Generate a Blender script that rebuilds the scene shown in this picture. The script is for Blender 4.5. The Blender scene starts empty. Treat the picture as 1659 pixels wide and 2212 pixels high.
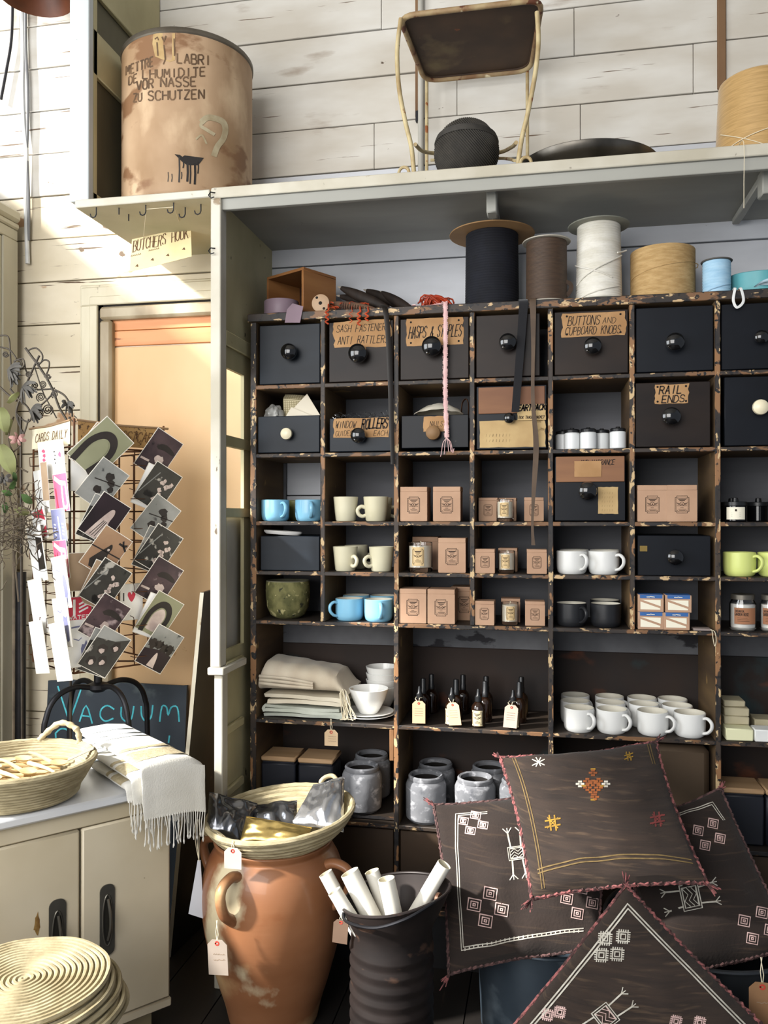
import bpy, bmesh, math, random
from mathutils import Vector, Matrix, noise as mnoise
random.seed(7)
PI = math.pi
R = math.radians
S = bpy.context.scene
COL = S.collection
# ---------------------------------------------------------------- camera, world, light, exposure
W, H, F = 1659.0, 2212.0, 1790.0
TH = math.atan(0.196)                      # the camera looks this far to the left of the wall's normal
PITCH = math.atan(9.0 / F)
EYE = Vector((0, 0, 1.5))
cam = bpy.data.cameras.new('camera')
cam.sensor_fit = 'VERTICAL'
cam.sensor_height = 36.0
cam.lens = 36.0 * F / H
cam.clip_start = 0.05
camo = bpy.data.objects.new('camera', cam)
COL.objects.link(camo)
camo.rotation_mode = 'XYZ'
camo.location = EYE
camo.rotation_euler = (PI / 2 + PITCH, 0, TH)
S.camera = camo
CM = camo.rotation_euler.to_matrix()

wd = bpy.data.worlds.new('daylight')
S.world = wd
wd.use_nodes = True
wd.node_tree.nodes['Background'].inputs[0].default_value = (0.80, 0.88, 1.0, 1)
wd.node_tree.nodes['Background'].inputs[1].default_value = 0.4


def lamp(name, kind, loc, target, energy, color, size=1.0, size_y=None, angle=None):
    l = bpy.data.lights.new(name, kind)
    l.energy = energy
    l.color = color
    if kind == 'AREA':
        l.shape = 'RECTANGLE'
        l.size = size
        l.size_y = size_y or size
    if angle is not None:
        l.angle = angle
    o = bpy.data.objects.new(name, l)
    COL.objects.link(o)
    o.location = loc
    d = Vector(target) - Vector(loc)
    o.rotation_euler = d.to_track_quat('-Z', 'Y').to_euler()
    return o


lamp('shop_front_daylight', 'AREA', (-1.5, -1.7, 2.45), (0.1, 2.8, 1.45), 190, (1.0, 0.98, 0.95), 2.8, 2.6)
lamp('side_window_daylight', 'AREA', (-2.70, 0.95, 2.15), (-0.9, 2.6, 1.75), 58, (0.93, 0.97, 1.0), 1.3, 1.7)
lamp('sun', 'SUN', (-4.15, 1.52, 4.41), (-1.75, 3.02, 2.55), 11, (1.0, 0.96, 0.90), angle=R(3))
S.view_settings.view_transform = 'Standard'
S.view_settings.look = 'None'
S.view_settings.exposure = 0.0
S.view_settings.gamma = 1.0
S.view_settings.use_curve_mapping = False
S.cycles.max_bounces = 6
S.cycles.use_denoising = True


# ---------------------------------------------------------------- measuring helpers
def ray(px, py):
    return CM @ Vector((px - W / 2, H / 2 - py, -F))


def P(px, py, Y):
    d = ray(px, py)
    return EYE + d * (Y / d.y)


def PZ(px, py, Z):
    d = ray(px, py)
    return EYE + d * ((Z - EYE.z) / d.z)


def XA(px, Y, py=1100):
    return P(px, py, Y).x


def PLN(px, py, o, n):
    d = ray(px, py)
    return EYE + d * ((Vector(o) - EYE).dot(n) / d.dot(n))


def SC(px, Y):
    """metres for one pixel at column px on the plane Y"""
    d = ray(px, 1100)
    return (Y / d.y)


# ---------------------------------------------------------------- materials
def hexc(h, a=1.0):
    h = h.lstrip('#')
    out = []
    for i in (0, 2, 4):
        c = int(h[i:i + 2], 16) / 255.0
        out.append(c / 12.92 if c <= 0.04045 else ((c + 0.055) / 1.055) ** 2.4)
    return (out[0], out[1], out[2], a)


MATS = {}


def mat(name, c, c2=None, sc=6.0, st=(1, 1, 1), lo=0.35, hi=0.65, rough=0.6, metal=0.0, bump=0.0, bsc=None, bst=None,
        chips=(), trans=0.0, coat=0.0, spec=0.5, detail=4.0, wave=None, sheen=0.0, alpha=1.0, ior=1.45, wood=None):
    """two colours mixed by noise, then patches of other colours, then a bump"""
    if name in MATS:
        return MATS[name]
    m = bpy.data.materials.new(name)
    MATS[name] = m
    m.use_nodes = True
    nt = m.node_tree
    N, L = nt.nodes, nt.links
    bs = N['Principled BSDF']
    tc = N.new('ShaderNodeTexCoord')
    oi = N.new('ShaderNodeObjectInfo')
    vm = N.new('ShaderNodeVectorMath')
    vm.operation = 'SCALE'
    vm.inputs[0].default_value = (13.1, 7.7, 9.3)
    L.new(oi.outputs['Random'], vm.inputs['Scale'])
    va = N.new('ShaderNodeVectorMath')
    va.operation = 'ADD'
    L.new(tc.outputs['Object'], va.inputs[0])
    L.new(vm.outputs[0], va.inputs[1])

    def nz(scale, stv, det=detail, dist=0.0):
        mp = N.new('ShaderNodeMapping')
        mp.inputs['Scale'].default_value = stv
        L.new(va.outputs[0], mp.inputs[0])
        n = N.new('ShaderNodeTexNoise')
        n.inputs['Scale'].default_value = scale
        n.inputs['Detail'].default_value = det
        n.inputs['Distortion'].default_value = dist
        L.new(mp.outputs[0], n.inputs['Vector'])
        return n.outputs['Fac']

    def ramp(fac, a, b):
        r = N.new('ShaderNodeMapRange')
        r.inputs[1].default_value = a
        r.inputs[2].default_value = b
        L.new(fac, r.inputs[0])
        return r.outputs[0]

    def mix(fac, a, b):
        x = N.new('ShaderNodeMix')
        x.data_type = 'RGBA'
        L.new(fac, x.inputs[0])
        for v, i in ((a, 6), (b, 7)):
            if isinstance(v, tuple):
                x.inputs[i].default_value = v
            else:
                L.new(v, x.inputs[i])
        return x.outputs[2]
    c = hexc(c)
    cur = c
    if c2:
        cur = mix(ramp(nz(sc, st), lo, hi), c, hexc(c2))
    if wave:
        # wave = (colour, axis, scale, amount)
        mp = N.new('ShaderNodeMapping')
        L.new(va.outputs[0], mp.inputs[0])
        w = N.new('ShaderNodeTexWave')
        w.bands_direction = wave[1]
        w.inputs['Scale'].default_value = wave[2]
        w.inputs['Distortion'].default_value = wave[4] if len(wave) > 4 else 1.0
        L.new(mp.outputs[0], w.inputs[0])
        mm = N.new('ShaderNodeMath')
        mm.operation = 'MULTIPLY'
        mm.inputs[1].default_value = wave[3]
        L.new(w.outputs['Fac'], mm.inputs[0])
        cur = mix(mm.outputs[0], cur, hexc(wave[0]))
    for ch in chips:
        # (colour, threshold, scale, stretch)
        s_ = ch[3] if len(ch) > 3 else (1, 1, 1)
        cur = mix(ramp(nz(ch[2], s_, 6.0), ch[1], ch[1] + (ch[4] if len(ch) > 4 else 0.03)), cur, hexc(ch[0]))
    if isinstance(cur, tuple):
        bs.inputs['Base Color'].default_value = cur
    else:
        L.new(cur, bs.inputs['Base Color'])
    bs.inputs['Roughness'].default_value = rough
    bs.inputs['Metallic'].default_value = metal
    bs.inputs['Transmission Weight'].default_value = trans
    bs.inputs['IOR'].default_value = ior
    bs.inputs['Coat Weight'].default_value = coat
    bs.inputs['Specular IOR Level'].default_value = spec
    bs.inputs['Alpha'].default_value = alpha
    if sheen:
        bs.inputs['Sheen Weight'].default_value = sheen
    if bump:
        b = N.new('ShaderNodeBump')
        b.inputs['Strength'].default_value = bump
        b.inputs['Distance'].default_value = 0.004
        L.new(nz(bsc or sc * 4, bst or st, 5.0), b.inputs['Height'])
        L.new(b.outputs[0], bs.inputs['Normal'])
    return m


# ---------------------------------------------------------------- mesh building
class B:
    def __init__(s):
        s.v, s.f, s.m = [], [], []

    def add(s, vs, fs, mi=0):
        k = len(s.v)
        s.v.extend(Vector(v) for v in vs)
        for i, f in enumerate(fs):
            s.f.append(tuple(k + j for j in f))
            s.m.append(mi[i] if isinstance(mi, (list, tuple)) else mi)
        return s

    def box(s, c, size, mi=0, rz=0.0, bev=0.0, M=None, fm=None):
        """chamfered box; fm maps a main face ('-y' ...) to a material index"""
        h = [x / 2 for x in size]
        b = min(bev, min(h) * 0.49) if bev else 0
        X = Matrix.Translation(Vector(c)) @ (M.to_4x4() if M is not None else Matrix.Rotation(rz, 4, 'Z'))
        cs = [(i, j, k) for i in (-1, 1) for j in (-1, 1) for k in (-1, 1)]
        fm = fm or {}
        ax = 'xyz'
        if not b:
            vs = [X @ Vector((a * h[0], q * h[1], w * h[2])) for a, q, w in cs]
            id_ = {cc: n for n, cc in enumerate(cs)}
            fs, ms = [], []
            for a in range(3):
                o = [(a + 1) % 3, (a + 2) % 3]
                for sg in (-1, 1):
                    q = []
                    for u, w in ((-1, -1), (1, -1), (1, 1), (-1, 1)):
                        t = [0, 0, 0]
                        t[a], t[o[0]], t[o[1]] = sg, u, w
                        q.append(id_[tuple(t)])
                    fs.append(q if sg > 0 else q[::-1])
                    ms.append(fm.get(('-' if sg < 0 else '+') + ax[a], mi))
            return s.add(vs, fs, ms)
        vs, id_ = [], {}
        for cc in cs:
            for a in range(3):
                id_[(cc, a)] = len(vs)
                vs.append(X @ Vector([cc[i] * (h[i] - (0 if i == a else b)) for i in range(3)]))
        fs, ms = [], []
        for a in range(3):
            o = [(a + 1) % 3, (a + 2) % 3]
            for sg in (-1, 1):
                q = []
                for u, w in ((-1, -1), (1, -1), (1, 1), (-1, 1)):
                    t = [0, 0, 0]
                    t[a], t[o[0]], t[o[1]] = sg, u, w
                    q.append(id_[(tuple(t), a)])
                fs.append(q if sg > 0 else q[::-1])
                ms.append(fm.get(('-' if sg < 0 else '+') + ax[a], mi))
            for u in (-1, 1):
                for w in (-1, 1):
                    c1, c2 = [0] * 3, [0] * 3
                    c1[a], c2[a] = -1, 1
                    c1[o[0]] = c2[o[0]] = u
                    c1[o[1]] = c2[o[1]] = w
                    c1, c2 = tuple(c1), tuple(c2)
                    q = [id_[(c1, o[0])], id_[(c2, o[0])], id_[(c2, o[1])], id_[(c1, o[1])]]
                    fs.append(q if u * w < 0 else q[::-1])
                    ms.append(fm.get('edge', fm.get(('-' if u < 0 else '+') + ax[o[0]], mi)))
        for cc in cs:
            q = [id_[(cc, 0)], id_[(cc, 1)], id_[(cc, 2)]]
            fs.append(q if cc[0] * cc[1] * cc[2] > 0 else q[::-1])
            ms.append(fm.get('edge', mi))
        return s.add(vs, fs, ms)

    def bx(s, x0, x1, y0, y1, z0, z1, mi=0, bev=0.0, fm=None):
        return s.box(((x0 + x1) / 2, (y0 + y1) / 2, (z0 + z1) / 2), (abs(x1 - x0), abs(y1 - y0), abs(z1 - z0)), mi, 0, bev, None, fm)

    def lathe(s, prof, c=(0, 0, 0), seg=32, mi=0, M=None, sx=1.0, fn=None, mis=None):
        """profile of (radius, height); r = 0 closes the end"""
        X = Matrix.Translation(Vector(c)) @ (M.to_4x4() if M is not None else Matrix.Identity(4))
        vs, rings = [], []
        for r, z in prof:
            if r <= 1e-6:
                rings.append([len(vs)])
                vs.append(X @ Vector((0, 0, z)))
            else:
                ring = []
                for i in range(seg):
                    a = 2 * PI * i / seg
                    p = Vector((r * math.cos(a) * sx, r * math.sin(a), z))
                    if fn:
                        p = fn(p, a)
                    ring.append(len(vs))
                    vs.append(X @ p)
                rings.append(ring)
        fs, ms = [], []
        for q in range(len(rings) - 1):
            a, b = rings[q], rings[q + 1]
            mm = mis[q] if mis else mi
            for i in range(seg):
                j = (i + 1) % seg
                if len(a) == 1 and len(b) == 1:
                    continue
                if len(a) == 1:
                    fs.append((a[0], b[j], b[i]))
                elif len(b) == 1:
                    fs.append((a[i], a[j], b[0]))
                else:
                    fs.append((a[i], a[j], b[j], b[i]))
                ms.append(mm)
        return s.add(vs, fs, ms)

    def tube(s, pts, r=0.005, seg=8, mi=0, closed=False, flat=1.0, up=None):
        pts = [Vector(p) for p in pts]
        n = len(pts)
        if n < 2:
            return s
        rr = r if isinstance(r, (list, tuple)) else [r] * n
        T = []
        for i in range(n):
            a = pts[(i - 1) % n] if (closed or i) else pts[0]
            b = pts[(i + 1) % n] if (closed or i < n - 1) else pts[-1]
            d = (b - a)
            T.append(d.normalized() if d.length > 1e-9 else Vector((0, 0, 1)))
        u = Vector(up) if up else (Vector((0, 0, 1)) if abs(T[0].z) < 0.9 else Vector((1, 0, 0)))
        u = (u - T[0] * u.dot(T[0])).normalized()
        vs = []
        for i in range(n):
            u = (u - T[i] * u.dot(T[i]))
            u = u.normalized() if u.length > 1e-6 else T[i].orthogonal().normalized()
            w = T[i].cross(u)
            for k in range(seg):
                a = 2 * PI * k / seg
                vs.append(pts[i] + u * (math.cos(a) * rr[i]) + w * (math.sin(a) * rr[i] * flat))
        fs = []
        for i in range(n if closed else n - 1):
            j = (i + 1) % n
            for k in range(seg):
                l = (k + 1) % seg
                fs.append((i * seg + k, i * seg + l, j * seg + l, j * seg + k))
        if not closed:
            fs.append(tuple(range(seg))[::-1])
            fs.append(tuple((n - 1) * seg + k for k in range(seg)))
        return s.add(vs, fs, mi)

    def grid(s, fn, nu, nv, mi=0, cu=False, cv=False):
        vs = []
        a, b = (nu if cu else nu + 1), (nv if cv else nv + 1)
        for i in range(a):
            for j in range(b):
                vs.append(fn(i / nu, j / nv))
        fs = []
        for i in range(nu):
            for j in range(nv):
                i2, j2 = (i + 1) % a, (j + 1) % b
                fs.append((i * b + j, i2 * b + j, i2 * b + j2, i * b + j2))
        return s.add(vs, fs, mi)

    def slab(s, poly, fn, t, mi=0):
        """a 2-D outline mapped by fn(x, y, depth) and given thickness t"""
        n = len(poly)
        vs = [fn(x, y, 0) for x, y in poly] + [fn(x, y, t) for x, y in poly]
        fs = [tuple(range(n)), tuple(range(n, 2 * n))[::-1]]
        for i in range(n):
            j = (i + 1) % n
            fs.append((i, n + i, n + j, j))
        return s.add(vs, fs, mi)

    def poly(s, poly, fn, mi=0):
        return s.add([fn(x, y) for x, y in poly], [tuple(range(len(poly)))], mi)

    def stroke(s, line, w, fn, mi=0, step=None):
        """a flat pen stroke of width w along a 2-D polyline, mapped by fn(x, y)"""
        pts = [Vector((p[0], p[1])) for p in line]
        if step:
            q = [pts[0]]
            for a, b in zip(pts, pts[1:]):
                k = max(1, int((b - a).length / step))
                for i in range(1, k + 1):
                    q.append(a.lerp(b, i / k))
            pts = q
        n = len(pts)
        vs = []
        for i in range(n):
            d = pts[min(i + 1, n - 1)] - pts[max(i - 1, 0)]
            d = d.normalized() if d.length > 1e-9 else Vector((1, 0))
            nn = Vector((-d.y, d.x)) * (w / 2)
            p = pts[i]
            if i == 0:
                p = p - d * w * 0.3
            if i == n - 1:
                p = p + d * w * 0.3
            vs.append(fn(p.x + nn.x, p.y + nn.y))
            vs.append(fn(p.x - nn.x, p.y - nn.y))
        return s.add(vs, [(2 * i, 2 * i + 1, 2 * i + 3, 2 * i + 2) for i in range(n - 1)], mi)

    def text(s, txt, x, y, h, fn, w=None, mi=0, slant=0.0, jit=0.0, gap=1.3, asp=0.62, trim=0.0, step=None, fit=None):
        w = w or h * 0.13
        sx, sy = h * asp / 4.0, h / 6.0
        if fit:
            sx = fit / (len(txt) * (4 + gap) - gap)
        cx = x
        rnd = random.Random(hash(txt) % 1000 if False else sum(map(ord, txt)))
        for ch in txt:
            jy = rnd.uniform(-jit, jit) * h
            for ln in FONT.get(ch.upper(), ()):
                pts = [(cx + (p[0] * sx) + slant * p[1] * sy + rnd.uniform(-jit, jit) * h * 0.4,
                        y + jy + p[1] * sy + rnd.uniform(-jit, jit) * h * 0.4) for p in ln]
                if trim:
                    a, b = Vector(pts[0]), Vector(pts[1])
                    pts[0] = tuple(a + (b - a).normalized() * trim * h)
                    a, b = Vector(pts[-1]), Vector(pts[-2])
                    pts[-1] = tuple(a + (b - a).normalized() * trim * h)
                s.stroke(pts, w, fn, mi, step)
            cx += sx * (4 + gap)
        return s

    def obj(s, name, mats, parent=None, org=None, flat=False, ang=38):
        """link everything collected as ONE mesh object; org is taken off the world coordinates"""
        me = bpy.data.meshes.new(name)
        if org is None and parent is not None:
            org = parent.get('_org')
        o3 = Vector(org) if org is not None else Vector((0, 0, 0))
        me.from_pydata([tuple(v - o3) for v in s.v], [], s.f)
        if not isinstance(mats, (list, tuple)):
            mats = [mats]
        for m in mats:
            me.materials.append(m)
        me.polygons.foreach_set('material_index', s.m)
        bm = bmesh.new()
        bm.from_mesh(me)
        bmesh.ops.recalc_face_normals(bm, faces=bm.faces)
        bm.to_mesh(me)
        bm.free()
        if not flat:
            me.polygons.foreach_set('use_smooth', [True] * len(me.polygons))
            me.set_sharp_from_angle(angle=R(ang))
        me.update()
        o = bpy.data.objects.new(name, me)
        COL.objects.link(o)
        if parent is not None:
            o.parent = parent
            if parent.get('_org') is not None:
                o['_org'] = tuple(o3)
        elif org is not None:
            o.location = o3
        return o


FONT = {
 'A': [[(0, 0), (2, 6)], [(2, 6), (4, 0)], [(0.8, 2.2), (3.2, 2.2)]],
 'B': [[(0, 0), (0, 6)], [(0, 6), (2.6, 6), (3.5, 5.3), (3.5, 3.9), (2.6, 3.2), (0.2, 3.2)], [(2.6, 3.2), (3.9, 2.4), (3.9, 0.8), (2.8, 0), (0, 0)]],
 'C': [[(4, 4.8), (3, 6), (1.2, 6), (0, 4.6), (0, 1.4), (1.2, 0), (3, 0), (4, 1.1)]],
 'D': [[(0, 0), (0, 6)], [(0, 6), (2.2, 6), (4, 4.2), (4, 1.8), (2.2, 0), (0, 0)]],
 'E': [[(0, 0), (0, 6)], [(0, 6), (3.8, 6)], [(0, 3.1), (3, 3.1)], [(0, 0), (3.8, 0)]],
 'F': [[(0, 0), (0, 6)], [(0, 6), (3.8, 6)], [(0, 3.1), (3, 3.1)]],
 'G': [[(4, 4.8), (3, 6), (1.2, 6), (0, 4.6), (0, 1.4), (1.2, 0), (3, 0), (4, 1.1), (4, 2.8), (2.4, 2.8)]],
 'H': [[(0, 0), (0, 6)], [(4, 0), (4, 6)], [(0, 3), (4, 3)]],
 'I': [[(2, 0), (2, 6)]],
 'K': [[(0, 0), (0, 6)], [(3.8, 6), (0.1, 2.8)], [(1.2, 3.6), (4, 0)]],
 'L': [[(0, 6), (0, 0)], [(0, 0), (3.6, 0)]],
 'M': [[(0, 0), (0.3, 6)], [(0.3, 6), (2, 2)], [(2, 2), (3.7, 6)], [(3.7, 6), (4, 0)]],
 'N': [[(0, 0), (0, 6)], [(0, 6), (4, 0)], [(4, 0), (4, 6)]],
 'O': [[(1.2, 0), (0, 1.4), (0, 4.6), (1.2, 6), (2.8, 6), (4, 4.6), (4, 1.4), (2.8, 0), (1.2, 0)]],
 'P': [[(0, 0), (0, 6)], [(0, 6), (2.8, 6), (3.8, 5.2), (3.8, 3.7), (2.8, 2.9), (0, 2.9)]],
 'R': [[(0, 0), (0, 6)], [(0, 6), (2.8, 6), (3.8, 5.2), (3.8, 3.9), (2.8, 3.1), (0, 3.1)], [(1.8, 3.1), (4, 0)]],
 'S': [[(3.8, 5), (2.8, 6), (1.1, 6), (0.1, 4.9), (0.3, 3.8), (3.5, 2.4), (3.9, 1.2), (2.9, 0), (1, 0), (0, 1)]],
 'T': [[(0, 6), (4, 6)], [(2, 6), (2, 0)]],
 'U': [[(0, 6), (0, 1.4), (1.2, 0), (2.8, 0), (4, 1.4), (4, 6)]],
 'V': [[(0, 6), (2, 0)], [(2, 0), (4, 6)]],
 'W': [[(0, 6), (1, 0)], [(1, 0), (2, 4)], [(2, 4), (3, 0)], [(3, 0), (4, 6)]],
 'X': [[(0, 0), (4, 6)], [(0, 6), (4, 0)]],
 'Y': [[(0, 6), (2, 3)], [(4, 6), (2, 3)], [(2, 3), (2, 0)]],
 'Z': [[(0, 6), (4, 6)], [(4, 6), (0, 0)], [(0, 0), (4, 0)]],
 '&': [[(4, 0), (1, 4.6), (1.4, 5.8), (2.4, 5.8), (2.6, 4.8), (0.3, 2), (0.4, 0.6), (1.4, 0), (2.6, 0.3), (3.8, 2)]],
 '+': [[(0.4, 2.4), (3.2, 2.4)], [(1.8, 1), (1.8, 3.8)]],
 '.': [[(1.6, 0), (2, 0.3)]],
 '-': [[(0.6, 2.8), (3, 2.8)]],
 'Ä': [[(0, 0), (2, 5.4)], [(2, 5.4), (4, 0)], [(0.8, 2.2), (3.2, 2.2)], [(0.9, 6.6), (1.1, 7.1)], [(2.9, 6.6), (3.1, 7.1)]],
 'Ü': [[(0, 5.6), (0, 1.4), (1.2, 0), (2.8, 0), (4, 1.4), (4, 5.6)], [(0.9, 6.6), (1.1, 7.1)], [(2.9, 6.6), (3.1, 7.1)]],
}


def tag(o, label=None, cat=None, group=None, kind=None):
    if label:
        o['label'] = label
    if cat:
        o['category'] = cat
    if group:
        o['group'] = group
    if kind:
        o['kind'] = kind
    return o


def thing(name, label, cat, loc=(0, 0, 0), rz=0.0, group=None, world=False):
    """an Empty at the thing's base; world=True lets its parts be given in world coordinates"""
    o = bpy.data.objects.new(name, None)
    o.empty_display_size = 0.05
    COL.objects.link(o)
    o.location = loc
    o.rotation_euler = (0, 0, rz)
    if world:
        o['_org'] = tuple(loc)
    return tag(o, label, cat, group)


def dup(root, loc, rz=0.0, label=None, group=None):
    kids = {}
    for c in ALLKIDS(root):
        kids[c] = [d for d in ALLKIDS(c)]
    r = root.copy()
    COL.objects.link(r)
    r.location = loc
    r.rotation_euler = (root.rotation_euler[0], root.rotation_euler[1], rz)
    if label:
        r['label'] = label
    if group:
        r['group'] = group
    for c, gs in kids.items():
        k = c.copy()
        COL.objects.link(k)
        k.parent = r
        for g in gs:
            q = g.copy()
            COL.objects.link(q)
            q.parent = k
    return r


def ALLKIDS(o):
    return [x for x in COL.objects if x.parent is o]


def struct(name, b, mats, **kw):
    return tag(b.obj(name, mats, **kw), kind='structure')


def ident(x, y, d=0):
    return Vector((x, y, d))


def arc(c, r, a0, a1, n, fn):
    return [fn(c[0] + r * math.cos(a0 + (a1 - a0) * i / n), c[1] + r * math.sin(a0 + (a1 - a0) * i / n)) for i in range(n + 1)]


def smooth(pts, n=6, closed=False):
    """Catmull-Rom through the points"""
    pts = [Vector(p) for p in pts]
    out = []
    m = len(pts)
    for i in range(m if closed else m - 1):
        if closed:
            p0, p1, p2, p3 = pts[i - 1], pts[i], pts[(i + 1) % m], pts[(i + 2) % m]
        else:
            p0, p1, p2, p3 = pts[max(i - 1, 0)], pts[i], pts[i + 1], pts[min(i + 2, m - 1)]
        for k in range(n):
            t = k / n
            out.append(0.5 * ((2 * p1) + (p2 - p0) * t + (2 * p0 - 5 * p1 + 4 * p2 - p3) * t * t + (3 * p1 - p0 - 3 * p2 + p3) * t ** 3))
    if not closed:
        out.append(pts[-1])
    return out


def smooth2(pts, n=6, closed=False):
    return [(p.x, p.y) for p in smooth([(a, b, 0) for a, b in pts], n, closed)]


def rrect(w, h, r, n=4):
    out = []
    for cx, cy, a in ((w / 2 - r, h / 2 - r, 0), (-w / 2 + r, h / 2 - r, 90), (-w / 2 + r, -h / 2 + r, 180), (w / 2 - r, -h / 2 + r, 270)):
        for i in range(n + 1):
            t = R(a + 90 * i / n)
            out.append((cx + r * math.cos(t), cy + r * math.sin(t)))
    return out
# ================================================================ materials used widely
YF, YW, YP = 2.70, 3.02, 2.48              # front of the pigeonholes, wall, front of the built-in shelf
M_white = mat('whitewashed_board', '#d3d0c9', '#bdb6aa', sc=2.2, st=(1, 1, 3), rough=0.75, bump=0.15, bsc=18,
              chips=(('#a3978a', 0.64, 4, (0.7, 1, 3), 0.1), ('#6b5a4a', 0.685, 5, (0.5, 1, 16), 0.02), ('#5a4a3c', 0.735, 16, (1, 1, 1.6))))
M_cool = mat('bluish_white_board', '#c9cbd0', '#b4b6bb', sc=2.0, st=(1, 1, 3), rough=0.75, bump=0.12, bsc=18,
             chips=(('#77746f', 0.735, 14, (1, 1, 1.5)),))
M_cream = mat('cream_flaking_board', '#ddd3be', '#cbbfa6', sc=2.6, st=(1, 1, 2), rough=0.75, bump=0.18, bsc=16,
              chips=(('#b08d6c', 0.645, 5, (1, 1, 1.7)), ('#5f4d3c', 0.665, 6, (0.5, 1, 14), 0.02), ('#6d5b49', 0.69, 14, (1, 1, 1.4))))
M_gap = mat('dark_gap', '#1c1712', rough=0.9)
M_trimc = mat('aged_cream_paint', '#cfc8b2', '#b3a78b', sc=5, st=(1, 1, 0.3), rough=0.55, bump=0.12, bsc=20,
              chips=(('#6f6352', 0.69, 14, (1, 1, 0.4)),))
M_shelfw = mat('worn_white_edge', '#c5c0b2', '#aea795', sc=5, rough=0.6, bump=0.15, bsc=25,
               chips=(('#5d5042', 0.665, 17, (1, 1, 0.6)), ('#8d7b63', 0.64, 9)))
M_olive = mat('olive_grey_paint', '#c4ba92', '#a39a74', sc=3, st=(1, 1, 0.7), rough=0.6, bump=0.1, bsc=18,
              chips=(('#4b4335', 0.70, 9),))
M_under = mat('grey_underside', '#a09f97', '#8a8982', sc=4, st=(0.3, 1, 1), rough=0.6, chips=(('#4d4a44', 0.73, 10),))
M_ply = mat('honey_plywood', '#dcba8e', '#cda475', sc=1.6, st=(1, 1, 0.5), rough=0.55, bump=0.03, bsc=30, bst=(4, 1, 0.3),
            chips=(('#a87440', 0.72, 8),))
M_orange = mat('orange_board', '#d08f5c', '#b97442', sc=4, st=(0.5, 1, 5), rough=0.5, chips=(('#7a4422', 0.73, 6, (1, 1, 3)),))
M_black = mat('black_paint', '#16171b', '#221f1f', sc=5, rough=0.48, bump=0.12, bsc=25, chips=(('#4a3a2a', 0.72, 16),))
M_edge = mat('chipped_black_edge', '#1f1d1e', '#3d3127', sc=16, st=(0.4, 1, 1), rough=0.55, bump=0.25, bsc=40,
             chips=(('#77563a', 0.535, 34, (0.3, 1, 1)), ('#c0a37a', 0.60, 62, (0.4, 1, 1)), ('#151416', 0.575, 60)))
M_edgev = mat('chipped_black_upright', '#1f1d1e', '#3d3127', sc=16, st=(1, 1, 0.4), rough=0.55, bump=0.25, bsc=40,
              chips=(('#8a6442', 0.525, 32, (1, 1, 0.3)), ('#c3a87e', 0.59, 58, (1, 1, 0.4)), ('#151416', 0.57, 56)))
M_inner = mat('raw_brown_inside', '#6b5435', '#453423', sc=4, st=(1, 0.4, 2), rough=0.8, bump=0.1, bsc=20,
              chips=(('#85693f', 0.66, 7),))
M_shelft = mat('dark_shelf_top', '#332a22', '#201c1a', sc=5, st=(0.4, 1, 1), rough=0.55)
M_back = mat('wall_shade_grey', '#67686d', '#525357', sc=3, st=(0.6, 1, 3), rough=0.8)  # dark grey puts the shade on the wall behind into the boards
M_backlow = mat('stained_back_panel', '#2a1c14', '#1b1513', sc=4, rough=0.7,
                chips=(('#24393c', 0.62, 3.2, (1, 1, 1), 0.08), ('#5b3018', 0.64, 4.5, (1, 1, 1.6), 0.08)))
M_floor = mat('dark_floorboard', '#26221f', '#171514', sc=4, st=(1, 0.2, 1), rough=0.5, bump=0.15, bsc=20, chips=(('#3f372f', 0.68, 7, (2, 0.4, 1)),))
M_iron = mat('dark_iron', '#2c2c30', '#1c1c1f', sc=9, rough=0.45, metal=0.6)
M_rustwire = mat('rusty_wire', '#3f2a1b', '#5f3a20', sc=14, rough=0.6, metal=0.5)
M_string = mat('natural_string', '#d8cdb2', rough=0.9)
M_ink = mat('brown_ink', '#2a2019', rough=0.8)
M_tag = mat('manila_tag', '#c9b08f', '#bda281', sc=9, rough=0.85)
M_tagred = mat('red_eyelet', '#b0392c', rough=0.7)
M_hole = mat('hole_dark', '#15110e', rough=0.9)

# ================================================================ the room
b = B()
for i in range(-2, 30):                     # floorboards run towards the wall
    x0 = -2.9 + i * 0.19
    b.bx(x0, x0 + 0.186, -1.4, YW + 0.02, -0.03, 0.0, 0)
b.bx(-3.3, 2.8, -1.4, YW, -0.05, -0.031, 1)
fl = struct('floor', b, [M_floor, M_gap])

b = B()
rnd = random.Random(3)
zz = 3.313 - 0.1735 * 20
k = 0
XL = -2.75
xs = XA(462, YW)
while zz < 4.4:
    z0, z1 = max(zz, 0), min(zz + 0.1735, 4.4)
    if z1 > 0.02:
        cuts = [XL, xs if z0 <= 2.62 else -0.3 + rnd.uniform(-0.5, 0.1), 0.35 + rnd.uniform(-0.3, 0.8), 2.7]
        for q in range(3):
            j = rnd.uniform(0, 0.004)
            if z0 > 2.62:
                mi = 0
            else:
                mi = 2 if q == 0 else 1
            b.bx(cuts[q] + 0.0008, cuts[q + 1] - 0.0008, YW - j * 0.6, YW + 0.03, z0 + 0.0018 + j * 0.3, z1 - 0.0018, mi, bev=0.002)
    zz += 0.1735
b.bx(XL, 2.7, YW + 0.031, YW + 0.06, 0, 4.4, 3)
struct('wall_back', b, [M_white, M_cool, M_cream, M_gap])

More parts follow.
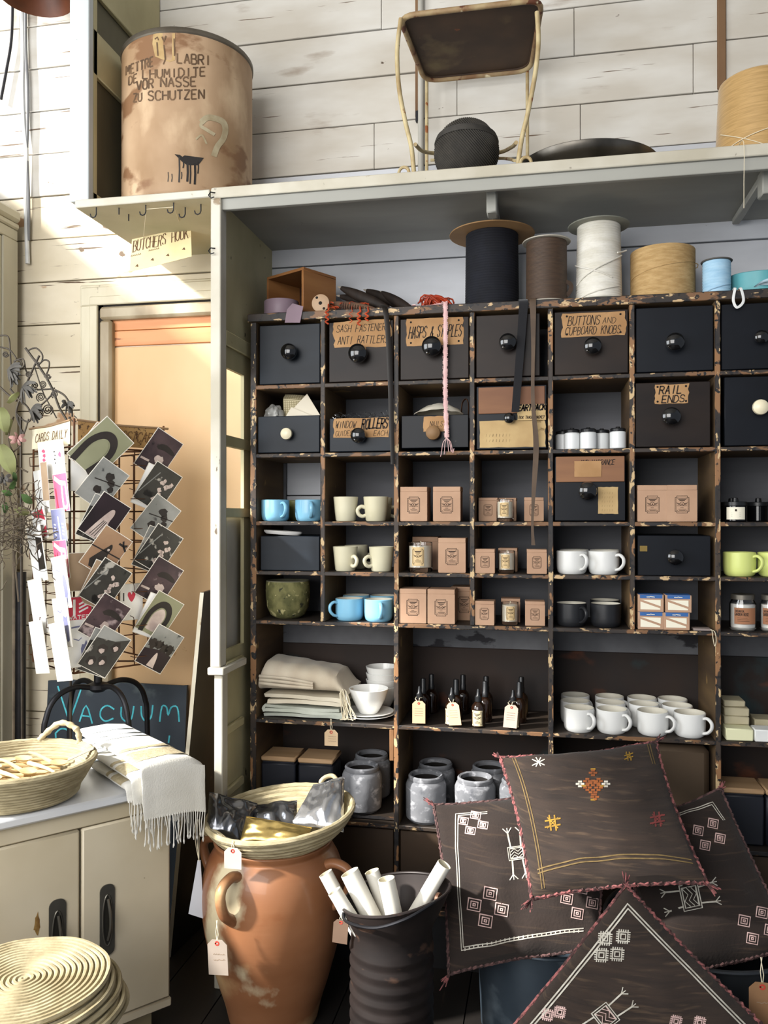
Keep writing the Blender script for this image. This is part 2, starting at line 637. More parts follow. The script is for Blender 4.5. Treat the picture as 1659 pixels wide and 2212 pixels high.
# left wall with two windows, unseen, added to limit the sun to a patch
b = B()
wins = [(1.95, 2.92, 3.22, 4.25), (0.2, 1.75, 1.15, 3.05)]
ys = sorted({-1.4, YW, *[w[0] for w in wins], *[w[1] for w in wins]})
for y0, y1 in zip(ys, ys[1:]):
    op = [w for w in wins if w[0] <= y0 + 1e-6 and w[1] >= y1 - 1e-6]
    if op:
        b.bx(XL - 0.1, XL, y0, y1, 0, op[0][2], 0)
        b.bx(XL - 0.1, XL, y0, y1, op[0][3], 4.4, 0)
    else:
        b.bx(XL - 0.1, XL, y0, y1, 0, 4.4, 0)
struct('wall_left', b, [M_white])
for n, (y0, y1, z0, z1) in enumerate(wins):
    b = B()
    for yy in (y0, y1):
        b.bx(XL - 0.08, XL + 0.02, yy - 0.03, yy + 0.03, z0, z1)
    for zq in (z0, z1):
        b.bx(XL - 0.08, XL + 0.02, y0, y1, zq - 0.03, zq + 0.03)
    struct('window_%d' % (n + 1), b, [M_trimc])
b = B()
b.bx(XL - 0.1, 2.7, -1.4, YW + 0.06, 4.4, 4.45)
struct('ceiling', b, [M_white])  # out of view, added with the left wall to limit the sun

# door in the back wall: casing, stop and panel
dx0, dx1 = XA(165, YW - 0.05), XA(476, YP) - 0.027
dz = P(300, 606, YW - 0.05).z
b = B()
for i, (px, pz, y) in enumerate(((0, 0, 0.030), (0.012, 0.012, 0.042), (0.03, 0.03, 0.038), (0.05, 0.05, 0.046))):
    w_ = 0.085 - px
    b.bx(dx0 + px, dx0 + 0.085, YW - y, YW, 0, dz - 0.0852, 0, bev=0.004)
    b.bx(dx0 + px, dx1, YW - y, YW, dz - 0.085, dz - pz, 0, bev=0.004)
xi = dx0 + 0.085
b.bx(xi, xi + 0.02, YW - 0.034, YW, 0, dz - 0.085, 2)
b.bx(xi, dx1, YW - 0.034, YW, dz - 0.105, dz - 0.085, 2)
b.bx(xi + 0.004, xi + 0.058, YW - 0.043, YW, 0, dz - 0.1432, 1, bev=0.012)
b.bx(xi + 0.004, dx1, YW - 0.043, YW, dz - 0.143, dz - 0.09, 1, bev=0.012)
casing = struct('door_1', b, [M_trimc, mat('grimy_door_stop', '#b9ad94', '#8a7a60', sc=6, st=(1, 1, 0.4), rough=0.5), M_gap])
b = B()
pz = P(300, 749, YW).z
b.bx(xi + 0.03, dx1, YW - 0.012, YW, 0.0, pz - 0.002, 0, bev=0.002)
b.obj('plywood_panel', [M_ply], casing)
zt = dz - 0.12
b = B()
b.bx(xi + 0.03, dx1, YW - 0.014, YW, pz + 0.003, (pz + zt) / 2 - 0.001, 0, bev=0.002)
b.bx(xi + 0.03, dx1, YW - 0.014, YW, (pz + zt) / 2 + 0.001, zt, 0, bev=0.002)
b.obj('top_boards', [M_orange], casing)

# bare battens and conduits on the upper wall
M_batten = mat('bare_brown_batten', '#7d5f42', '#65492f', sc=6, st=(1, 1, 0.3), rough=0.7)
M_pipe = mat('grey_conduit', '#b6b3ab', '#98958c', sc=8, st=(1, 1, 0.3), rough=0.5)
b = B()
p = P(906, 255, YW)
b.bx(p.x - 0.014, p.x + 0.014, YW - 0.012, YW, p.z, 3.6, 0, bev=0.002)
b.bx(p.x - 0.012, p.x + 0.014, YW - 0.02, YW - 0.001, p.z - 0.02, p.z + 0.02, 1, bev=0.002)
struct('trim_1', b, [M_batten, M_iron])
b = B()
p = P(1558, 195, YW)
b.bx(p.x - 0.014, p.x + 0.014, YW - 0.014, YW, p.z, 4.3, 0, bev=0.003)
struct('trim_2', b, [M_batten])
b = B()
p = P(909, 300, YW - 0.015)
b.tube([(p.x, p.y, 2.55), (p.x, p.y, 4.3)], 0.011, 10)
struct('trim_3', b, [M_pipe])

# cables beside the corner
for nm, lab, px, m_, r_, zlo in (('wall_cable', 'thin black cable curving down the wall at the top left corner', (27, 27, 24, 14, 2), 'c', 0.006, None),
                                 ('wall_conduit', 'pale painted conduit running down the wall above the tall cupboard', (47, 48, 50, 49, 52, 57, 56, 60), 'p', 0.009, None),
                                 ('wall_cable', 'grey cable running just right of the pale conduit', (55, 55, 56, 60, 60, 58, 62, 62), 'g', 0.006, None)):
    n = len(px)
    yy = {'c': (-60, 20, 90, 150, 215), 'p': (-60, 30, 110, 190, 270, 330, 430, 570), 'g': (-60, 30, 110, 190, 270, 330, 430, 520)}[m_]
    pts = smooth([P(a, q, YW - 0.02) for a, q in zip(px, yy)], 6)
    b = B()
    b.tube(pts, r_, 8)
    tag(b.obj(nm, [{'c': M_iron, 'p': mat('pale_conduit', '#d5d6d6', '#aeb0b0', sc=6, rough=0.4), 'g': mat('grey_cable', '#6e6f72', rough=0.5)}[m_]], org=pts[0]), lab, 'cable')

# tall cupboard against the wall at the left edge
cx1 = XA(50, YW - 0.03)
cz = P(50, 462, YW - 0.03).z
M_cup = mat('putty_paint', '#b8b3a2', '#a19b88', sc=3, st=(1, 1, 0.4), rough=0.5, chips=(('#6b6352', 0.72, 10),))
t = thing('tall_cupboard', 'tall putty-coloured cupboard with a moulded cornice, cut off by the left edge', 'cupboard', (-2.4, 2.75, 0), world=True)
CY0 = 2.47
b = B()
b.bx(XL + 0.02, cx1 - 0.02, CY0, YW - 0.05, 0.0, cz - 0.12, 0, bev=0.004)
b.obj('body', [M_cup], t)
b = B()
b.bx(XL + 0.02, cx1 - 0.012, CY0 - 0.008, YW - 0.05, cz - 0.12, cz - 0.075, 0, bev=0.004)
b.bx(XL + 0.02, cx1 - 0.004, CY0 - 0.016, YW - 0.05, cz - 0.075, cz - 0.05, 0, bev=0.006)
b.bx(XL + 0.02, cx1 + 0.006, CY0 - 0.026, YW - 0.05, cz - 0.05, cz, 0, bev=0.012)
b.obj('cornice', [M_cup], t)
b = B()
b.bx(cx1 - 0.021, cx1 - 0.012, CY0, 2.60, 0.0, cz - 0.12, 0, bev=0.002)
b.bx(cx1 - 0.021, cx1 - 0.012, 2.88, YW - 0.05, 0.0, cz - 0.12, 0, bev=0.002)
b.obj('side_stile', [M_cup], t)
b = B()
b.tube([(cx1 + 0.03, 2.93, 0.0), (cx1 + 0.03, 2.93, 1.28)], 0.022, 12)
tag(b.obj('drain_pipe', [M_iron], org=(cx1 + 0.03, 2.93, 0)), 'black pipe standing in the corner beside the tall cupboard', 'pipe')

# ================================================================ the built-in shelf round the pigeonholes
SZ = P(1100, 353, YP).z                     # top of the long upper shelf
LIP = 0.034
t = thing('built_in_shelf', 'long white-edged built-in shelf with a tall post, carrying the drum and the rusty stool', 'shelf', (-0.9, 2.75, 0), world=True)
pxl, pxr = XA(454, YP), XA(476, YP)
b = B()
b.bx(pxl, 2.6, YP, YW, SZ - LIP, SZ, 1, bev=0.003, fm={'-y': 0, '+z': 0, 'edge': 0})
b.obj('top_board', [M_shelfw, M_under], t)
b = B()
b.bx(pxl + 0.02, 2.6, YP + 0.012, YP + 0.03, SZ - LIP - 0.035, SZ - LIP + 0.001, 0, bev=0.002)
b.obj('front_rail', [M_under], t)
exl = XA(160, YP)
ez = P(160, 430, YP).z
b = B()
ez = SZ - 0.004
b.bx(exl, pxl - 0.003, YP, YW, ez - 0.026, ez, 1, bev=0.003, fm={'-y': 0, '+z': 0, '-x': 0, 'edge': 0})
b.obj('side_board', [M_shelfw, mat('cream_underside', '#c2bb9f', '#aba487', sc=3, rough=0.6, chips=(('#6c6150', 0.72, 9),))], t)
# post: upper part, ledge, thinner lower part
zl = P(465, 1450, YP).z
b = B()
b.bx(pxl, pxr, YP, YP + 0.05, zl + 0.012, SZ - LIP, 0, bev=0.003)
b.bx(pxl + 0.012, pxr + 0.006, YP + 0.004, YP + 0.05, 0.0, zl - 0.012, 0, bev=0.003)
b.obj('post', [M_shelfw], t)
b = B()
b.bx(pxl - 0.006, pxr + 0.014, YP - 0.008, YF - 0.02, zl - 0.012, zl + 0.012, 0, bev=0.003)
b.obj('ledge', [M_shelfw], t)
# side panel: frame of rails with openings
zs = [P(486, q, YP + 0.05).z for q in (712, 745, 790, 938, 962, 1097, 1118, 1408)]
px_ = pxr - 0.012
b = B()
b.bx(px_ - 0.012, px_, YP + 0.05, YW, zs[0], SZ - LIP, 0)
b.bx(px_ - 0.012, px_, YP + 0.05, YW, zs[2], zs[0], 0)
b.bx(px_, px_ + 0.012, YP + 0.05, YW, zs[1], zs[0], 0, bev=0.003)
for i, j in ((4, 3), (6, 5)):
    b.bx(px_ - 0.012, px_ + 0.006, YP + 0.05, YF + 0.1, zs[i], zs[j], 0, bev=0.002)
b.bx(px_ - 0.012, px_ + 0.003, YP + 0.05, YP + 0.075, zs[7], zs[2], 0, bev=0.002)
b.bx(px_ - 0.012, px_, YF + 0.02, YW, 0, zs[2], 0)
b.bx(px_ - 0.012, px_, YP + 0.05, YF + 0.02, 0.0, zs[7], 0)
for q in (1440, 1580, 1715):
    z_ = P(490, q, YP + 0.06).z
    b.bx(px_, px_ + 0.014, YP + 0.05, YF - 0.01, z_ - 0.014, z_ + 0.014, 0, bev=0.004)
b.obj('side_panel', [M_olive], t)
b = B()
b.bx(px_ - 0.045, px_ - 0.03, YP + 0.06, YW - 0.1, zs[7] - 0.03, zs[6] + 0.02, 0)
b.obj('grey_board', [mat('pale_grey_board', '#bdb9ae', '#a7a297', sc=4, rough=0.7)], t)
for px, py in ((1064, 417), (1650, 425)):
    p = P(px, py, 2.62)
    b = B()
    b.box((p.x, 2.60, SZ - LIP - 0.037), (0.032, 0.06, 0.075), 0, bev=0.004)
    b.box((p.x, 2.80, SZ - LIP - 0.011), (0.024, 0.38, 0.022), 0, bev=0.003)
    b.obj('bracket', [M_under], t)
# little hooks screwed under the side board and on the post
for px, py, kd in ((208, 455, 'J'), (257, 456, 'I'), (278, 470, 'I'), (315, 450, 'J'), (375, 445, 'J'), (400, 455, 'J'), (434, 448, 'J')):
    q = PZ(px, py - 7, ez - 0.026)
    b = B()
    pts = [q, q + Vector((0, 0, -0.022))]
    if kd == 'J':
        pts += [q + Vector((-0.011 + 0.011 * math.cos(a), 0, -0.022 - 0.011 * math.sin(a))) for a in (R(50), R(95), R(140), R(190))]
    b.tube(pts, 0.0022, 6)
    b.obj('hook', [M_iron], t)
for py in (425, 545):
    q = P(458, py, YP)
    b = B()
    b.tube([q + Vector((0.01, 0, 0.012)), q + Vector((0, -0.012, 0.01)), q + Vector((-0.006, -0.014, 0)), q + Vector((0, -0.01, -0.008)), q + Vector((0.012, -0.012, -0.006))], 0.002, 6)
    b.obj('hook', [M_iron], t)

# upright framed panel standing on the shelf at the upper left
t = thing('upright_panel', 'tall framed panel with a white front edge standing left of the stencilled drum', 'panel', P(168, 420, YP), world=True)
ux0, ux1 = XA(148, YP + 0.02), XA(190, YP + 0.02)
uz = SZ + 0.0
b = B()
b.bx(ux0, ux1, YP + 0.02, YP + 0.05, uz, 4.2, 0, bev=0.003)
b.obj('front_post', [mat('cool_white_paint', '#cdd3d4', '#b9bfc0', sc=4, st=(1, 1, 0.3), rough=0.5, chips=(('#77736a', 0.72, 9),))], t)
b = B()
b.bx(ux1 - 0.03, ux1 - 0.018, YP + 0.05, YW - 0.005, uz, 4.2, 0)
b.obj('backing', [mat('deep_olive_board', '#6a654f', '#575240', sc=4, st=(1, 1, 0.4), rough=0.7)], t)
b = B()
for za, zb in ((uz, uz + 0.04), (P(200, 158, YP + 0.05).z, P(200, 60, YP + 0.05).z), (P(195, -20, YP + 0.05).z, 4.2)):
    b.bx(ux1 - 0.018, ux1, YP + 0.05, YW - 0.005, za, zb, 0, bev=0.003)
b.bx(ux1 - 0.018, ux1, YP + 0.05, YP + 0.075, uz, 4.2, 0, bev=0.003)
b.obj('rail', [M_olive], t)
q = P(110, -40, 2.62)
b = B()
b.lathe([(0.10, 0.05), (0.135, 0.0), (0.13, -0.012), (0.094, 0.045)], q + Vector((-0.06, 0, -0.03)), 32)
b.tube([q + Vector((-0.06, 0, 0.0)), (q.x - 0.06, q.y, 4.4)], 0.004, 6)
b.lathe([(0.0, 0.056), (0.1, 0.05)], q + Vector((-0.06, 0, -0.03)), 32)
tag(b.obj('pendant_lamp', [mat('rust_enamel', '#6e3a1e', '#4a2a18', sc=7, rough=0.5)], org=(q.x - 0.06, q.y, 4.4)), 'rust-brown pendant lamp, only its rim showing at the top left', 'lamp')

# ================================================================ the pigeonhole cabinet
ZR = [2.193] + [EYE.z + (1115 - y) * SC(1097, YF) + 0.006 for y in (819, 976, 1131, 1244, 1356.8, 1582, 1803)]
XC = [XA(547, YF), XA(697, YF), XA(856, YF), XA(1020, YF), XA(1189.5, YF), XA(1366, YF), XA(1551, YF)]
XC += [XC[6] + 0.258, XC[6] + 0.516]
TT = 0.0165
YB = YW - 0.02
cab = thing('pigeonhole_cabinet', 'big chipped black pigeonhole cabinet full of drawers, mugs and boxes', 'cabinet', ((XC[0] + XC[8]) / 2, 2.86, 0), world=True)
FE = {'-y': 1, 'edge': 1}


def vpart(name, x, z0, z1, th=TT):
    b = B()
    b.bx(x - th / 2, x + th / 2, YF, YB, z0, z1, 0, bev=0.002, fm=FE)
    return b.obj(name, [M_inner, M_edgev], cab)


def hpart(name, x0, x1, z, th=0.014, y0=YF, mats=None):
    b = B()
    b.bx(x0, x1, y0 + 0.001, YB, z - th, z, 0, bev=0.002, fm={'-y': 1, 'edge': 1, '+z': 2})
    return b.obj(name, mats or [M_inner, M_edge, M_shelft], cab)


hpart('top_board', XC[0] - 0.02, XC[8], ZR[0], 0.028, YF - 0.006)
vpart('side_panel', XC[0], 0, ZR[0] - 0.028, 0.022)
for i in range(1, 9):
    full = i in (2, 4, 6, 8)
    vpart('divider', XC[i], 0.0 if full else ZR[5], ZR[0] - 0.028)
for r in range(1, 8):
    hpart('shelf', XC[0], XC[8], ZR[r])
zi = P(800, 1762, YF + 0.03).z
hpart('loose_shelf', XC[0] + 0.012, XC[2] - 0.009, zi, 0.012, YF + 0.03)
b = B()
b.bx(XC[2] - 0.024, XC[2] - 0.009, YF + 0.004, YF + 0.02, ZR[6] - 0.12, ZR[6] - 0.016, 0, bev=0.002)
b.obj('batten', [mat('raw_batten', '#8a6440', '#6f4d2f', sc=8, rough=0.7)], cab)
# backs: boards in the grey of the shaded wall above, stained panel below, a gap where the wall shows
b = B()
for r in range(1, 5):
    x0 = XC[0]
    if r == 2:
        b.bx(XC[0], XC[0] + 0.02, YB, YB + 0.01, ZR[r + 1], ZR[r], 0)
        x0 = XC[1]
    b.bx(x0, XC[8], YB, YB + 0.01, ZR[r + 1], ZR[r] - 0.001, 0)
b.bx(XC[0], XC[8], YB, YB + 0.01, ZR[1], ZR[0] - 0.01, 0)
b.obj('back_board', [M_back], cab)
b = B()
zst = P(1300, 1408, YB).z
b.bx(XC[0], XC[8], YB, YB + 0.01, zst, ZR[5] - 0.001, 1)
b.bx(XC[0], XC[8], YB - 0.004, YB + 0.01, 0.05, zst, 0, bev=0.002)
b.obj('lower_back', [M_backlow, mat('scuffed_shade_strip', '#6f7074', '#55565a', sc=6, rough=0.7, chips=(('#26252a', 0.62, 12, (0.5, 1, 1)),))], cab)  # the strip's grey stands for the wall in shade

# ---- drawers
M_drawn = mat('blue_black_drawer', '#20272f', '#181d24', spec=0.22, sc=5, st=(0.5, 1, 1.5), rough=0.42, bump=0.05, bsc=30, bst=(0.5, 1, 2), chips=(('#5d6368', 0.745, 20),))
M_drawb = mat('brown_black_drawer', '#2a211c', '#1b1615', spec=0.22, sc=5, st=(0.5, 1, 1.2), rough=0.42, bump=0.05, bsc=30, chips=(('#5a4432', 0.73, 14),))
M_drawk = mat('ink_black_drawer', '#14171d', '#101217', spec=0.22, sc=5, rough=0.4, chips=(('#4d4b48', 0.76, 18),))
M_drawo = mat('old_brown_drawer', '#3c2c1d', '#2b2015', sc=5, st=(0.4, 1, 1.2), rough=0.6)
M_knob = mat('glossy_black_knob', '#0a0a0c', rough=0.12, coat=0.6)
M_knobw = mat('ivory_knob', '#e6dcbd', rough=0.3)
M_knobo = mat('bare_wood_knob', '#8a6a48', '#775939', sc=8, rough=0.6)
M_paper = mat('aged_brown_paper', '#b08a60', '#9a744c', sc=9, rough=0.85, chips=(('#d6b984', 0.60, 6, (1, 1, 1), 0.05), ('#6f5034', 0.69, 8)))
M_papery = mat('yellowed_paper', '#c3a878', '#ad9064', sc=9, rough=0.85, chips=(('#6d5532', 0.68, 16, (1, 1, 1), 0.05),))
M_plank = mat('reddish_plank', '#8a6244', '#75503a', sc=6, st=(0.4, 1, 3), rough=0.7, chips=(('#5c3d2a', 0.70, 12),))


def knob(parent, x, y, z, r, m, name='knob'):
    b = B()
    prof = [(0.0, 0.0), (r * 0.55, 0.0), (r * 0.45, r * 0.35), (r * 0.8, r * 0.6), (r, r * 1.05), (r * 0.93, r * 1.4), (r * 0.6, r * 1.68), (0.0, r * 1.78)]
    b.lathe(prof, (x, y, z), 24, 0, Matrix.Rotation(R(90), 3, 'X'))
    return b.obj(name, [m], parent)


def drawer(x0, x1, z0, z1, m, label, kn=None, knm=None, y=None, depth=0.27, name='drawer', lid=False):
    """a drawer of the cabinet: front, sides, bottom; kn = (px, py, radius px)"""
    y = YF + 0.006 if y is None else y
    b = B()
    b.bx(x0, x1, y, y + 0.014, z0, z1, 0, bev=0.002)
    b.bx(x0 + 0.004, x0 + 0.013, y + 0.014, y + depth, z0 + 0.003, z1 - 0.004, 0)
    b.bx(x1 - 0.013, x1 - 0.004, y + 0.014, y + depth, z0 + 0.003, z1 - 0.004, 0)
    b.bx(x0 + 0.013, x1 - 0.013, y + 0.014, y + depth, z0 + 0.003, z0 + 0.01, 0)
    b.bx(x0 + 0.013, x1 - 0.013, y + depth - 0.01, y + depth, z0 + 0.01, z1 - 0.004, 0)
    if lid:
        b.bx(x0, x1, y + 0.001, y + depth, z1 - 0.006, z1, 0, bev=0.002)
    o = b.obj(name, [m], cab)
    o['label'] = label
    if kn:
        p = P(kn[0], kn[1], y - 0.02)
        knob(o, p.x, y + 0.001, p.z, kn[2] * SC(kn[0], y), knm or M_knob)
    return o


def PD(y):
    return lambda px, py: P(px, py, y)


def pbox(px0, px1, py0, py1, y):
    """wall-parallel rectangle seen between these pixels, on plane y"""
    a = P((px0 + px1) / 2, py0, y)
    c = P((px0 + px1) / 2, py1, y)
    return XA(px0, y), XA(px1, y), c.z, a.z


def paper(parent, x0, x1, z0, z1, y, m, words=(), torn=0.0, seed=1, ink=None, pins=True, name='paper_label'):
    """a paper label on a drawer front with pen writing: words = (text, u, v, height, fit) in fractions"""
    rn = random.Random(seed)
    w, h = x1 - x0, z1 - z0
    b = B()
    out = []
    for (ax, az), (bx_, bz) in (((0, 0), (1, 0)), ((1, 0), (1, 1)), ((1, 1), (0, 1)), ((0, 1), (0, 0))):
        for i in range(7):
            f = i / 7
            out.append((x0 + w * (ax + (bx_ - ax) * f) + rn.uniform(-1, 1) * torn * w, z0 + h * (az + (bz - az) * f) + rn.uniform(-1, 1) * torn * h))
    b.slab(out, lambda u, v, d: Vector((u, y - 0.0012 + d, v)), 0.0012, 0)
    for wd_ in words:
        tx, u, v, hh, fit = wd_[:5]
        b.text(tx, x0 + u * w, z0 + v * h, hh * h, lambda a, c: Vector((a, y - 0.0016, c)), mi=1, slant=0.18, jit=0.05, fit=fit * w,
               w=hh * h * (wd_[5] if len(wd_) > 5 else 0.085))
    if pins:
        for u, v in ((0.08, 0.12), (0.92, 0.12), (0.08, 0.88), (0.92, 0.88)):
            b.lathe([(0.0035, 0), (0.003, 0.001), (0, 0.0015)], (x0 + u * w, y - 0.0012, z0 + v * h), 8, 2, Matrix.Rotation(R(90), 3, 'X'))
    return b.obj(name, [m, ink or M_ink, M_hole], parent)


def cell(c, r):
    return XC[c] + TT / 2, XC[c + 1] - TT / 2, ZR[r + 1], (ZR[r] - (0.028 if r == 0 else 0.014))


# top row
specs = [(0, M_drawn, 'plain blue-black drawer with a glossy black knob', (626, 761, 18)),
         (1, M_drawb, 'brown-black drawer with a torn label reading Sash Fasteners', (775, 765, 21)),
         (2, M_drawb, 'black drawer with a pinned label reading Hasps and Staples', (934, 750, 22)),
         (3, M_drawb, 'plain brown-black drawer behind the hanging black and brown ribbons', (1097, 740, 19)),
         (4, M_drawb, 'brown-black drawer with a pinned label reading Buttons and Cupboard Knobs', (1280, 748, 19)),
         (5, M_drawk, 'plain black drawer between the Buttons drawer and the right edge one', (1457, 740, 20)),
         (6, M_drawk, 'black drawer cut off by the right edge of the top row', (1645, 728, 15))]
DR = {}
for c, m, lab, kn in specs:
    x0, x1, z0, z1 = cell(c, 0)
    dx = 0.012 if c in (0, 1) else 0.004
    if c == 3:
        x1 -= 0.022
    DR[(c, 0)] = drawer(x0 + dx, x1 - 0.003, z0 + 0.003, z1 - 0.012, m, lab, kn)
yl = YF + 0.006
a = pbox(722, 845, 693, 750, yl)
paper(DR[(1, 0)], *a, yl, M_paper, (('SASH FASTENERS', 0.04, 0.60, 0.26, 0.92), ('ANTI RATTLERS', 0.06, 0.14, 0.28, 0.88)), 0.03, 5, pins=False)
a = pbox(878, 1001, 687, 746, yl)
paper(DR[(2, 0)], *a, yl, M_paper, (('HASPS & STAPLES', 0.04, 0.30, 0.42, 0.92),), 0.012, 6)
a = pbox(1214, 1352, 675, 726, yl)
paper(DR[(4, 0)], *a, yl, M_paper, (('BUTTONS', 0.09, 0.50, 0.38, 0.5), ('AND', 0.64, 0.52, 0.24, 0.2), ('CUPBOARD KNOBS', 0.05, 0.08, 0.33, 0.86)), 0.02, 7)

# second row: two low drawers, a low labelled one, a papered one, the Rail Ends drawer and one at the edge
zl2 = ZR[2] + 0.003
d = drawer(cell(0, 1)[0] + 0.006, cell(0, 1)[1] - 0.004, zl2, P(620, 898, YF).z, M_drawn, 'low black drawer with a round ivory knob', (619, 937, 13), M_knobw)
d = drawer(cell(1, 1)[0] + 0.014, cell(1, 1)[1] - 0.008, zl2, P(780, 902, YF).z, M_drawn, 'low open black drawer with a label reading Rollers', (775, 941, 17))
a = pbox(721, 841, 903, 945, yl)
paper(d, *a, yl, M_paper, (('WINDOW', 0.03, 0.5, 0.34, 0.36), ('ROLLERS', 0.5, 0.45, 0.5, 0.46, 0.15), ('GUIDES', 0.03, 0.1, 0.26, 0.3), ('EACH', 0.72, 0.08, 0.26, 0.24)), 0.015, 8, pins=False)
d = drawer(cell(2, 1)[0] + 0.008, cell(2, 1)[1] - 0.004, zl2 + 0.008, P(940, 896, YF).z, M_drawk, 'low black drawer with a bare wooden knob', (936, 935, 16), M_knobo)
a = pbox(915, 969, 899, 932, yl)
paper(d, *a, yl, M_paper, (('NAILS', 0.25, 0.35, 0.32, 0.5),), 0.02, 9, pins=False)
d = drawer(cell(3, 1)[0] + 0.005, cell(3, 1)[1] - 0.004, zl2, ZR[1] - 0.026, M_drawk, 'drawer pasted over with yellowed printed papers and a plank', (1100, 903, 12))
a = pbox(1034, 1177, 836, 893, yl)
b = B()
b.bx(*a[:2], yl - 0.006, yl, a[2], a[3], 0, bev=0.003)
b.obj('plank', [M_plank], d)
a = pbox(1036, 1178, 908, 966, yl)
paper(d, *a, yl, M_papery, [('IIII', 0.08 + 0.1 * (i % 3), 0.2 + 0.2 * (i // 3), 0.1, 0.2, 0.05) for i in range(6)], 0.012, 10, pins=False)
a = pbox(1118, 1179, 874, 908, yl)
paper(d, *a, yl - 0.007, M_papery, (('EARTRACK', 0.02, 0.62, 0.36, 0.96, 0.26), ('BOX TRADE PACKET', 0.05, 0.1, 0.16, 0.9, 0.2)), 0.01, 11, pins=False, name='printed_label')
d = drawer(cell(5, 1)[0] + 0.002, cell(5, 1)[1] - 0.012, zl2, ZR[1] - 0.03, M_drawb, 'brown-black drawer with a small pinned label reading Rail Ends', (1449, 900, 20))
a = pbox(1415, 1488, 830, 872, yl)
paper(d, *a, yl, M_paper, (('RAIL', 0.12, 0.52, 0.4, 0.66, 0.16), ('ENDS', 0.2, 0.06, 0.36, 0.66, 0.16)), 0.025, 12)
drawer(cell(6, 1)[0] + 0.012, cell(6, 1)[1] - 0.004, zl2, ZR[1] - 0.02, M_drawk, 'black drawer with an ivory knob at the right edge', (1642, 880, 17), M_knobw)
# third row
d = drawer(cell(4, 2)[0] + 0.004, cell(4, 2)[1] - 0.012, ZR[3] + 0.003, ZR[2] - 0.024, M_drawk, 'black drawer with a brown plank across its top and a pinned card', (1269, 1061, 20))
a = pbox(1201, 1349, 986, 1041, yl)
b = B()
b.bx(*a[:2], yl - 0.006, yl, a[2], a[3], 0, bev=0.003)
b.text('AND VIBRANCE', a[0] + 0.35 * (a[1] - a[0]), a[2] + 0.66 * (a[3] - a[2]), 0.016, lambda u, v: Vector((u, yl - 0.0064, v)), mi=1, slant=0.2, jit=0.05, fit=0.5 * (a[1] - a[0]))
b.obj('plank', [M_plank, M_ink], d)
a2 = pbox(1241, 1299, 996, 1030, yl - 0.0065)
paper(d, *a2, yl - 0.0065, M_paper, (), 0.008, 13, pins=False)
a = pbox(1292, 1335, 1052, 1110, yl)
paper(d, *a, yl, M_papery, [('IIIII', 0.15, 0.1 + 0.16 * i, 0.07, 0.6, 0.06) for i in range(5)], 0.01, 14, pins=False, name='card')
# fourth row
d = drawer(cell(0, 3)[0] + 0.014, cell(0, 3)[1] - 0.006, ZR[4] + 0.001, P(628, 1158, YF + 0.01).z, M_drawn, 'low blue-black box drawer without a knob, faint chalk lines on its front', None, y=YF + 0.012, lid=True)
d = drawer(cell(5, 3)[0] + 0.008, cell(5, 3)[1] - 0.012, ZR[4] + 0.001, P(1455, 1157, YF).z, M_drawk, 'scratched black drawer with a dark knob, above the boxed soaps', (1458, 1204, 17), lid=True)
b = B()
a = pbox(1382, 1398, 1179, 1191, yl)
b.bx(*a[:2], yl - 0.001, yl, a[2], a[3], 0)
b.obj('brass_scrap', [mat('dull_brass', '#7d6836', rough=0.5, metal=0.5)], d)
# drawers under the bottom shelf
for c in range(0, 8):
    bay = XC[c], XC[c + 1]
    drawer(bay[0] + 0.012, bay[1] - 0.012, ZR[7] - 0.26, ZR[7] - 0.02, M_drawo, 'old brown bottom drawer, number %s from the left end' % ('one two three four five six seven eight'.split()[c]), None, y=YF + 0.01)
hpart('plinth_board', XC[0], XC[8], ZR[7] - 0.27, 0.02)
b = B()
b.bx(XC[0], XC[8], YF + 0.04, YF + 0.055, 0, ZR[7] - 0.28)
b.obj('plinth', [M_black], cab)
# ================================================================ things in the pigeonholes
M_wmug = mat('white_glaze', '#dcdcd9', rough=0.28, coat=0.3)
M_bmug = mat('sky_blue_glaze', '#7fb6d2', rough=0.3, coat=0.25)
M_kmug = mat('charcoal_glaze', '#1f2023', rough=0.4)
M_ymug = mat('pale_lime_glaze', '#d3dc83', rough=0.3, coat=0.25)
M_cmug = mat('cream_glaze', '#d5cfb4', '#cbc4a6', sc=5, rough=0.35, coat=0.2)
M_gmug = mat('olive_glaze', '#6f7340', rough=0.35)
M_lin = mat('pale_inside_glaze', '#cfcabb', rough=0.35)
M_kraft = mat('kraft_card', '#b9967b', '#ad8a70', sc=9, rough=0.8)
M_kraftd = mat('kraft_card_side', '#a5836a', '#98765d', sc=9, rough=0.8)
M_print = mat('dark_print', '#3a2a20', rough=0.8)
M_lab = mat('buff_label', '#d3b98c', '#c7aa7b', sc=10, rough=0.8)
M_wax = mat('candle_wax', '#ece2cc', rough=0.45)
M_glass = mat('clear_glass', '#ffffff', rough=0.03, trans=1.0, ior=1.45)
M_amber = mat('dark_amber_glass', '#1c0f08', rough=0.1, coat=0.5)
M_plastic = mat('matt_black_plastic', '#17181a', rough=0.35)


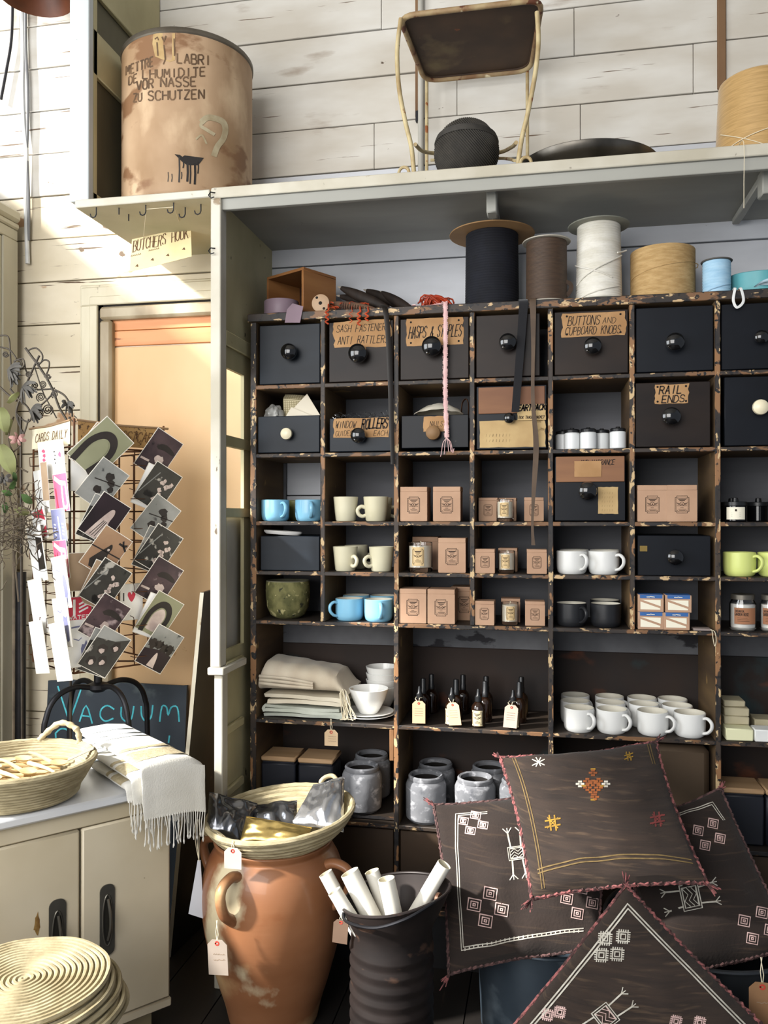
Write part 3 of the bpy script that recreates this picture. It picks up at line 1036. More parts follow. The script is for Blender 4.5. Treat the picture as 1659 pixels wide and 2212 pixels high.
def low_mug(m, inner, label, group, loc, rz, r=0.0485, h=0.074):
    t = thing('mug', label, 'mug', loc, rz, group)
    b = B()
    b.lathe([(0, 0.002), (r * 0.80, 0.0), (r * 0.93, 0.006), (r * 0.98, 0.016), (r, 0.03), (r, h - 0.002), (r - 0.002, h), (r - 0.0045, h - 0.002), (r - 0.006, 0.014), (r * 0.75, 0.007), (0, 0.007)],
            seg=40, mis=[0] * 6 + [1] * 4)
    b.obj('body', [m, inner], t)
    b = B()
    pts = smooth([(r - 0.004, 0, h * 0.80), (r + 0.012, 0, h * 0.85), (r + 0.026, 0, h * 0.70), (r + 0.026, 0, h * 0.46), (r + 0.013, 0, h * 0.26), (r - 0.003, 0, h * 0.20)], 6)
    b.tube(pts, 0.0052, 10, flat=1.25, up=(0, 0, 1))
    b.obj('handle', [m], t)
    return t


def tall_cup(label, group, loc, rz):
    t = thing('cup', label, 'cup', loc, rz, group)
    h = 0.083
    b = B()
    b.lathe([(0, 0.002), (0.031, 0.0), (0.0345, 0.004), (0.0385, h * 0.5), (0.0425, h - 0.001), (0.041, h), (0.0395, h - 0.002), (0.0355, h * 0.5), (0.031, 0.007), (0, 0.006)], seg=36)
    b.obj('body', [M_cmug], t)
    b = B()
    pts = smooth([(0.036, 0, h * 0.56), (0.05, 0, h * 0.60), (0.062, 0, h * 0.47), (0.058, 0, h * 0.28), (0.046, 0, h * 0.2), (0.034, 0, h * 0.24)], 6)
    b.tube(pts, 0.0065, 10)
    b.obj('handle', [M_cmug], t)
    return t


def at(px, Y, z, py=None):
    return Vector((XA(px, Y), Y, z + 0.0008))


# --- white, blue, charcoal and lime mugs
g = 'white mugs on the middle wide shelf'
rows = [('front', 2.752, (1250, 1321, 1409, 1489)), ('middle', 2.850, (1242, 1318, 1390, 1462)), ('back', 2.945, (1242, 1316, 1386, 1452))]
pos = ['first from the left', 'second from the left', 'third from the left', 'rightmost']
first = None
for rn_, Y, pxs in rows:
    for i, px in enumerate(pxs):
        lab = 'white mug on the wide shelf, %s of the %s row' % (pos[i], rn_)
        l = at(px, Y, ZR[6])
        if first is None:
            first = low_mug(M_wmug, M_lin, lab, g, l, R(-54))
        else:
            dup(first, l, R(-44 + 3 * ((i * 7 + len(rn_)) % 4 - 1)), lab, g)
g = 'white mugs above the charcoal mugs'
for i, (px, Y, lab) in enumerate(((1235, 2.757, 'white mug beside the drawer knob row, left of the pair above the charcoal mugs'), (1304, 2.757, 'white mug, right of the pair above the charcoal mugs'),
                                  (1240, 2.87, 'white mug half hidden behind the left one of the pair'), (1306, 2.867, 'white mug half hidden behind the right one of the pair'))):
    dup(first, at(px, Y, ZR[4]), R((-54, -40, 40, 60)[i]), lab, g)
bm_ = low_mug(M_bmug, M_lin, 'sky blue mug at the left of the third row, its handle to the right', 'blue mugs in the third row', at(595, 2.76, ZR[3]), R(-44))
dup(bm_, at(668, 2.762, ZR[3]), R(-68), 'sky blue mug with its handle to the front, beside the left divider', 'blue mugs in the third row')
gm = low_mug(M_gmug, M_gmug, 'olive green mug hidden behind the two blue ones', 'olive mugs', at(640, 2.9, ZR[3]), R(0))
g = 'blue mugs under the cream cups'
dup(bm_, at(755, 2.765, ZR[5]), R(222), 'sky blue mug with its handle to the left, under the cream cups', g)
dup(bm_, at(818, 2.757, ZR[5]), R(-72), 'sky blue mug with its handle to the front, under the cream cups', g)
dup(bm_, at(770, 2.885, ZR[5]), R(100), 'sky blue mug at the back behind the left blue one', g)
dup(bm_, at(829, 2.89, ZR[5]), R(100), 'pale blue mug at the back beside the divider', g)
km = low_mug(M_kmug, M_lin, 'charcoal mug with a pale inside, left of the pair', 'charcoal mugs', at(1234, 2.758, ZR[5]), R(-54))
dup(km, at(1308, 2.762, ZR[5]), R(80), 'charcoal mug with a pale inside, right of the pair', 'charcoal mugs')
dup(km, at(1306, 2.88, ZR[5]), R(60), 'charcoal mug behind the right one of the pair', 'charcoal mugs')
ym = low_mug(M_ymug, M_ymug, 'pale lime mug with its handle to the right, by the right edge', 'lime mugs', at(1597, 2.758, ZR[4]), R(-44))
dup(ym, at(1672, 2.762, ZR[4]), R(-60), 'pale lime mug cut off by the right edge', 'lime mugs')
# --- cream cups
g = 'cream tapered cups'
cu = tall_cup('cream tapered cup in the third row with its handle hidden', g, at(747, 2.752, ZR[3]), R(80))
dup(cu, at(812, 2.752, ZR[3]), R(196), 'cream tapered cup in the third row with its handle to the left', g)
dup(cu, at(822, 2.86, ZR[3]), R(10), 'cream tapered cup at the back of the third row', g)
dup(cu, at(746, 2.752, ZR[4]), R(-38), 'cream tapered cup in the fourth row with its handle to the right', g)
dup(cu, at(824, 2.754, ZR[4]), R(215), 'cream tapered cup in the fourth row with its handle to the left', g)
dup(cu, at(770, 2.88, ZR[4]), R(20), 'cream tapered cup at the back of the fourth row', g)


# --- kraft candle boxes
def emblem(b, w, h, fn, mi=0):
    """a printed label: double frame with clipped corners, lines of writing, an oval and wings"""
    c = 0.12 * w
    for k, lw in ((1.0, 0.035), (0.86, 0.018)):
        a, d = w / 2 * k, h / 2 * k
        pts = [(-a + c, -d), (a - c, -d), (a - c, -d + c), (a, -d + c), (a, d - c), (a - c, d - c), (a - c, d), (-a + c, d), (-a + c, d - c), (-a, d - c), (-a, -d + c), (-a + c, -d + c), (-a + c, -d)]
        for p, q in zip(pts, pts[1:]):
            b.stroke([p, q], w * lw, fn, mi)
    for y, ww, lw in ((0.31, 0.50, 0.07), (0.22, 0.36, 0.05), (-0.19, 0.22, 0.03), (-0.27, 0.5, 0.03), (-0.34, 0.4, 0.03)):
        x = -ww * w / 2
        rn = random.Random(int(y * 100))
        while x < ww * w / 2:
            l = rn.uniform(0.03, 0.07) * w
            b.stroke([(x, y * h), (x + l, y * h)], h * lw * 0.8, fn, mi)
            x += l + 0.02 * w
    pts = arc((0, 0.03 * h), 0.15 * w, 0, 2 * PI, 14, lambda x, y: (x, y))
    b.stroke(pts, w * 0.035, fn, mi)
    for sg in (-1, 1):
        for k in range(3):
            b.stroke([(sg * 0.18 * w, 0.05 * h - k * 0.03 * h), (sg * (0.40 - 0.05 * k) * w, 0.10 * h - k * 0.05 * h)], h * 0.022, fn, mi)
    b.stroke([(-0.36 * w, -0.08 * h), (0.36 * w, -0.08 * h)], h * 0.02, fn, mi)
    b.poly([(-0.06 * w, -0.02 * h), (0.06 * w, -0.02 * h), (0, 0.09 * h)], fn, mi)


def kraft_box(w, h, label, group, loc, rz=0.0):
    t = thing('candle_box', label, 'box', loc, rz, group)
    b = B()
    b.bx(-w / 2, w / 2, -w / 2, w / 2, 0, h * 0.86, 0, bev=0.001, fm={'+x': 1, '-x': 1, '+z': 1})
    b.obj('box', [M_kraft, M_kraftd], t)
    b = B()
    b.bx(-w / 2 - 0.0008, w / 2 + 0.0008, -w / 2 - 0.0008, w / 2 + 0.0008, h * 0.861, h, 0, bev=0.001, fm={'+x': 1, '-x': 1, '+z': 1})
    b.bx(-w / 2 - 0.0007, w / 2 + 0.0007, -w / 2 - 0.0007, -w / 2 + 0.002, h * 0.02, h * 0.861, 0)
    b.obj('sleeve', [M_kraft, M_kraftd], t)
    b = B()
    emblem(b, w * 0.46, h * 0.47, lambda x, y: Vector((x, -w / 2 - 0.0012, h * 0.47 + y)))
    b.obj('printed_label', [M_print], t)
    return t


BW, BH, SW, SH = 0.0885, 0.114, 0.0615, 0.079
gb, gs = 'large kraft candle boxes', 'small kraft candle boxes'
b1 = kraft_box(BW, BH, 'large kraft candle box in the third row, left of its pair below the wooden-knob drawer', gb, at(898, YF + 0.05, ZR[3]))
for px, Y, z, lab in ((968, YF + 0.05, 3, 'large kraft candle box in the third row, right of its pair below the wooden-knob drawer'),
                      (979, YF + 0.052, 4, 'large kraft candle box standing right of the big candle'),
                      (922, YF + 0.2, 4, 'large kraft candle box behind the big candle'),
                      (896, YF + 0.05, 5, 'large kraft candle box below the big candle, left of its pair'),
                      (956, YF + 0.052, 5, 'large kraft candle box below the big candle, right of its pair'),
                      (1005, YF + 0.16, 5, 'large kraft candle box at the back right of the pair below the big candle'),
                      (1405, YF + 0.05, 3, 'large kraft candle box above the scratched drawer, left of its pair'),
                      (1468, YF + 0.05, 3, 'large kraft candle box above the scratched drawer, right of its pair')):
    dup(b1, at(px, Y, ZR[z]), R(0.6), lab, gb)
s1 = kraft_box(SW, SH, 'small kraft candle box left of the candle in the fourth row', gs, at(1049, YF + 0.035, ZR[4]))
for px, Y, z, lab in ((1056, YF + 0.11, 3, 'small kraft candle box behind the candle in the third row, on its left'), (1096, YF + 0.15, 3, 'small kraft candle box at the back of the third row'),
                      (1153, YF + 0.1, 3, 'small kraft candle box right of the candle in the third row'), (1098, YF + 0.13, 4, 'small kraft candle box behind the candle in the fourth row'),
                      (1159, YF + 0.04, 4, 'small kraft candle box right of the candle in the fourth row, by the ribbon end'), (1048, YF + 0.035, 5, 'small kraft candle box left of the candle in the fifth row'),
                      (1103, YF + 0.13, 5, 'small kraft candle box behind the candle in the fifth row'), (1155, YF + 0.05, 5, 'small kraft candle box right of the candle in the fifth row')):
    dup(s1, at(px, Y, ZR[z]), R(2 if px > 1100 else -1), lab, gs)


def candle(r, h, label, group, loc):
    t = thing('candle', label, 'candle', loc, R(-4), group)
    base = 0.16 * h
    b = B()
    b.lathe([(0, 0.0005), (r - 0.002, 0.0), (r, 0.003), (r, h - 0.001), (r - 0.001, h), (r - 0.0022, h - 0.001), (r - 0.0024, base), (0, base - 0.002)], seg=36)
    b.obj('glass', [M_glass], t)
    b = B()
    b.lathe([(0, base + 0.0006), (r - 0.0035, base + 0.0006), (r - 0.0032, h * 0.88), (0, h * 0.87)], seg=32)
    b.obj('wax', [M_wax], t)
    b = B()
    b.tube([(0, 0, h * 0.87), (0.001, 0, h * 0.95), (0.002, 0, h * 1.04)], 0.001, 6)
    b.obj('wick', [M_string], t)
    b = B()
    rr = r + 0.0004
    fn = lambda x, y: Vector((rr * math.sin(x / r), -rr * math.cos(x / r), h * 0.53 + y))
    f2 = lambda x, y: Vector(((rr + 0.0004) * math.sin(x / r), -(rr + 0.0004) * math.cos(x / r), h * 0.53 + y))
    w = r * 1.05
    b.grid(lambda u, v: fn((u - 0.5) * w, (v - 0.5) * h * 0.62), 12, 1)
    emblem(b, w * 0.86, h * 0.54, f2, 1)
    b.obj('printed_label', [M_lab, M_print], t)
    return t


candle(0.0405, 0.099, 'big white candle in a glass tumbler on the fourth shelf', 'big candles', at(908, YF + 0.045, ZR[4]))
c1 = candle(0.028, 0.073, 'small candle in a glass in the third row, in front of kraft boxes', 'small candles', at(1091, YF + 0.035, ZR[3]))
dup(c1, at(1094, YF + 0.04, ZR[4]), R(-6), 'small candle in a glass in the fourth row', 'small candles')
dup(c1, at(1101, YF + 0.045, ZR[5]), R(8), 'small candle in a glass in the fifth row', 'small candles')

# --- boxed soaps with blue tops
M_blue = mat('blue_print', '#2f5f9c', rough=0.6)
M_cardw = mat('white_card', '#e9e3cf', rough=0.7)


def soap_box(label, loc, rz):
    w, d, h = 0.078, 0.06, 0.054
    t = thing('soap_box', label, 'box', loc, rz, 'boxed soaps with blue tops')
    b = B()
    b.bx(-w / 2, w / 2, -d / 2, d / 2, 0, h, 0, bev=0.0012)
    b.obj('carton', [M_kraft], t)
    b = B()
    b.bx(-w * 0.42, w * 0.44, -d / 2 - 0.0006, -d / 2 + 0.001, h * 0.79, h * 0.99, 0)
    b.bx(-w * 0.46, w * 0.46, -d / 2 + 0.0, d / 2 - 0.008, h, h + 0.0006, 0)
    rn = random.Random(4)
    for k in range(7):
        b.stroke([(-0.012 + k * 0.0035, rn.uniform(-0.0008, 0.0008)), (-0.0100 + k * 0.0035, rn.uniform(-0.001, 0.001))], 0.0022, lambda x, y: Vector((x, -d / 2 - 0.001, h * 0.88 + y)), 1)
    b.obj('blue_band', [M_blue, M_cardw], t)
    b = B()
    f = lambda x, y: Vector((x * w, -d / 2 - 0.0007, y * h))
    b.poly([(-0.40, 0.14), (-0.40, 0.60), (0.36, 0.22), (0.36, 0.14)], f)
    b.poly([(-0.40, 0.70), (0.38, 0.70), (0.38, 0.34), (-0.30, 0.68)], f)
    b.obj('window', [M_cardw], t)
    return t


hs = 0.0547
s_ = soap_box('boxed soap with a blue top, lower left of the stack of four', at(1403, YF + 0.035, ZR[5]), 0)
for px, k, lab in ((1458, 0, 'boxed soap with a blue top, lower right of the stack of four'), (1403, 1, 'boxed soap with a blue top, upper left of the stack of four'), (1462, 1, 'boxed soap with a blue top, upper right of the stack of four')):
    dup(s_, at(px, YF + 0.035, ZR[5] + k * hs), R(0), lab, 'boxed soaps with blue tops')
t = thing('loose_tag', 'grey card tag with a white string loop hanging off the fifth shelf', 'tag', at(1515, YF + 0.03, ZR[5]), world=True)
b = B()
x0, x1 = XA(1496, YF + 0.02), XA(1534, YF + 0.02)
b.bx(x0, x1, YF + 0.006, YF + 0.05, ZR[5] + 0.0005, ZR[5] + 0.007, 0, bev=0.001)
b.obj('card', [mat('mauve_grey_card', '#8b7f7a', rough=0.8)], t)
b = B()
q = Vector((x1 - 0.004, YF + 0.01, ZR[5] + 0.004))
b.tube(smooth([q, q + Vector((0.004, -0.014, 0)), q + Vector((0.007, -0.016, -0.025)), q + Vector((0.012, -0.016, -0.048)), q + Vector((0.016, -0.016, -0.03)), q + Vector((0.012, -0.014, -0.004)), q], 5), 0.0012, 6)
b.obj('string', [M_string], t)


# --- candle jars, black jars, small white canisters
def jar_candle(label, loc):
    t = thing('jar_candle', label, 'candle', loc, R(-8), 'white candles in glass jars')
    r, h = 0.039, 0.112
    b = B()
    b.lathe([(0, 0.0), (r - 0.006, 0.0), (r, 0.006), (r, h * 0.74), (r - 0.006, h * 0.84), (r - 0.006, h * 0.9), (r - 0.009, h * 0.9), (r - 0.009, h * 0.84), (r - 0.003, h * 0.74), (r - 0.003, 0.008), (0, 0.005)], seg=36)
    b.obj('glass', [M_glass], t)
    b = B()
    b.lathe([(0, 0.006), (r - 0.008, 0.006), (r - 0.0038, 0.011), (r - 0.0038, h * 0.73), (0, h * 0.73)], seg=32)
    b.obj('wax', [mat('bright_wax', '#ece9e1', rough=0.5)], t)
    b = B()
    b.lathe([(r - 0.004, h * 0.86), (r - 0.004, h * 0.985), (r - 0.006, h), (0, h)], seg=36)
    b.obj('lid', [mat('grey_lid', '#6c675f', rough=0.4, metal=0.7)], t)
    b = B()
    f = lambda x, y: Vector(((r + 0.0006) * math.sin(x / r), -(r + 0.0006) * math.cos(x / r), h * 0.42 + y))
    f2 = lambda x, y: Vector(((r + 0.001) * math.sin(x / r), -(r + 0.001) * math.cos(x / r), h * 0.42 + y))
    b.grid(lambda u, v: f((u - 0.42) * 0.068, (v - 0.5) * 0.05), 14, 1)
    b.text('BOTANICAL', -0.024, 0.012, 0.006, f2, mi=1, fit=0.026, w=0.0011)
    b.text('GARDEN ROSE', -0.026, 0.001, 0.008, f2, mi=1, fit=0.040, w=0.0014)
    for k in range(3):
        b.stroke([(-0.018, -0.006 - 0.005 * k), (0.010 + 0.003 * k, -0.006 - 0.005 * k)], 0.001, f2, 1, 0.004)
    b.obj('paper_label', [mat('brown_label', '#9a6a4c', rough=0.8), M_print], t)
    return t


j = jar_candle('white candle in a glass jar with a brown label, right-hand fifth shelf', at(1604, YF + 0.05, ZR[5]))
dup(j, at(1670, YF + 0.05, ZR[5]), R(-20), 'white candle jar cut off by the right edge', 'white candles in glass jars')


def black_jar(label, loc, lab=True):
    t = thing('black_jar', label, 'jar', loc, R(-8), 'black jars')
    r, h = 0.034, 0.062
    b = B()
    b.lathe([(0, 0), (r - 0.003, 0), (r, 0.003), (r, h * 0.78), (r - 0.002, h * 0.8), (0, h * 0.8)], seg=32)
    b.obj('body', [mat('black_glass', '#0c0c0e', rough=0.12)], t)
    b = B()
    b.lathe([(0, h * 0.801), (r + 0.001, h * 0.801), (r + 0.001, h * 0.97), (r - 0.001, h), (r * 0.3, h), (r * 0.25, h + 0.012), (0, h + 0.014)], seg=32)
    b.obj('lid', [M_plastic], t)
    if lab:
        b = B()
        f = lambda x, y: Vector(((r + 0.0006) * math.sin(x / r), -(r + 0.0006) * math.cos(x / r), h * 0.42 + y))
        f2 = lambda x, y: Vector(((r + 0.0011) * math.sin(x / r), -(r + 0.0011) * math.cos(x / r), h * 0.42 + y))
        b.grid(lambda u, v: f((u - 0.5) * 0.058, (v - 0.5) * 0.038), 10, 1)
        b.poly([(-0.003, 0.006), (0.003, 0.006), (0.003, 0.011), (0, 0.0135), (-0.003, 0.011)], f2, 1)
        for k in range(3):
            b.stroke([(-0.012, 0.001 - 0.005 * k), (0.012, 0.001 - 0.005 * k)], 0.001, f2, 1)
        b.obj('white_label', [M_cardw, M_ink], t)
    return t


bj = black_jar('black lidded jar with a white label at the front of the right-hand third shelf', at(1588, YF + 0.04, ZR[3]))
dup(bj, at(1683, YF + 0.04, ZR[3]), R(-20), 'black lidded jar with a white label cut off by the right edge', 'black jars')
bk = black_jar('unlabelled black jar behind the labelled one, on its left', at(1580, YF + 0.14, ZR[3]), False)
dup(bk, at(1638, YF + 0.13, ZR[3]), 0, 'unlabelled black jar between the two labelled ones', 'black jars')
g = 'white canisters with black lids'


def canister(label, loc):
    t = thing('small_canister', label, 'canister', loc, 0, g)
    r, h = 0.0255, 0.054
    b = B()
    b.lathe([(0, 0), (r - 0.002, 0), (r, 0.002), (r, h - 0.003), (r - 0.003, h), (0, h)], seg=32)
    b.obj('body', [mat('white_plastic', '#d9dbdb', rough=0.35)], t)
    b = B()
    b.lathe([(r - 0.002, h + 0.0003), (r - 0.001, h + 0.008), (r - 0.004, h + 0.011), (0.008, h + 0.0115), (0.006, h + 0.016), (0, h + 0.0165)], seg=32)
    b.lathe([(0, h + 0.0003), (r - 0.002, h + 0.0003)], seg=32)
    b.obj('lid', [M_plastic], t)
    return t


c0 = canister('white canister with a black lid, third of the five counted from the left', at(1271, YF + 0.03, ZR[2]))
for px, dy, lab in ((1217, 0.09, 'white canister with a black lid, leftmost of the five'), (1236, 0.045, 'white canister with a black lid, second of the five counted from the left'),
                    (1300, 0.075, 'white canister with a black lid, fourth of the five counted from the left'), (1335, 0.028, 'white canister with a black lid, rightmost of the five')):
    dup(c0, at(px, YF + dy, ZR[2]), 0, lab, g)

# --- the planter, the white tray on the box drawer
M_speck = mat('speckled_moss_glaze', '#737046', '#52522f', sc=28, lo=0.4, hi=0.6, rough=0.8, bump=0.5, bsc=60, chips=(('#a8a071', 0.60, 42), ('#2f3020', 0.655, 55)))
t = thing('planter', 'round mossy green speckled planter on the left of the fifth row', 'planter', at(622, YF + 0.082, ZR[5]))
b = B()
b.lathe([(0, 0.002), (0.042, 0), (0.060, 0.012), (0.072, 0.038), (0.077, 0.075), (0.077, 0.115), (0.0755, 0.128)], seg=48)
b.obj('bowl', [M_speck], t)
b = B()
b.lathe([(0.0755, 0.128), (0.0735, 0.131), (0.070, 0.129), (0.069, 0.10), (0.064, 0.04), (0.04, 0.014), (0, 0.012)], seg=48)
b.obj('rim', [mat('grey_clay', '#77745f', '#5e5c4c', sc=12, rough=0.8)], t)
zd = P(628, 1158, YF + 0.012).z
b = B()
c = Vector((XA(611, YF + 0.06), YF + 0.06, zd + 0.0045))
b.lathe([(0, 0.001), (0.030, 0.0), (0.034, 0.006), (0.0345, 0.012), (0.033, 0.0125), (0.031, 0.007), (0.028, 0.004), (0, 0.004)], c, 40, 0, Matrix.Rotation(R(3.5), 3, 'Y'), sx=2.0)
tag(b.obj('oval_tray', [mat('white_enamel', '#d9d7d3', rough=0.35)], org=c), 'long white oval enamel tray lying on the low blue-black box', 'tray')


# --- folded cloths
def folded(b, x0, x1, y0, y1, z, layers, th, seed=1, mi=0, sag=0.004, slip=0.012):
    """a length of cloth folded back and forth; folds at both ends, seen from the front as loops"""
    rn = random.Random(seed)
    step = th * 1.35
    cl = []
    for i in range(layers):
        zc = z + th / 2 + i * step
        a, c = x0 + rn.uniform(0, slip), x1 - rn.uniform(0, slip)
        n = 14
        row = [(a + (c - a) * k / n, zc + sag * math.sin(3.1 * k / n + i)) for k in range(n + 1)]
        if i % 2:
            row = row[::-1]
        if cl:
            ex = row[0][0]
            sgn = 1 if i % 2 else -1
            for q in (-50, 0, 50):
                cl.append((ex + sgn * step * 0.5 * math.cos(R(q)) , zc - step / 2 + step / 2 * math.sin(R(q))))
        cl.extend(row)
    n = len(cl)
    up, dn = [], []
    for i in range(n):
        a, c = cl[max(i - 1, 0)], cl[min(i + 1, n - 1)]
        d = Vector((c[0] - a[0], c[1] - a[1])).normalized()
        nn = Vector((-d.y, d.x)) * th / 2
        up.append((cl[i][0] + nn.x, cl[i][1] + nn.y))
        dn.append((cl[i][0] - nn.x, cl[i][1] - nn.y))
    loop = up + dn[::-1]
    ny = 6

    def fn(u, v):
        i = int(round(u * len(loop))) % len(loop)
        p = loop[i]
        y = y0 + (y1 - y0) * v
        w = 0.003 * mnoise.noise(Vector((p[0] * 14, y * 9, p[1] * 30 + seed)))
        return Vector((p[0] + w, y + w * 2 + 0.004 * mnoise.noise(Vector((p[1] * 60, seed, p[0] * 8))), p[1] + w * 0.6))
    b.grid(fn, len(loop), ny, mi, cu=True)
    m_ = len(loop)
    base = len(b.v) - m_ * (ny + 1)
    for j in (0, ny):
        for i in range(n - 1):
            q = [base + k * (ny + 1) + j for k in (i, i + 1, m_ - 2 - i, m_ - 1 - i)]
            b.f.append(tuple(q))
            b.m.append(mi)
    return b


M_cloth1 = mat('oatmeal_cloth', '#cdc2ae', '#bfb29c', sc=5, rough=0.95, bump=0.2, bsc=240, sheen=0.2, wave=('#a18d78', 'X', 5.0, 0.25, 0.6))
M_cloth2 = mat('ecru_cloth', '#d8d0be', '#cbc1ab', sc=5, rough=0.95, bump=0.2, bsc=240)
M_cloth3 = mat('pale_sage_cloth', '#c3c6ba', '#aeb3a6', sc=6, rough=0.95, bump=0.2, bsc=240)
g = 'folded cloths beside the bowls'
Z6 = ZR[6]
x0, x1 = XA(569, YF + 0.03), XA(735, YF + 0.03)
b = B()
folded(b, x0, x1, YF + 0.03, YF + 0.25, Z6 + 0.001, 3, 0.0105, 1)
tag(b.obj('folded_cloth', [M_cloth3], org=(x0, YF + 0.14, Z6)), 'pale sage folded cloth, lowest of the three beside the bowls', 'cloth', g)
b = B()
folded(b, x0 + 0.004, x1 + 0.004, YF + 0.025, YF + 0.25, Z6 + 0.0465, 2, 0.013, 2)
tag(b.obj('folded_cloth', [M_cloth2], org=(x0, YF + 0.14, Z6 + 0.0465)), 'ecru folded cloth in the middle of the three beside the bowls', 'cloth', g)
zc = Z6 + 0.087
xa, xb = XA(560, YF + 0.03), XA(752, YF + 0.03)
b = B()


def roll(u, v):
    # a loose top cloth: rounded on the left, thinning to the right
    a = 2 * PI * v
    x = xa + (xb - xa) * u
    hgt = (0.042 * (1 - u) ** 0.35 + 0.010) * (0.35 + 0.65 * min(1, u / 0.06 + 0.1) ** 0.5) * (1.0 if u < 0.85 else max(0.25, (1 - u) / 0.15))
    yy = YF + 0.135 + 0.11 * math.copysign(abs(math.cos(a)) ** 0.6, math.cos(a)) * (1 - 0.12 * u)
    zz = zc + hgt + hgt * math.copysign(abs(math.sin(a)) ** 0.7, math.sin(a))
    w = 0.010 * mnoise.noise(Vector((x * 11, yy * 9, zz * 8))) + 0.005 * mnoise.noise(Vector((x * 30, yy * 24, 2)))
    if math.sin(a) > 0:
        zz += w
    return Vector((x, yy + w * 0.5, max(zz, zc)))


b.grid(roll, 40, 36, 0, cv=True)
for k in range(3):
    yq = YF + 0.022 - 0.001 * k
    b.tube(smooth([(xa + 0.004, yq, zc + 0.03 + 0.012 * k), (xa + 0.1, yq - 0.002, zc + 0.024 + 0.013 * k), (xb - 0.12, yq, zc + 0.020 + 0.008 * k)], 6), 0.0055, 8, 0)
to = b.obj('folded_cloth', [M_cloth1], org=(xa, YF + 0.14, zc))
tag(to, 'bulky oatmeal striped cloth rolled on top of the folded cloths beside the bowls', 'cloth', g)
b = B()
xq = XA(742, YF + 0.02)
for k in range(16):
    rn = random.Random(k)
    s0 = Vector((xq + rn.uniform(-0.02, 0.012), YF + 0.03 + rn.uniform(-0.015, 0.015), zc + rn.uniform(0.0, 0.02)))
    b.tube(smooth([s0, s0 + Vector((rn.uniform(0.004, 0.02), -0.012, -0.03)), Vector((s0.x + rn.uniform(0.01, 0.035), YF + 0.012, Z6 + 0.015)), Vector((s0.x + rn.uniform(0.0, 0.04), YF + 0.008 + rn.uniform(0, .02), Z6 + 0.007))], 5), 0.0018, 5)
b.obj('fringe', [M_string], to)
bpy.context.view_layer.update()
to.children[0].matrix_parent_inverse = to.matrix_world.inverted()


def hang_tag(label, top, w, h, m=None, tilt=0.0, hang=0.05, grp=None, lines=3, n=Vector((0, -1, 0)), name='price_tag', sway=0.0):
    """a luggage tag hanging from a string; top is where the string is tied"""
    m = m or M_tag
    t = thing(name, label, 'tag', top, world=True, group=grp)
    n = Vector(n).normalized()
    up = Vector((sway, 0, 1)).normalized()
    rt = up.cross(n).normalized() * -1
    ct, st = math.cos(tilt), math.sin(tilt)
    e1, e2 = rt * ct + up * st, up * ct - rt * st
    o = Vector(top) - Vector((sway, 0, 1)).normalized() * hang + n * 0.003
    b = B()
    c = w * 0.24
    out = [(-w / 2, -h), (w / 2, -h), (w / 2, -c), (w / 2 - c, 0), (-w / 2 + c, 0), (-w / 2, -c)]
    b.slab(out, lambda x, y, d: o + e1 * x + e2 * y + n * d, 0.0009, 0)
    b.stroke(arc((0, -c * 0.75), w * 0.085, 0, 2 * PI, 10, lambda x, y: (x, y)), w * 0.07, lambda x, y: o + e1 * x + e2 * y + n * 0.0014, 1)
    rn = random.Random(int(w * 1e5) + lines)
    for k in range(lines):
        yy = -h * (0.42 + 0.15 * k)
        x = -w * 0.36
        while x < w * rn.uniform(0.05, 0.34):
            b.stroke([(x, yy), (x + w * 0.05, yy + h * rn.uniform(-0.02, 0.03)), (x + w * 0.09, yy)], w * 0.03, lambda x_, y_: o + e1 * x_ + e2 * y_ + n * 0.0014, 2)
            x += w * 0.12
    b.obj('card', [m, M_tagred, mat('pencil_grey', '#8d7a66', rough=0.8)], t)
    b = B()
    q = o + e2 * (-c * 0.75)
    b.tube([Vector(top), Vector(top).lerp(q, 0.5) + e1 * 0.004, q], 0.001, 5)
    b.tube([Vector(top) + e1 * 0.003, Vector(top).lerp(q, 0.6) - e1 * 0.003, q], 0.001, 5)
    b.obj('string', [M_string], t)
    return t


p = P(716, 1553, YF - 0.004)
hang_tag('small manila tag hanging over the shelf edge below the folded cloths', p, 0.046, 0.054, hang=0.035)


# --- bowls and plates
M_bowl = mat('white_porcelain', '#e3e3df', rough=0.2, coat=0.3)


def bowl(label, loc, r, h, group):
    b = B()
    b.lathe([(0, 0.003), (r * 0.42, 0.003), (r * 0.44, 0.0), (r * 0.48, 0.003), (r * 0.66, h * 0.3), (r * 0.86, h * 0.65), (r, h), (r - 0.003, h + 0.001), (r * 0.82, h * 0.62), (r * 0.6, h * 0.26), (r * 0.4, 0.010), (0, 0.009)], seg=48)
    o = b.obj('bowl', [M_bowl])
    o.location = loc
    return tag(o, label, 'bowl', group)


def plate(label, loc, r):
    b = B()
    b.lathe([(0, 0.002), (r * 0.6, 0.002), (r * 0.62, 0.0), (r * 0.7, 0.003), (r, 0.012), (r - 0.001, 0.0135), (r * 0.68, 0.0065), (0, 0.006)], seg=56)
    o = b.obj('plate', [M_bowl])
    o.location = loc
    return tag(o, label, 'plate', 'plates under the front bowl')


pl = at(795, YF + 0.098, Z6 + 0.0005)
plate('white plate lying under another plate below the front bowl', pl, 0.093)
plate('white plate directly under the front bowl', pl + Vector((0.002, -0.001, 0.0075)), 0.088)
bowl('white tapered bowl standing on the plates in front', pl + Vector((0.004, -0.006, 0.0145)), 0.069, 0.084, 'white bowls')
for k, lab in enumerate(('white bowl at the bottom of the stack beside the divider', 'white bowl second from the bottom of the stack beside the divider', 'white bowl third from the bottom of the stack beside the divider', 'white bowl topmost of the stack beside the divider')):
    bowl(lab, at(826, YF + 0.232, Z6 + 0.0008 + 0.023 * k), 0.060, 0.080, 'white bowls')


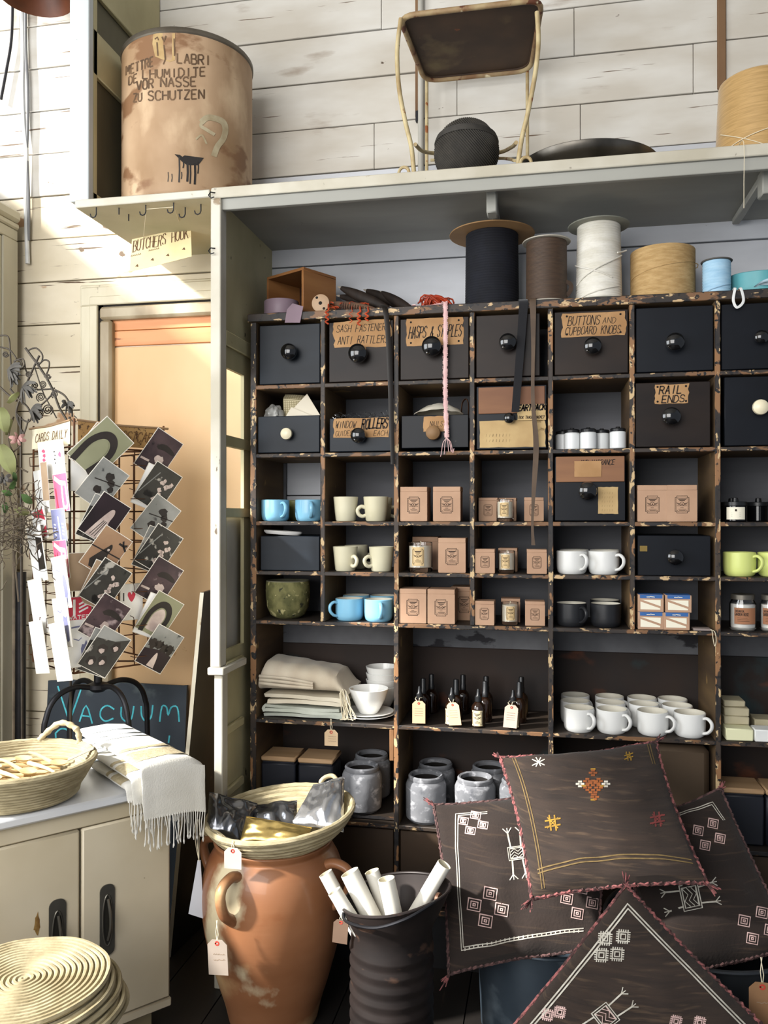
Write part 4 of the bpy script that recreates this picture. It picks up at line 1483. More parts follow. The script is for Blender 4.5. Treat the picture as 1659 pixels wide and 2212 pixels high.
# --- amber bottles
def bottle(label, loc, rz=0.0, spray=False, tagm=None, lab=True, sway=0):
    t = thing('bottle', label, 'bottle', loc, rz, 'amber bottles with black tops')
    r, h = 0.0232, 0.082
    b = B()
    b.lathe([(0, 0), (r - 0.003, 0), (r, 0.003), (r, h * 0.72), (r * 0.9, h * 0.84), (r * 0.55, h * 0.96), (r * 0.42, h), (0, h)], seg=32)
    b.obj('glass', [M_amber], t)
    b = B()
    if spray:
        b.lathe([(0, h + 0.0005), (0.011, h + 0.0005), (0.011, h + 0.016), (0.0095, h + 0.018), (0.0095, h + 0.048), (0.008, h + 0.052), (0, h + 0.052)], seg=24)
    else:
        b.lathe([(0, h + 0.0005), (0.0115, h + 0.0005), (0.0112, h + 0.016), (0.007, h + 0.021), (0.0055, h + 0.034), (0.0035, h + 0.041), (0, h + 0.042)], seg=24)
    b.obj('cap', [M_plastic], t)
    if lab:
        b = B()
        f = lambda x, y: Vector(((r + 0.0005) * math.sin(x / r), -(r + 0.0005) * math.cos(x / r), h * 0.38 + y))
        f2 = lambda x, y: Vector(((r + 0.001) * math.sin(x / r), -(r + 0.001) * math.cos(x / r), h * 0.38 + y))
        b.grid(lambda u, v: f((u - 0.5) * 0.036, (v - 0.5) * 0.05), 10, 1)
        emblem(b, 0.033, 0.047, f2, 1)
        b.obj('printed_label', [mat('cream_label', '#cfc19a', rough=0.8), M_print], t)
    if tagm:
        b = B()
        w, hh, c = 0.043, 0.074, 0.010
        e1 = Vector((math.cos(sway), 0, math.sin(sway)))
        e2 = Vector((-math.sin(sway), 0, math.cos(sway)))
        o = Vector((tagm[1], -r - 0.0045, h * 0.93 + 0.004))
        out = [(-w / 2, -hh), (w / 2, -hh), (w / 2, -c), (w / 2 - c, 0), (-w / 2 + c, 0), (-w / 2, -c)]
        b.slab(out, lambda x, y, d: o + e1 * x + e2 * y + Vector((0, -d, 0)), 0.0009, 0)
        b.stroke(arc((0, -0.008), 0.003, 0, 2 * PI, 10, lambda x, y: (x, y)), 0.0026, lambda x, y: o + e1 * x + e2 * y + Vector((0, -0.0014, 0)), 1)
        b.tube([o + e2 * (-0.008), o + Vector((0.002, 0.004, 0.008)), Vector((0.010, -0.004, h + 0.004))], 0.0011, 5, 2)
        b.tube([o + e2 * (-0.008), o + Vector((-0.012, 0.003, 0.006)), Vector((-0.010, -0.004, h + 0.006))], 0.0011, 5, 2)
        for k in range(4):
            b.stroke([(-w * 0.32, -hh * (0.35 + 0.1 * k)), (w * 0.3, -hh * (0.35 + 0.1 * k))], 0.0009, lambda x, y: o + e1 * x + e2 * y + Vector((0, -0.0014, 0)), 3)
        b.obj('paper_tag', [tagm[0], M_tagred, M_string, mat('pencil_grey', '#8d7a66', rough=0.8)], t)
    return t


M_tagp = mat('pale_pink_tag', '#dcc3b2', '#d2b7a4', sc=9, rough=0.85)
bottle('amber dropper bottle with a tag, leftmost at the front of the bottles', at(906, YF + 0.04, Z6), R(4), tagm=(M_tag, 0.0))
bottle('amber dropper bottle whose label shows left of its tilted tag', at(976, YF + 0.04, Z6), R(-14), tagm=(M_tag, 0.012), sway=R(8))
bottle('amber dropper bottle without a tag, its label in plain view', at(1033, YF + 0.035, Z6), R(-6))
bottle('amber dropper bottle with a pale pink tag, rightmost at the front', at(1108, YF + 0.04, Z6), R(6), tagm=(M_tagp, -0.006), sway=R(-5))
bs_ = bottle('amber spray bottle behind the leftmost dropper bottle', at(914, YF + 0.12, Z6), 0, True, lab=False)
for px, dy, lab in ((932, 0.20, 'amber spray bottle at the back left of the bottles'), (985, 0.125, 'amber spray bottle behind the tilted tag'), (1000, 0.21, 'amber spray bottle at the back behind the tilted tag'),
                    (1048, 0.11, 'amber spray bottle just behind the untagged bottle'), (1050, 0.2, 'amber spray bottle at the back behind the untagged bottle'),
                    (1122, 0.12, 'amber spray bottle just behind the pale pink tag'), (1126, 0.21, 'amber spray bottle at the back behind the pale pink tag')):
    dup(bs_, at(px, YF + dy, Z6), R(dy * 400), lab, 'amber bottles with black tops')

# --- soap bars at the right edge
M_soap = mat('olive_soap', '#b7ae93', '#a89f83', sc=8, rough=0.6)
M_soapw = mat('cream_soap', '#dad9b3', rough=0.6)
M_soapx = mat('white_soap', '#dedfdc', '#cfd1d0', sc=8, rough=0.6)
for x_, w, y, z, h, m, lab in ((1592, 0.080, 0.04, 0.0005, 0.037, M_soapw, 'cream soap bar at the bottom front of the soap stack'),
                               (1584, 0.078, 0.115, 0.0005, 0.037, M_soap, 'olive soap bar at the bottom back of the soap stack'),
                               (1586, 0.074, 0.09, 0.038, 0.026, M_soap, 'olive soap bar in the second layer of the soap stack'),
                               (1586, 0.074, 0.09, 0.0645, 0.026, M_soap, 'olive soap bar in the third layer of the soap stack'),
                               (1580, 0.064, 0.11, 0.091, 0.02, M_soap, 'thin olive soap bar on top of the soap stack'),
                               (1653, 0.078, 0.04, 0.0005, 0.037, M_soapx, 'white soap bar right of the cream one'),
                               (1653, 0.085, 0.13, 0.0005, 0.05, M_soap, 'grey-green soap bar behind the white one')):
    b = B()
    c = at(x_, YF + y, Z6 + z)
    b.box((c.x, c.y, c.z + h / 2), (w, 0.062 if y < 0.1 else 0.08, h), 0, 0, 0.003)
    tag(b.obj('soap_bar', [m], org=c), lab, 'soap', 'soap bars')

# --- canisters with wooden lids, concrete jars
M_can = mat('navy_black_tin', '#1a1d26', '#15171e', sc=4, rough=0.45)
M_lid = mat('light_wood_lid', '#a98a68', '#997a58', sc=5, st=(0.5, 5, 1), rough=0.6)
g = 'dark tins with wooden lids'


def tin(label, loc, rz=0.0, w=0.122, h=0.155):
    t = thing('storage_tin', label, 'tin', loc, rz, g)
    b = B()
    b.bx(-w / 2, w / 2, -w / 2, w / 2, 0, h, 0, bev=0.006)
    b.bx(-w / 2 + 0.004, w / 2 - 0.004, -w / 2 + 0.004, w / 2 - 0.004, h, h + 0.004, 0)
    b.obj('tin', [M_can], t)
    b = B()
    b.bx(-w / 2 - 0.001, w / 2 + 0.001, -w / 2 - 0.001, w / 2 + 0.001, h + 0.004, h + 0.021, 0, bev=0.004)
    b.obj('wooden_lid', [M_lid], t)
    return t


t0 = tin('dark tin with a wooden lid, left of the two below the folded cloths', Vector((XA(603, YF + 0.05), YF + 0.1, zi + 0.001)))
dup(t0, Vector((XA(683, YF + 0.05), YF + 0.1, zi + 0.001)), 0, 'dark tin with a wooden lid, right of the two below the folded cloths', g)
M_conc = mat('scuffed_concrete', '#7b7c80', '#5c5e62', sc=8, lo=0.3, hi=0.7, rough=0.85, bump=0.35, bsc=40, chips=(('#9c9da1', 0.56, 34, (1, 1, 1.4), 0.12), ('#4d4f55', 0.62, 20, (1, 1, 1), 0.1)))
g2 = 'grey concrete jars'


def cjar(label, loc, rz=0.0):
    r, h = 0.068, 0.152
    b = B()
    b.lathe([(0, 0.002), (r - 0.012, 0), (r - 0.002, 0.01), (r, 0.03), (r, h * 0.78), (r - 0.005, h * 0.86), (r - 0.011, h * 0.885), (r - 0.009, h * 0.91), (r - 0.009, h * 0.97), (r - 0.013, h), (r - 0.02, h - 0.003), (r - 0.022, h * 0.9), (r - 0.014, h * 0.75), (r - 0.014, 0.016), (0, 0.014)], seg=48, mis=[0] * 11 + [1] * 3)
    o = b.obj('concrete_jar', [M_conc, M_hole])
    o.location = loc
    o.rotation_euler = (0, 0, rz)
    return tag(o, label, 'jar', g2)


cj = cjar('grey concrete jar at the front, right of the wooden-lidded tins', at(782, YF + 0.086, zi))
for px, y, z, lab in ((803, 0.2268, zi, 'grey concrete jar behind the one beside the tins'), (920, 0.075, ZR[7], 'grey concrete jar, left of the front pair under the bottles'),
                      (1026, 0.08, ZR[7], 'grey concrete jar, right of the front pair under the bottles'), (941, 0.215, ZR[7], 'grey concrete jar at the back left under the bottles'),
                      (1057, 0.217, ZR[7], 'grey concrete jar at the back right under the bottles'), (1122, 0.08, ZR[7], 'grey concrete jar half hidden by the top cushion')):
    o = cj.copy()
    COL.objects.link(o)
    o.location = at(px, YF + y, z)
    o.rotation_euler = (0, 0, px * 0.7)
    o['label'] = lab
b = B()
c = at(1462, YF + 0.13, ZR[7])
b.box((c.x, c.y, c.z + 0.15), (0.165, 0.2, 0.3), 0, 0, 0.018)
tag(b.obj('brown_box', [mat('dull_brown_card', '#4a3b2b', '#413324', sc=6, rough=0.8)], org=c), 'dull brown carton on the bottom shelf behind the top cushion', 'box')
dup(t0, Vector((XA(1603, YF + 0.05), YF + 0.1, ZR[7] + 0.001)), 0, 'dark tin with a wooden lid on the bottom right shelf', g)
dup(t0, Vector((XA(1603, YF + 0.05) + 0.127, YF + 0.1, ZR[7] + 0.001)), 0, 'dark tin with a wooden lid cut off by the right edge', g)

# --- what pokes out of the low drawers
zt_ = P(620, 898, YF + 0.05).z
b = B()
c = at(592, YF + 0.075, zt_ + 0.006)
b.lathe([(0, -0.034)] + [(0.034 * math.sin(PI * k / 20), -0.034 * math.cos(PI * k / 20)) for k in range(1, 20)] + [(0, 0.034)], c, 36, 0,
        fn=lambda p, a: p * (1 + 0.22 * mnoise.noise(p * 70) + 0.14 * mnoise.noise(p * 160 + Vector((3, 1, 2)))))
tag(b.obj('crumpled_plastic', [mat('milky_film', '#c9c8c2', rough=0.15, trans=0.35, alpha=0.75)], org=c), 'ball of crumpled clear film in the ivory-knobbed drawer', 'film')
M_grid = mat('gridded_linen', '#cfc4a4', '#c3b795', sc=8, rough=0.9)
t = thing('gridded_fabric', 'piece of fabric with a woven grid standing in the ivory-knobbed drawer', 'fabric', at(640, YF + 0.1, zt_ - 0.04), world=True)
b = B()
gx0, gx1, gz0, gz1 = XA(613, YF + 0.09), XA(662, YF + 0.09), zt_ - 0.04, P(636, 850, YF + 0.09).z
gf = lambda u, v, d=0: Vector((gx0 + (gx1 - gx0) * u, YF + 0.10 - 0.010 * math.sin(PI * u) - 0.02 * v + 0.03 * max(0, v - 0.85) * 6 - d, gz0 + (gz1 - gz0) * (v - 0.06 * u)))
b.grid(gf, 10, 12, 0)
for k in range(11):
    b.stroke([(k / 10, 0.3), (k / 10, 1.0)], 0.02, lambda u, v: gf(u, v, 0.0012), 1, 0.1)
for k in range(14):
    b.stroke([(0, 0.3 + k / 20), (1, 0.3 + k / 20)], 0.014, lambda u, v: gf(u, v, 0.0012), 1, 0.1)
b.obj('cloth', [M_grid, mat('grid_thread', '#8f8361', rough=0.9)], t)
b = B()
A_, B_, C_ = P(692, 897, YF + 0.045), P(664, 851, YF + 0.06), P(618, 900, YF + 0.05)
for (a_, b_, c_, o_) in ((A_, B_, C_, 0), (C_, P(630, 880, YF + 0.046), P(676, 899, YF + 0.036), 1)):
    n_ = Vector((0, -0.004, 0))
    b.add([a_, b_, c_, a_ + n_, b_ + n_, c_ + n_], [(0, 1, 2), (3, 5, 4), (0, 3, 4, 1), (1, 4, 5, 2), (2, 5, 3, 0)])
tag(b.obj('folded_cloth', [mat('cream_canvas', '#d9d1bf', '#cfc5b0', sc=5, rough=0.9)], org=C_), 'cream canvas folded to a point in the ivory-knobbed drawer', 'cloth', 'cloths in the low drawers')
b = B()
rn = random.Random(11)
for k in range(70):
    c = Vector((rn.uniform(XA(716, YF + 0.05), XA(845, YF + 0.05)), YF + rn.uniform(0.03, 0.16), P(780, 900, YF + 0.05).z + rn.uniform(-0.006, 0.014)))
    r_, a0 = rn.uniform(0.006, 0.022), rn.uniform(0, 6)
    ax = Vector((rn.uniform(-1, 1), rn.uniform(-1, 1), rn.uniform(-.4, .4))).normalized()
    e2 = ax.orthogonal().normalized()
    e2 = e2 if rn.random() < 0.5 else ax.cross(e2)
    b.tube([c + ax * (r_ * math.cos(a0 + q * 0.5)) + e2 * (r_ * 0.6 * math.sin(a0 + q * 0.5)) for q in range(rn.randint(4, 9))], 0.0008, 4)
tag(b.obj('metal_shavings', [mat('bright_wire_wool', '#a9abad', rough=0.3, metal=0.9)], org=at(780, YF + 0.08, zl2)), 'curly metal shavings spilling over the Rollers drawer', 'shavings', kind='stuff')
b = B()
zq = P(940, 896, YF + 0.05).z
xq0, xq1 = XA(897, YF + 0.06), XA(1002, YF + 0.06)


def cush(u, v):
    s_ = math.sin(PI * min(max(u * 0.94 + 0.05, 0), 1)) ** 0.6
    return Vector((xq0 + (xq1 - xq0) * u, YF + 0.03 + 0.16 * v, zq - 0.008 + s_ * (0.052 * math.sin(PI * (0.15 + 0.75 * v))) + 0.006 * mnoise.noise(Vector((u * 6, v * 6, 3)))))


b.grid(cush, 26, 16)
b.grid(lambda u, v: Vector((xq0 + (xq1 - xq0) * u, YF + 0.03 + 0.16 * v, zq - 0.034)), 1, 1)
tag(b.obj('folded_cloth', [mat('white_muslin', '#d9d3c4', '#cbc3b1', sc=4, rough=0.9)], org=(xq0, YF + 0.1, zq - 0.034)), 'white muslin heaped in the wooden-knobbed drawer', 'cloth', 'cloths in the low drawers')
b = B()
q = P(1004, 880, YF + 0.08)
b.tube(smooth([q + Vector((-0.012, 0, -0.02)), q + Vector((-0.008, 0, 0.015)), q + Vector((0.004, 0, 0.028)), q + Vector((0.012, 0, 0.012)), q + Vector((0.012, 0, -0.03))], 6), 0.002, 8, flat=6, up=(1, 0, 0))
tag(b.obj('leather_strap', [mat('brown_leather', '#5d4232', '#4b3426', sc=8, rough=0.5)], org=q), 'loop of brown leather strap behind the muslin', 'strap')
# ================================================================ on top of the pigeonholes
ZT = ZR[0] + 0.0008
M_kraftf = mat('spool_board', '#b08a5e', '#9d784f', sc=8, rough=0.7)
M_navy = mat('navy_black_cord', '#0b0c14', '#11131d', sc=20, rough=0.85)
M_brown = mat('dark_brown_ribbon', '#4a382a', '#3e2f24', sc=30, st=(1, 1, 8), rough=0.6)
M_crm = mat('cream_cord', '#dedad0', '#cfcabd', sc=14, st=(1, 1, 3), rough=0.8)
M_jute = mat('golden_jute', '#bb9c6c', '#a88858', sc=40, st=(0.6, 0.6, 3), rough=0.85, bump=0.3, bsc=60, bst=(0.4, 0.4, 4))
M_sky = mat('pale_blue_yarn', '#a9cbe0', '#97bdd6', sc=20, st=(1, 1, 4), rough=0.8)
M_grayfl = mat('grey_flange', '#8d897f', '#77736a', sc=8, rough=0.6)
M_palefl = mat('pale_flange', '#b3ada0', '#a29c8f', sc=8, rough=0.6)


def wound(r0, r1, z0, z1, pitch, amp):
    """profile of a wound body with turns showing"""
    n = max(4, int((z1 - z0) / pitch))
    out = [(0, z0)]
    for k in range(n):
        f = k / n
        r = r0 + (r1 - r0) * f
        z = z0 + (z1 - z0) * f
        out += [(r - amp, z + 0.0001), (r, z + (z1 - z0) / n * 0.3), (r, z + (z1 - z0) / n * 0.7)]
    out += [(r1 - amp, z1), (0, z1)]
    return out


def helix(b, r, z0, z1, a0, a1, rad, c=(0, 0, 0), mi=0, n=40):
    b.tube([Vector(c) + Vector((r * math.cos(a0 + (a1 - a0) * i / n), r * math.sin(a0 + (a1 - a0) * i / n), z0 + (z1 - z0) * i / n)) for i in range(n + 1)], rad, 6, mi)


def spool(label, px, Y, wpx, hpx, body, flange=None, fr=1.25, taper=1.0, pitch=0.007, amp=0.0012, fth=0.004, topfl=True, botfl=True):
    s_ = SC(px, Y)
    r, h = wpx / 2 * s_, hpx * s_
    t = thing('spool', label, 'spool', Vector((XA(px, Y), Y, ZT)))
    z0 = fth if (flange and botfl) else 0.0
    b = B()
    b.lathe(wound(r, r * taper, z0 + 0.0004, h, pitch, amp), seg=48)
    b.obj('winding', [body], t)
    if flange:
        for k, z in enumerate(([0.0] if botfl else []) + ([h + 0.0004] if topfl else [])):
            b = B()
            R_ = r * (fr if z > 0 or fr < 1.4 else fr * 0.74)
            b.lathe([(0, z), (R_ - 0.001, z), (R_, z + fth * 0.3), (R_, z + fth * 0.7), (R_ - 0.001, z + fth), (0, z + fth)], seg=56)
            if z > 0:
                b.lathe([(0.012, z + fth + 0.0005), (0.008, z + fth + 0.001), (0, z + fth + 0.001)], seg=16)
            b.obj('flange', [flange], t)
    return t, r, h


def tail(parent, name, pts, w, m, th=0.0012):
    """a flat ribbon hanging through world points"""
    b = B()
    pts = smooth(pts, 6)
    n = len(pts)
    vs = []
    for i, p in enumerate(pts):
        ww = w(i / (n - 1)) if callable(w) else w
        for dx, dy in ((-ww / 2, 0), (ww / 2, 0), (ww / 2, th), (-ww / 2, th)):
            vs.append(p + Vector((dx, dy, 0)))
    fs = [(0, 1, 2, 3), (4 * n - 4, 4 * n - 1, 4 * n - 2, 4 * n - 3)]
    for i in range(n - 1):
        for k in range(4):
            l = (k + 1) % 4
            fs.append((4 * i + k, 4 * i + 4 + k, 4 * i + 4 + l, 4 * i + l))
    b.add(vs, fs)
    o3 = parent.location
    o = b.obj(name, [m], parent, org=o3)
    return o


nv, r_, h_ = spool('tall navy-black cord spool with big kraft end discs', 1063, 2.85, 116, 168, M_navy, M_kraftf, 1.58, 0.97, 0.0085, 0.0015)
yr = YF - 0.012
tail(nv, 'ribbon_tail', [P(1128, 648, YF + 0.03), P(1131, 652, yr), P(1128, 700, yr - 0.006), P(1122, 780, yr - 0.010), P(1113, 890, yr - 0.020)], lambda f: 0.030 - 0.006 * f, mat('black_velvet', '#0d0d12', rough=0.9, sheen=0.3))
br, r_, h_ = spool('brown ribbon spool with a pale top disc beside the navy spool', 1181, 2.775, 88, 134, M_brown, M_palefl, 1.17, 0.98, 0.004, 0.0005)
b = B()
q = Vector((XA(1224, 2.78), 2.76, ZT + 0.052))
b.tube(smooth([q + Vector((-0.03, -0.01, 0.014)), q + Vector((0.0, -0.004, 0.016)), q + Vector((0.014, 0, 0.006)), q + Vector((0.012, 0, -0.012)), q + Vector((0.0, -0.002, -0.028))], 5), 0.0016, 6, flat=5, up=(0, -1, 0))
b.obj('loose_end', [M_brown], br, org=br.location)
tail(br, 'ribbon_tail', [P(1150, 645, YF + 0.03), P(1151, 653, yr - 0.002), P(1152, 740, yr - 0.004), P(1151, 860, yr - 0.02), P(1158, 960, yr - 0.012), P(1153, 1060, yr - 0.010), P(1150, 1130, yr - 0.008), P(1152, 1178, yr - 0.006)],
     lambda f: 0.017 + 0.004 * math.sin(f * 13) - 0.006 * f, mat('brown_grosgrain', '#5a493a', '#4d3e31', sc=20, rough=0.7))
wh, r_, h_ = spool('tall cream cord spool with a grey-green top disc', 1294, 2.80, 98, 168, M_crm, mat('sage_flange', '#96968a', '#85857a', sc=8, rough=0.6), 1.33, 0.93, 0.008, 0.0016)
b = B()
helix(b, r_ * 1.005, 0.06, 0.15, R(-160), R(-20), 0.0028)
helix(b, r_ * 1.01, 0.13, 0.07, R(-175), R(-60), 0.0026)
helix(b, r_ * 1.01, 0.01, 0.045, R(-150), R(-40), 0.0026)
b.tube([(r_ * 0.75, -r_ * 0.7, 0.152), (r_ * 0.98, -r_ * 0.5, 0.158), (r_ * 1.15, -r_ * 0.3, 0.166)], 0.0026, 6)
b.obj('loose_strand', [M_crm], wh)
jt, r_, h_ = spool('wide golden jute twine ball-spool without end discs', 1432, 2.83, 134, 111, M_jute, None, pitch=0.0045, amp=0.0008)
b = B()
helix(b, r_ * 1.004, h_ * 0.45, h_ * 0.72, R(-170), R(-20), 0.0016)
b.tube(smooth([(r_ * 0.96, -r_ * 0.3, h_ * 0.70), (r_ * 1.05, -r_ * 0.2, h_ * 0.70), (r_ * 1.05, -r_ * 0.1, h_ * 0.66), (r_ * 0.97, -r_ * 0.2, h_ * 0.63)], 5), 0.0016, 6)
b.obj('loose_strand', [M_jute], jt)
b = B()
c = Vector((XA(1372, 2.74), 2.745, ZT + 0.001))
b.tube([c + Vector((0.026 * math.cos(2 * PI * k / 24), 0.020 * math.sin(2 * PI * k / 24), 0.002 + 0.002 * math.sin(k))) for k in range(24)], 0.0022, 6, closed=True)
tag(b.obj('cord_loop', [M_crm], org=c), 'small ring of cream cord lying left of the jute spool', 'cord')
bl, r_, h_ = spool('small pale blue yarn spool with a dark top disc', 1549, 2.76, 58, 72, M_sky, mat('dark_flange', '#4f4b45', rough=0.5), 1.12, 1.0, 0.009, 0.0012)
b = B()
helix(b, r_ * 1.01, 0.004, 0.03, R(-165), R(-30), 0.002)
b.obj('loose_strand', [mat('grey_blue_strand', '#8fb0c8', rough=0.8)], bl)
# teal ribbon roll and the white loop at the right
M_teal = mat('teal_ribbon', '#5fa3a9', '#4b8f96', sc=5, rough=0.45)
t = thing('ribbon_roll', 'roll of teal ribbon lying by the right edge', 'ribbon', Vector((XA(1640, 2.80), 2.80, ZT + 0.0095)))
b = B()
b.lathe([(0.075, 0.004), (0.080, 0.004), (0.088, 0.004), (0.0885, 0.006), (0.0885, 0.058), (0.086, 0.060), (0.075, 0.060), (0.073, 0.058), (0.073, 0.006), (0.075, 0.004)], seg=48, M=Matrix.Rotation(R(6), 3, 'X'))
b.obj('roll', [M_teal], t)
b = B()
c = Vector((0.02, -0.09, 0.0))
for k in range(3):
    b.grid(lambda u, v: Vector((-0.035 + 0.09 * u + 0.01 * k, -0.085 - 0.012 * k - 0.01 * v, 0.001 + 0.022 * math.sin(PI * u) * (1 - 0.3 * k) * v + 0.0015 * k)), 10, 3)
b.obj('pale_ribbon', [mat('ice_blue_ribbon', '#c3d9e3', rough=0.5)], t)
p0, p1, p2, p3, p4 = P(1586, 629, YF), P(1584, 648, yr), P(1592, 664, yr), P(1606, 650, yr), P(1598, 629, YF)
b = B()
b.tube(smooth([p0 + Vector((0, 0.02, 0.004)), p0 + Vector((0, -0.012, 0.006)), p1, p2, p3, p4 + Vector((0, -0.012, 0.006)), p4 + Vector((0, 0.02, 0.004))], 6), 0.0014, 6, flat=3.2, up=(0, -1, 0))
tag(b.obj('ribbon_loop', [mat('white_tape', '#d9dad8', rough=0.7)], org=p0), 'white tape loop hanging over the top edge near the teal roll', 'ribbon')

# open wooden box on its side
M_box = mat('varnished_pine', '#9a6a3e', '#855730', sc=5, st=(0.6, 0.6, 4), rough=0.5, chips=(('#6a4022', 0.70, 9),))
xk = XA(655, 2.735)
t = thing('wooden_box', 'open varnished wooden box lying on its side at the left end', 'box', Vector((xk - 0.042, 2.852, ZT)), R(-30))
b = B()
w, d, h = 0.19, 0.16, 0.163
b.bx(-w / 2, w / 2, -d / 2, d / 2, 0, 0.009, 0, bev=0.001)
b.bx(-w / 2, w / 2, -d / 2, d / 2, h - 0.010, h, 0, bev=0.001)
b.bx(-w / 2, -w / 2 + 0.009, -d / 2, d / 2, 0.0092, h - 0.0102, 0)
b.bx(w / 2 - 0.010, w / 2, -d / 2, d / 2, 0.0092, h - 0.0102, 0, bev=0.001)
b.bx(-w / 2 + 0.0092, w / 2 - 0.0102, d / 2 - 0.008, d / 2, 0.0092, h - 0.0102, 1)
b.obj('case', [M_box, mat('dark_box_inside', '#3f2617', '#321d11', sc=5, rough=0.6)], t)
# lilac ribbon roll with a folded end over the edge
M_lil = mat('dusty_lilac_ribbon', '#8e7984', '#83707b', sc=4, rough=0.5)
t = thing('ribbon_roll', 'roll of dusty lilac ribbon in the mouth of the wooden box', 'ribbon', Vector((xk - 0.098, 2.795, ZT + 0.0098)), world=True)
c = t.location
b = B()
b.lathe([(0.042, 0.0), (0.047, 0.0), (0.0605, 0.0), (0.061, 0.001), (0.061, 0.050), (0.0605, 0.051), (0.042, 0.051), (0.041, 0.05), (0.041, 0.001), (0.042, 0.0)], c, 56)
b.obj('roll', [M_lil], t)
b = B()
q = [P(632, 655, YF + 0.02), P(620, 668, YF - 0.010), P(615, 697, YF - 0.014), P(648, 697, YF - 0.012), P(655, 662, YF - 0.008)]
n_ = Vector((0, 0.0014, 0))
b.add(q + [x + n_ for x in q], [(0, 1, 2, 3, 4), (9, 8, 7, 6, 5)] + [(i, 5 + i, 5 + (i + 1) % 5, (i + 1) % 5) for i in range(5)])
b.obj('ribbon_end', [M_lil], t)
# bobbin end with three holes
t = thing('bobbin', 'pale wooden bobbin end with three holes beside the wooden box', 'bobbin', P(692, 655, YF + 0.02), world=True)
c = t.location
t2 = Matrix.Rotation(R(90), 3, 'X')
b = B()
rb = 19.5 * SC(692, YF)
c.z = ZT + rb + 0.0005
t['_org'] = tuple(c)
b.lathe([(0, -0.026), (rb * 0.6, -0.026), (rb * 0.6, -0.012), (rb, -0.011), (rb, -0.001), (rb - 0.0015, 0), (0, 0)], c, 40, 0, t2)
b.obj('disc', [mat('pale_beech', '#b39679', '#a5876a', sc=8, rough=0.6)], t)
b = B()
for k, rr in ((-1, 0.0045), (0, 0.0062), (1, 0.0045)):
    o = c + Vector((k * 0.0125, -0.0004, -k * 0.0190))
    b.lathe([(rr, 0), (rr * 0.9, 0.0004), (0, 0.0004)], o, 18, 0, t2)
b.obj('hole', [M_hole], t)

# dark shuttles lying in a heap
M_shut = mat('dark_oiled_wood', '#2a211b', '#1c1613', sc=9, st=(4, 1, 1), rough=0.6, spec=0.25)
M_rope = mat('brown_yarn', '#5e4533', '#48342a', sc=26, st=(1, 1, 1), rough=0.9, bump=0.4, bsc=60)
M_tip = mat('bright_tip', '#c9c2b4', rough=0.3, metal=0.6)


def shuttle(label, a, c, r, wrap=False, fork=False):
    a, c = Vector(a), Vector(c)
    t = thing('weaving_shuttle', label, 'shuttle', (a + c) / 2, world=True, group='dark weaving shuttles in a heap')
    b = B()
    n = 16
    b.tube([a.lerp(c, k / n) for k in range(n + 1)], [r * max(0.12, math.sin(PI * (0.06 + 0.88 * k / n)) ** 0.6) for k in range(n + 1)], 12, flat=0.62)
    b.obj('body', [M_rope if wrap else M_shut], t)
    b = B()
    d = (c - a).normalized()
    for e, s_ in ((a, -1), (c, 1)):
        b.tube([e, e + d * s_ * 0.010, e + d * s_ * 0.016], [0.004, 0.0035, 0.001], 8)
    b.obj('metal_tip', [M_tip], t)
    if wrap:
        b = B()
        u = d.orthogonal().normalized()
        w = d.cross(u)
        pts = []
        for k in range(90):
            f = 0.15 + 0.7 * k / 90
            a_ = k * 0.9
            rr = r * math.sin(PI * (0.06 + 0.88 * f)) ** 0.6
            pts.append(a.lerp(c, f) + u * math.cos(a_) * rr + w * math.sin(a_) * rr * 0.66)
        b.tube(pts, 0.0022, 5)
        b.obj('yarn', [M_rope], t)
    return t


shuttle('dark shuttle pointing up left, the topmost of the heap', P(737, 622, 2.80), P(842, 668, 2.74), 0.019)
shuttle('dark shuttle in the middle of the heap, pointing at the cord spool', P(792, 628, 2.86), P(890, 668, 2.78), 0.019)
shuttle('brown ribbed shuttle on the right of the heap', P(824, 632, 2.83), P(900, 676, 2.725), 0.017)
shuttle('yarn-wound shuttle at the front of the heap', P(722, 655, 2.745), P(820, 673, 2.705), 0.016, True)
shuttle('dark shuttle lying flat at the back of the heap', P(735, 640, 2.85), P(830, 660, 2.80), 0.017)
# strap, orange twine, pink lace, rusty hank
b = B()
tail_p = [P(826, 660, 2.73), P(832, 668, yr), P(838, 720, yr - 0.004), P(843, 820, yr - 0.006), P(846, 920, yr - 0.008), P(849, 1003, yr - 0.006)]
sp = smooth(tail_p, 6)
b.tube(sp, [0.0085 if k < 25 else 0.0075 for k in range(len(sp))], 6, flat=0.18, up=(1, 0, 0))
tag(b.obj('leather_strap', [mat('black_leather', '#231d19', '#1b1714', sc=9, rough=0.5)], org=sp[0]), 'long dark leather strap hanging from the heap of shuttles', 'strap')
M_or = mat('burnt_orange_twine', '#b5451f', '#943617', sc=30, rough=0.9)
b = B()
rn = random.Random(5)
for px, py0, py1 in ((706, 665, 700), (775, 668, 702), (757, 668, 695), (792, 668, 690)):
    pts = [P(px + 4, py0 - 12, 2.74), P(px + 3, py0, yr + 0.004)]
    k = 0
    y_ = py0
    while y_ < py1:
        y_ += 5
        k += 1
        pts.append(P(px + (4 if k % 2 else -3), y_, yr - 0.002 * k))
    b.tube(smooth(pts, 4), 0.0028 if px != 757 else 0.0012, 6)
for k in range(26):
    q = P(rn.uniform(712, 790), rn.uniform(655, 668), rn.uniform(2.72, 2.76))
    q.z = max(q.z, ZT + 0.004)
    b.tube([q + Vector((0.012 * math.cos(a), 0.006 * math.sin(a * 0.7), 0.006 * abs(math.sin(a)))) for a in [j * 0.6 for j in range(8)]], 0.0018, 5)
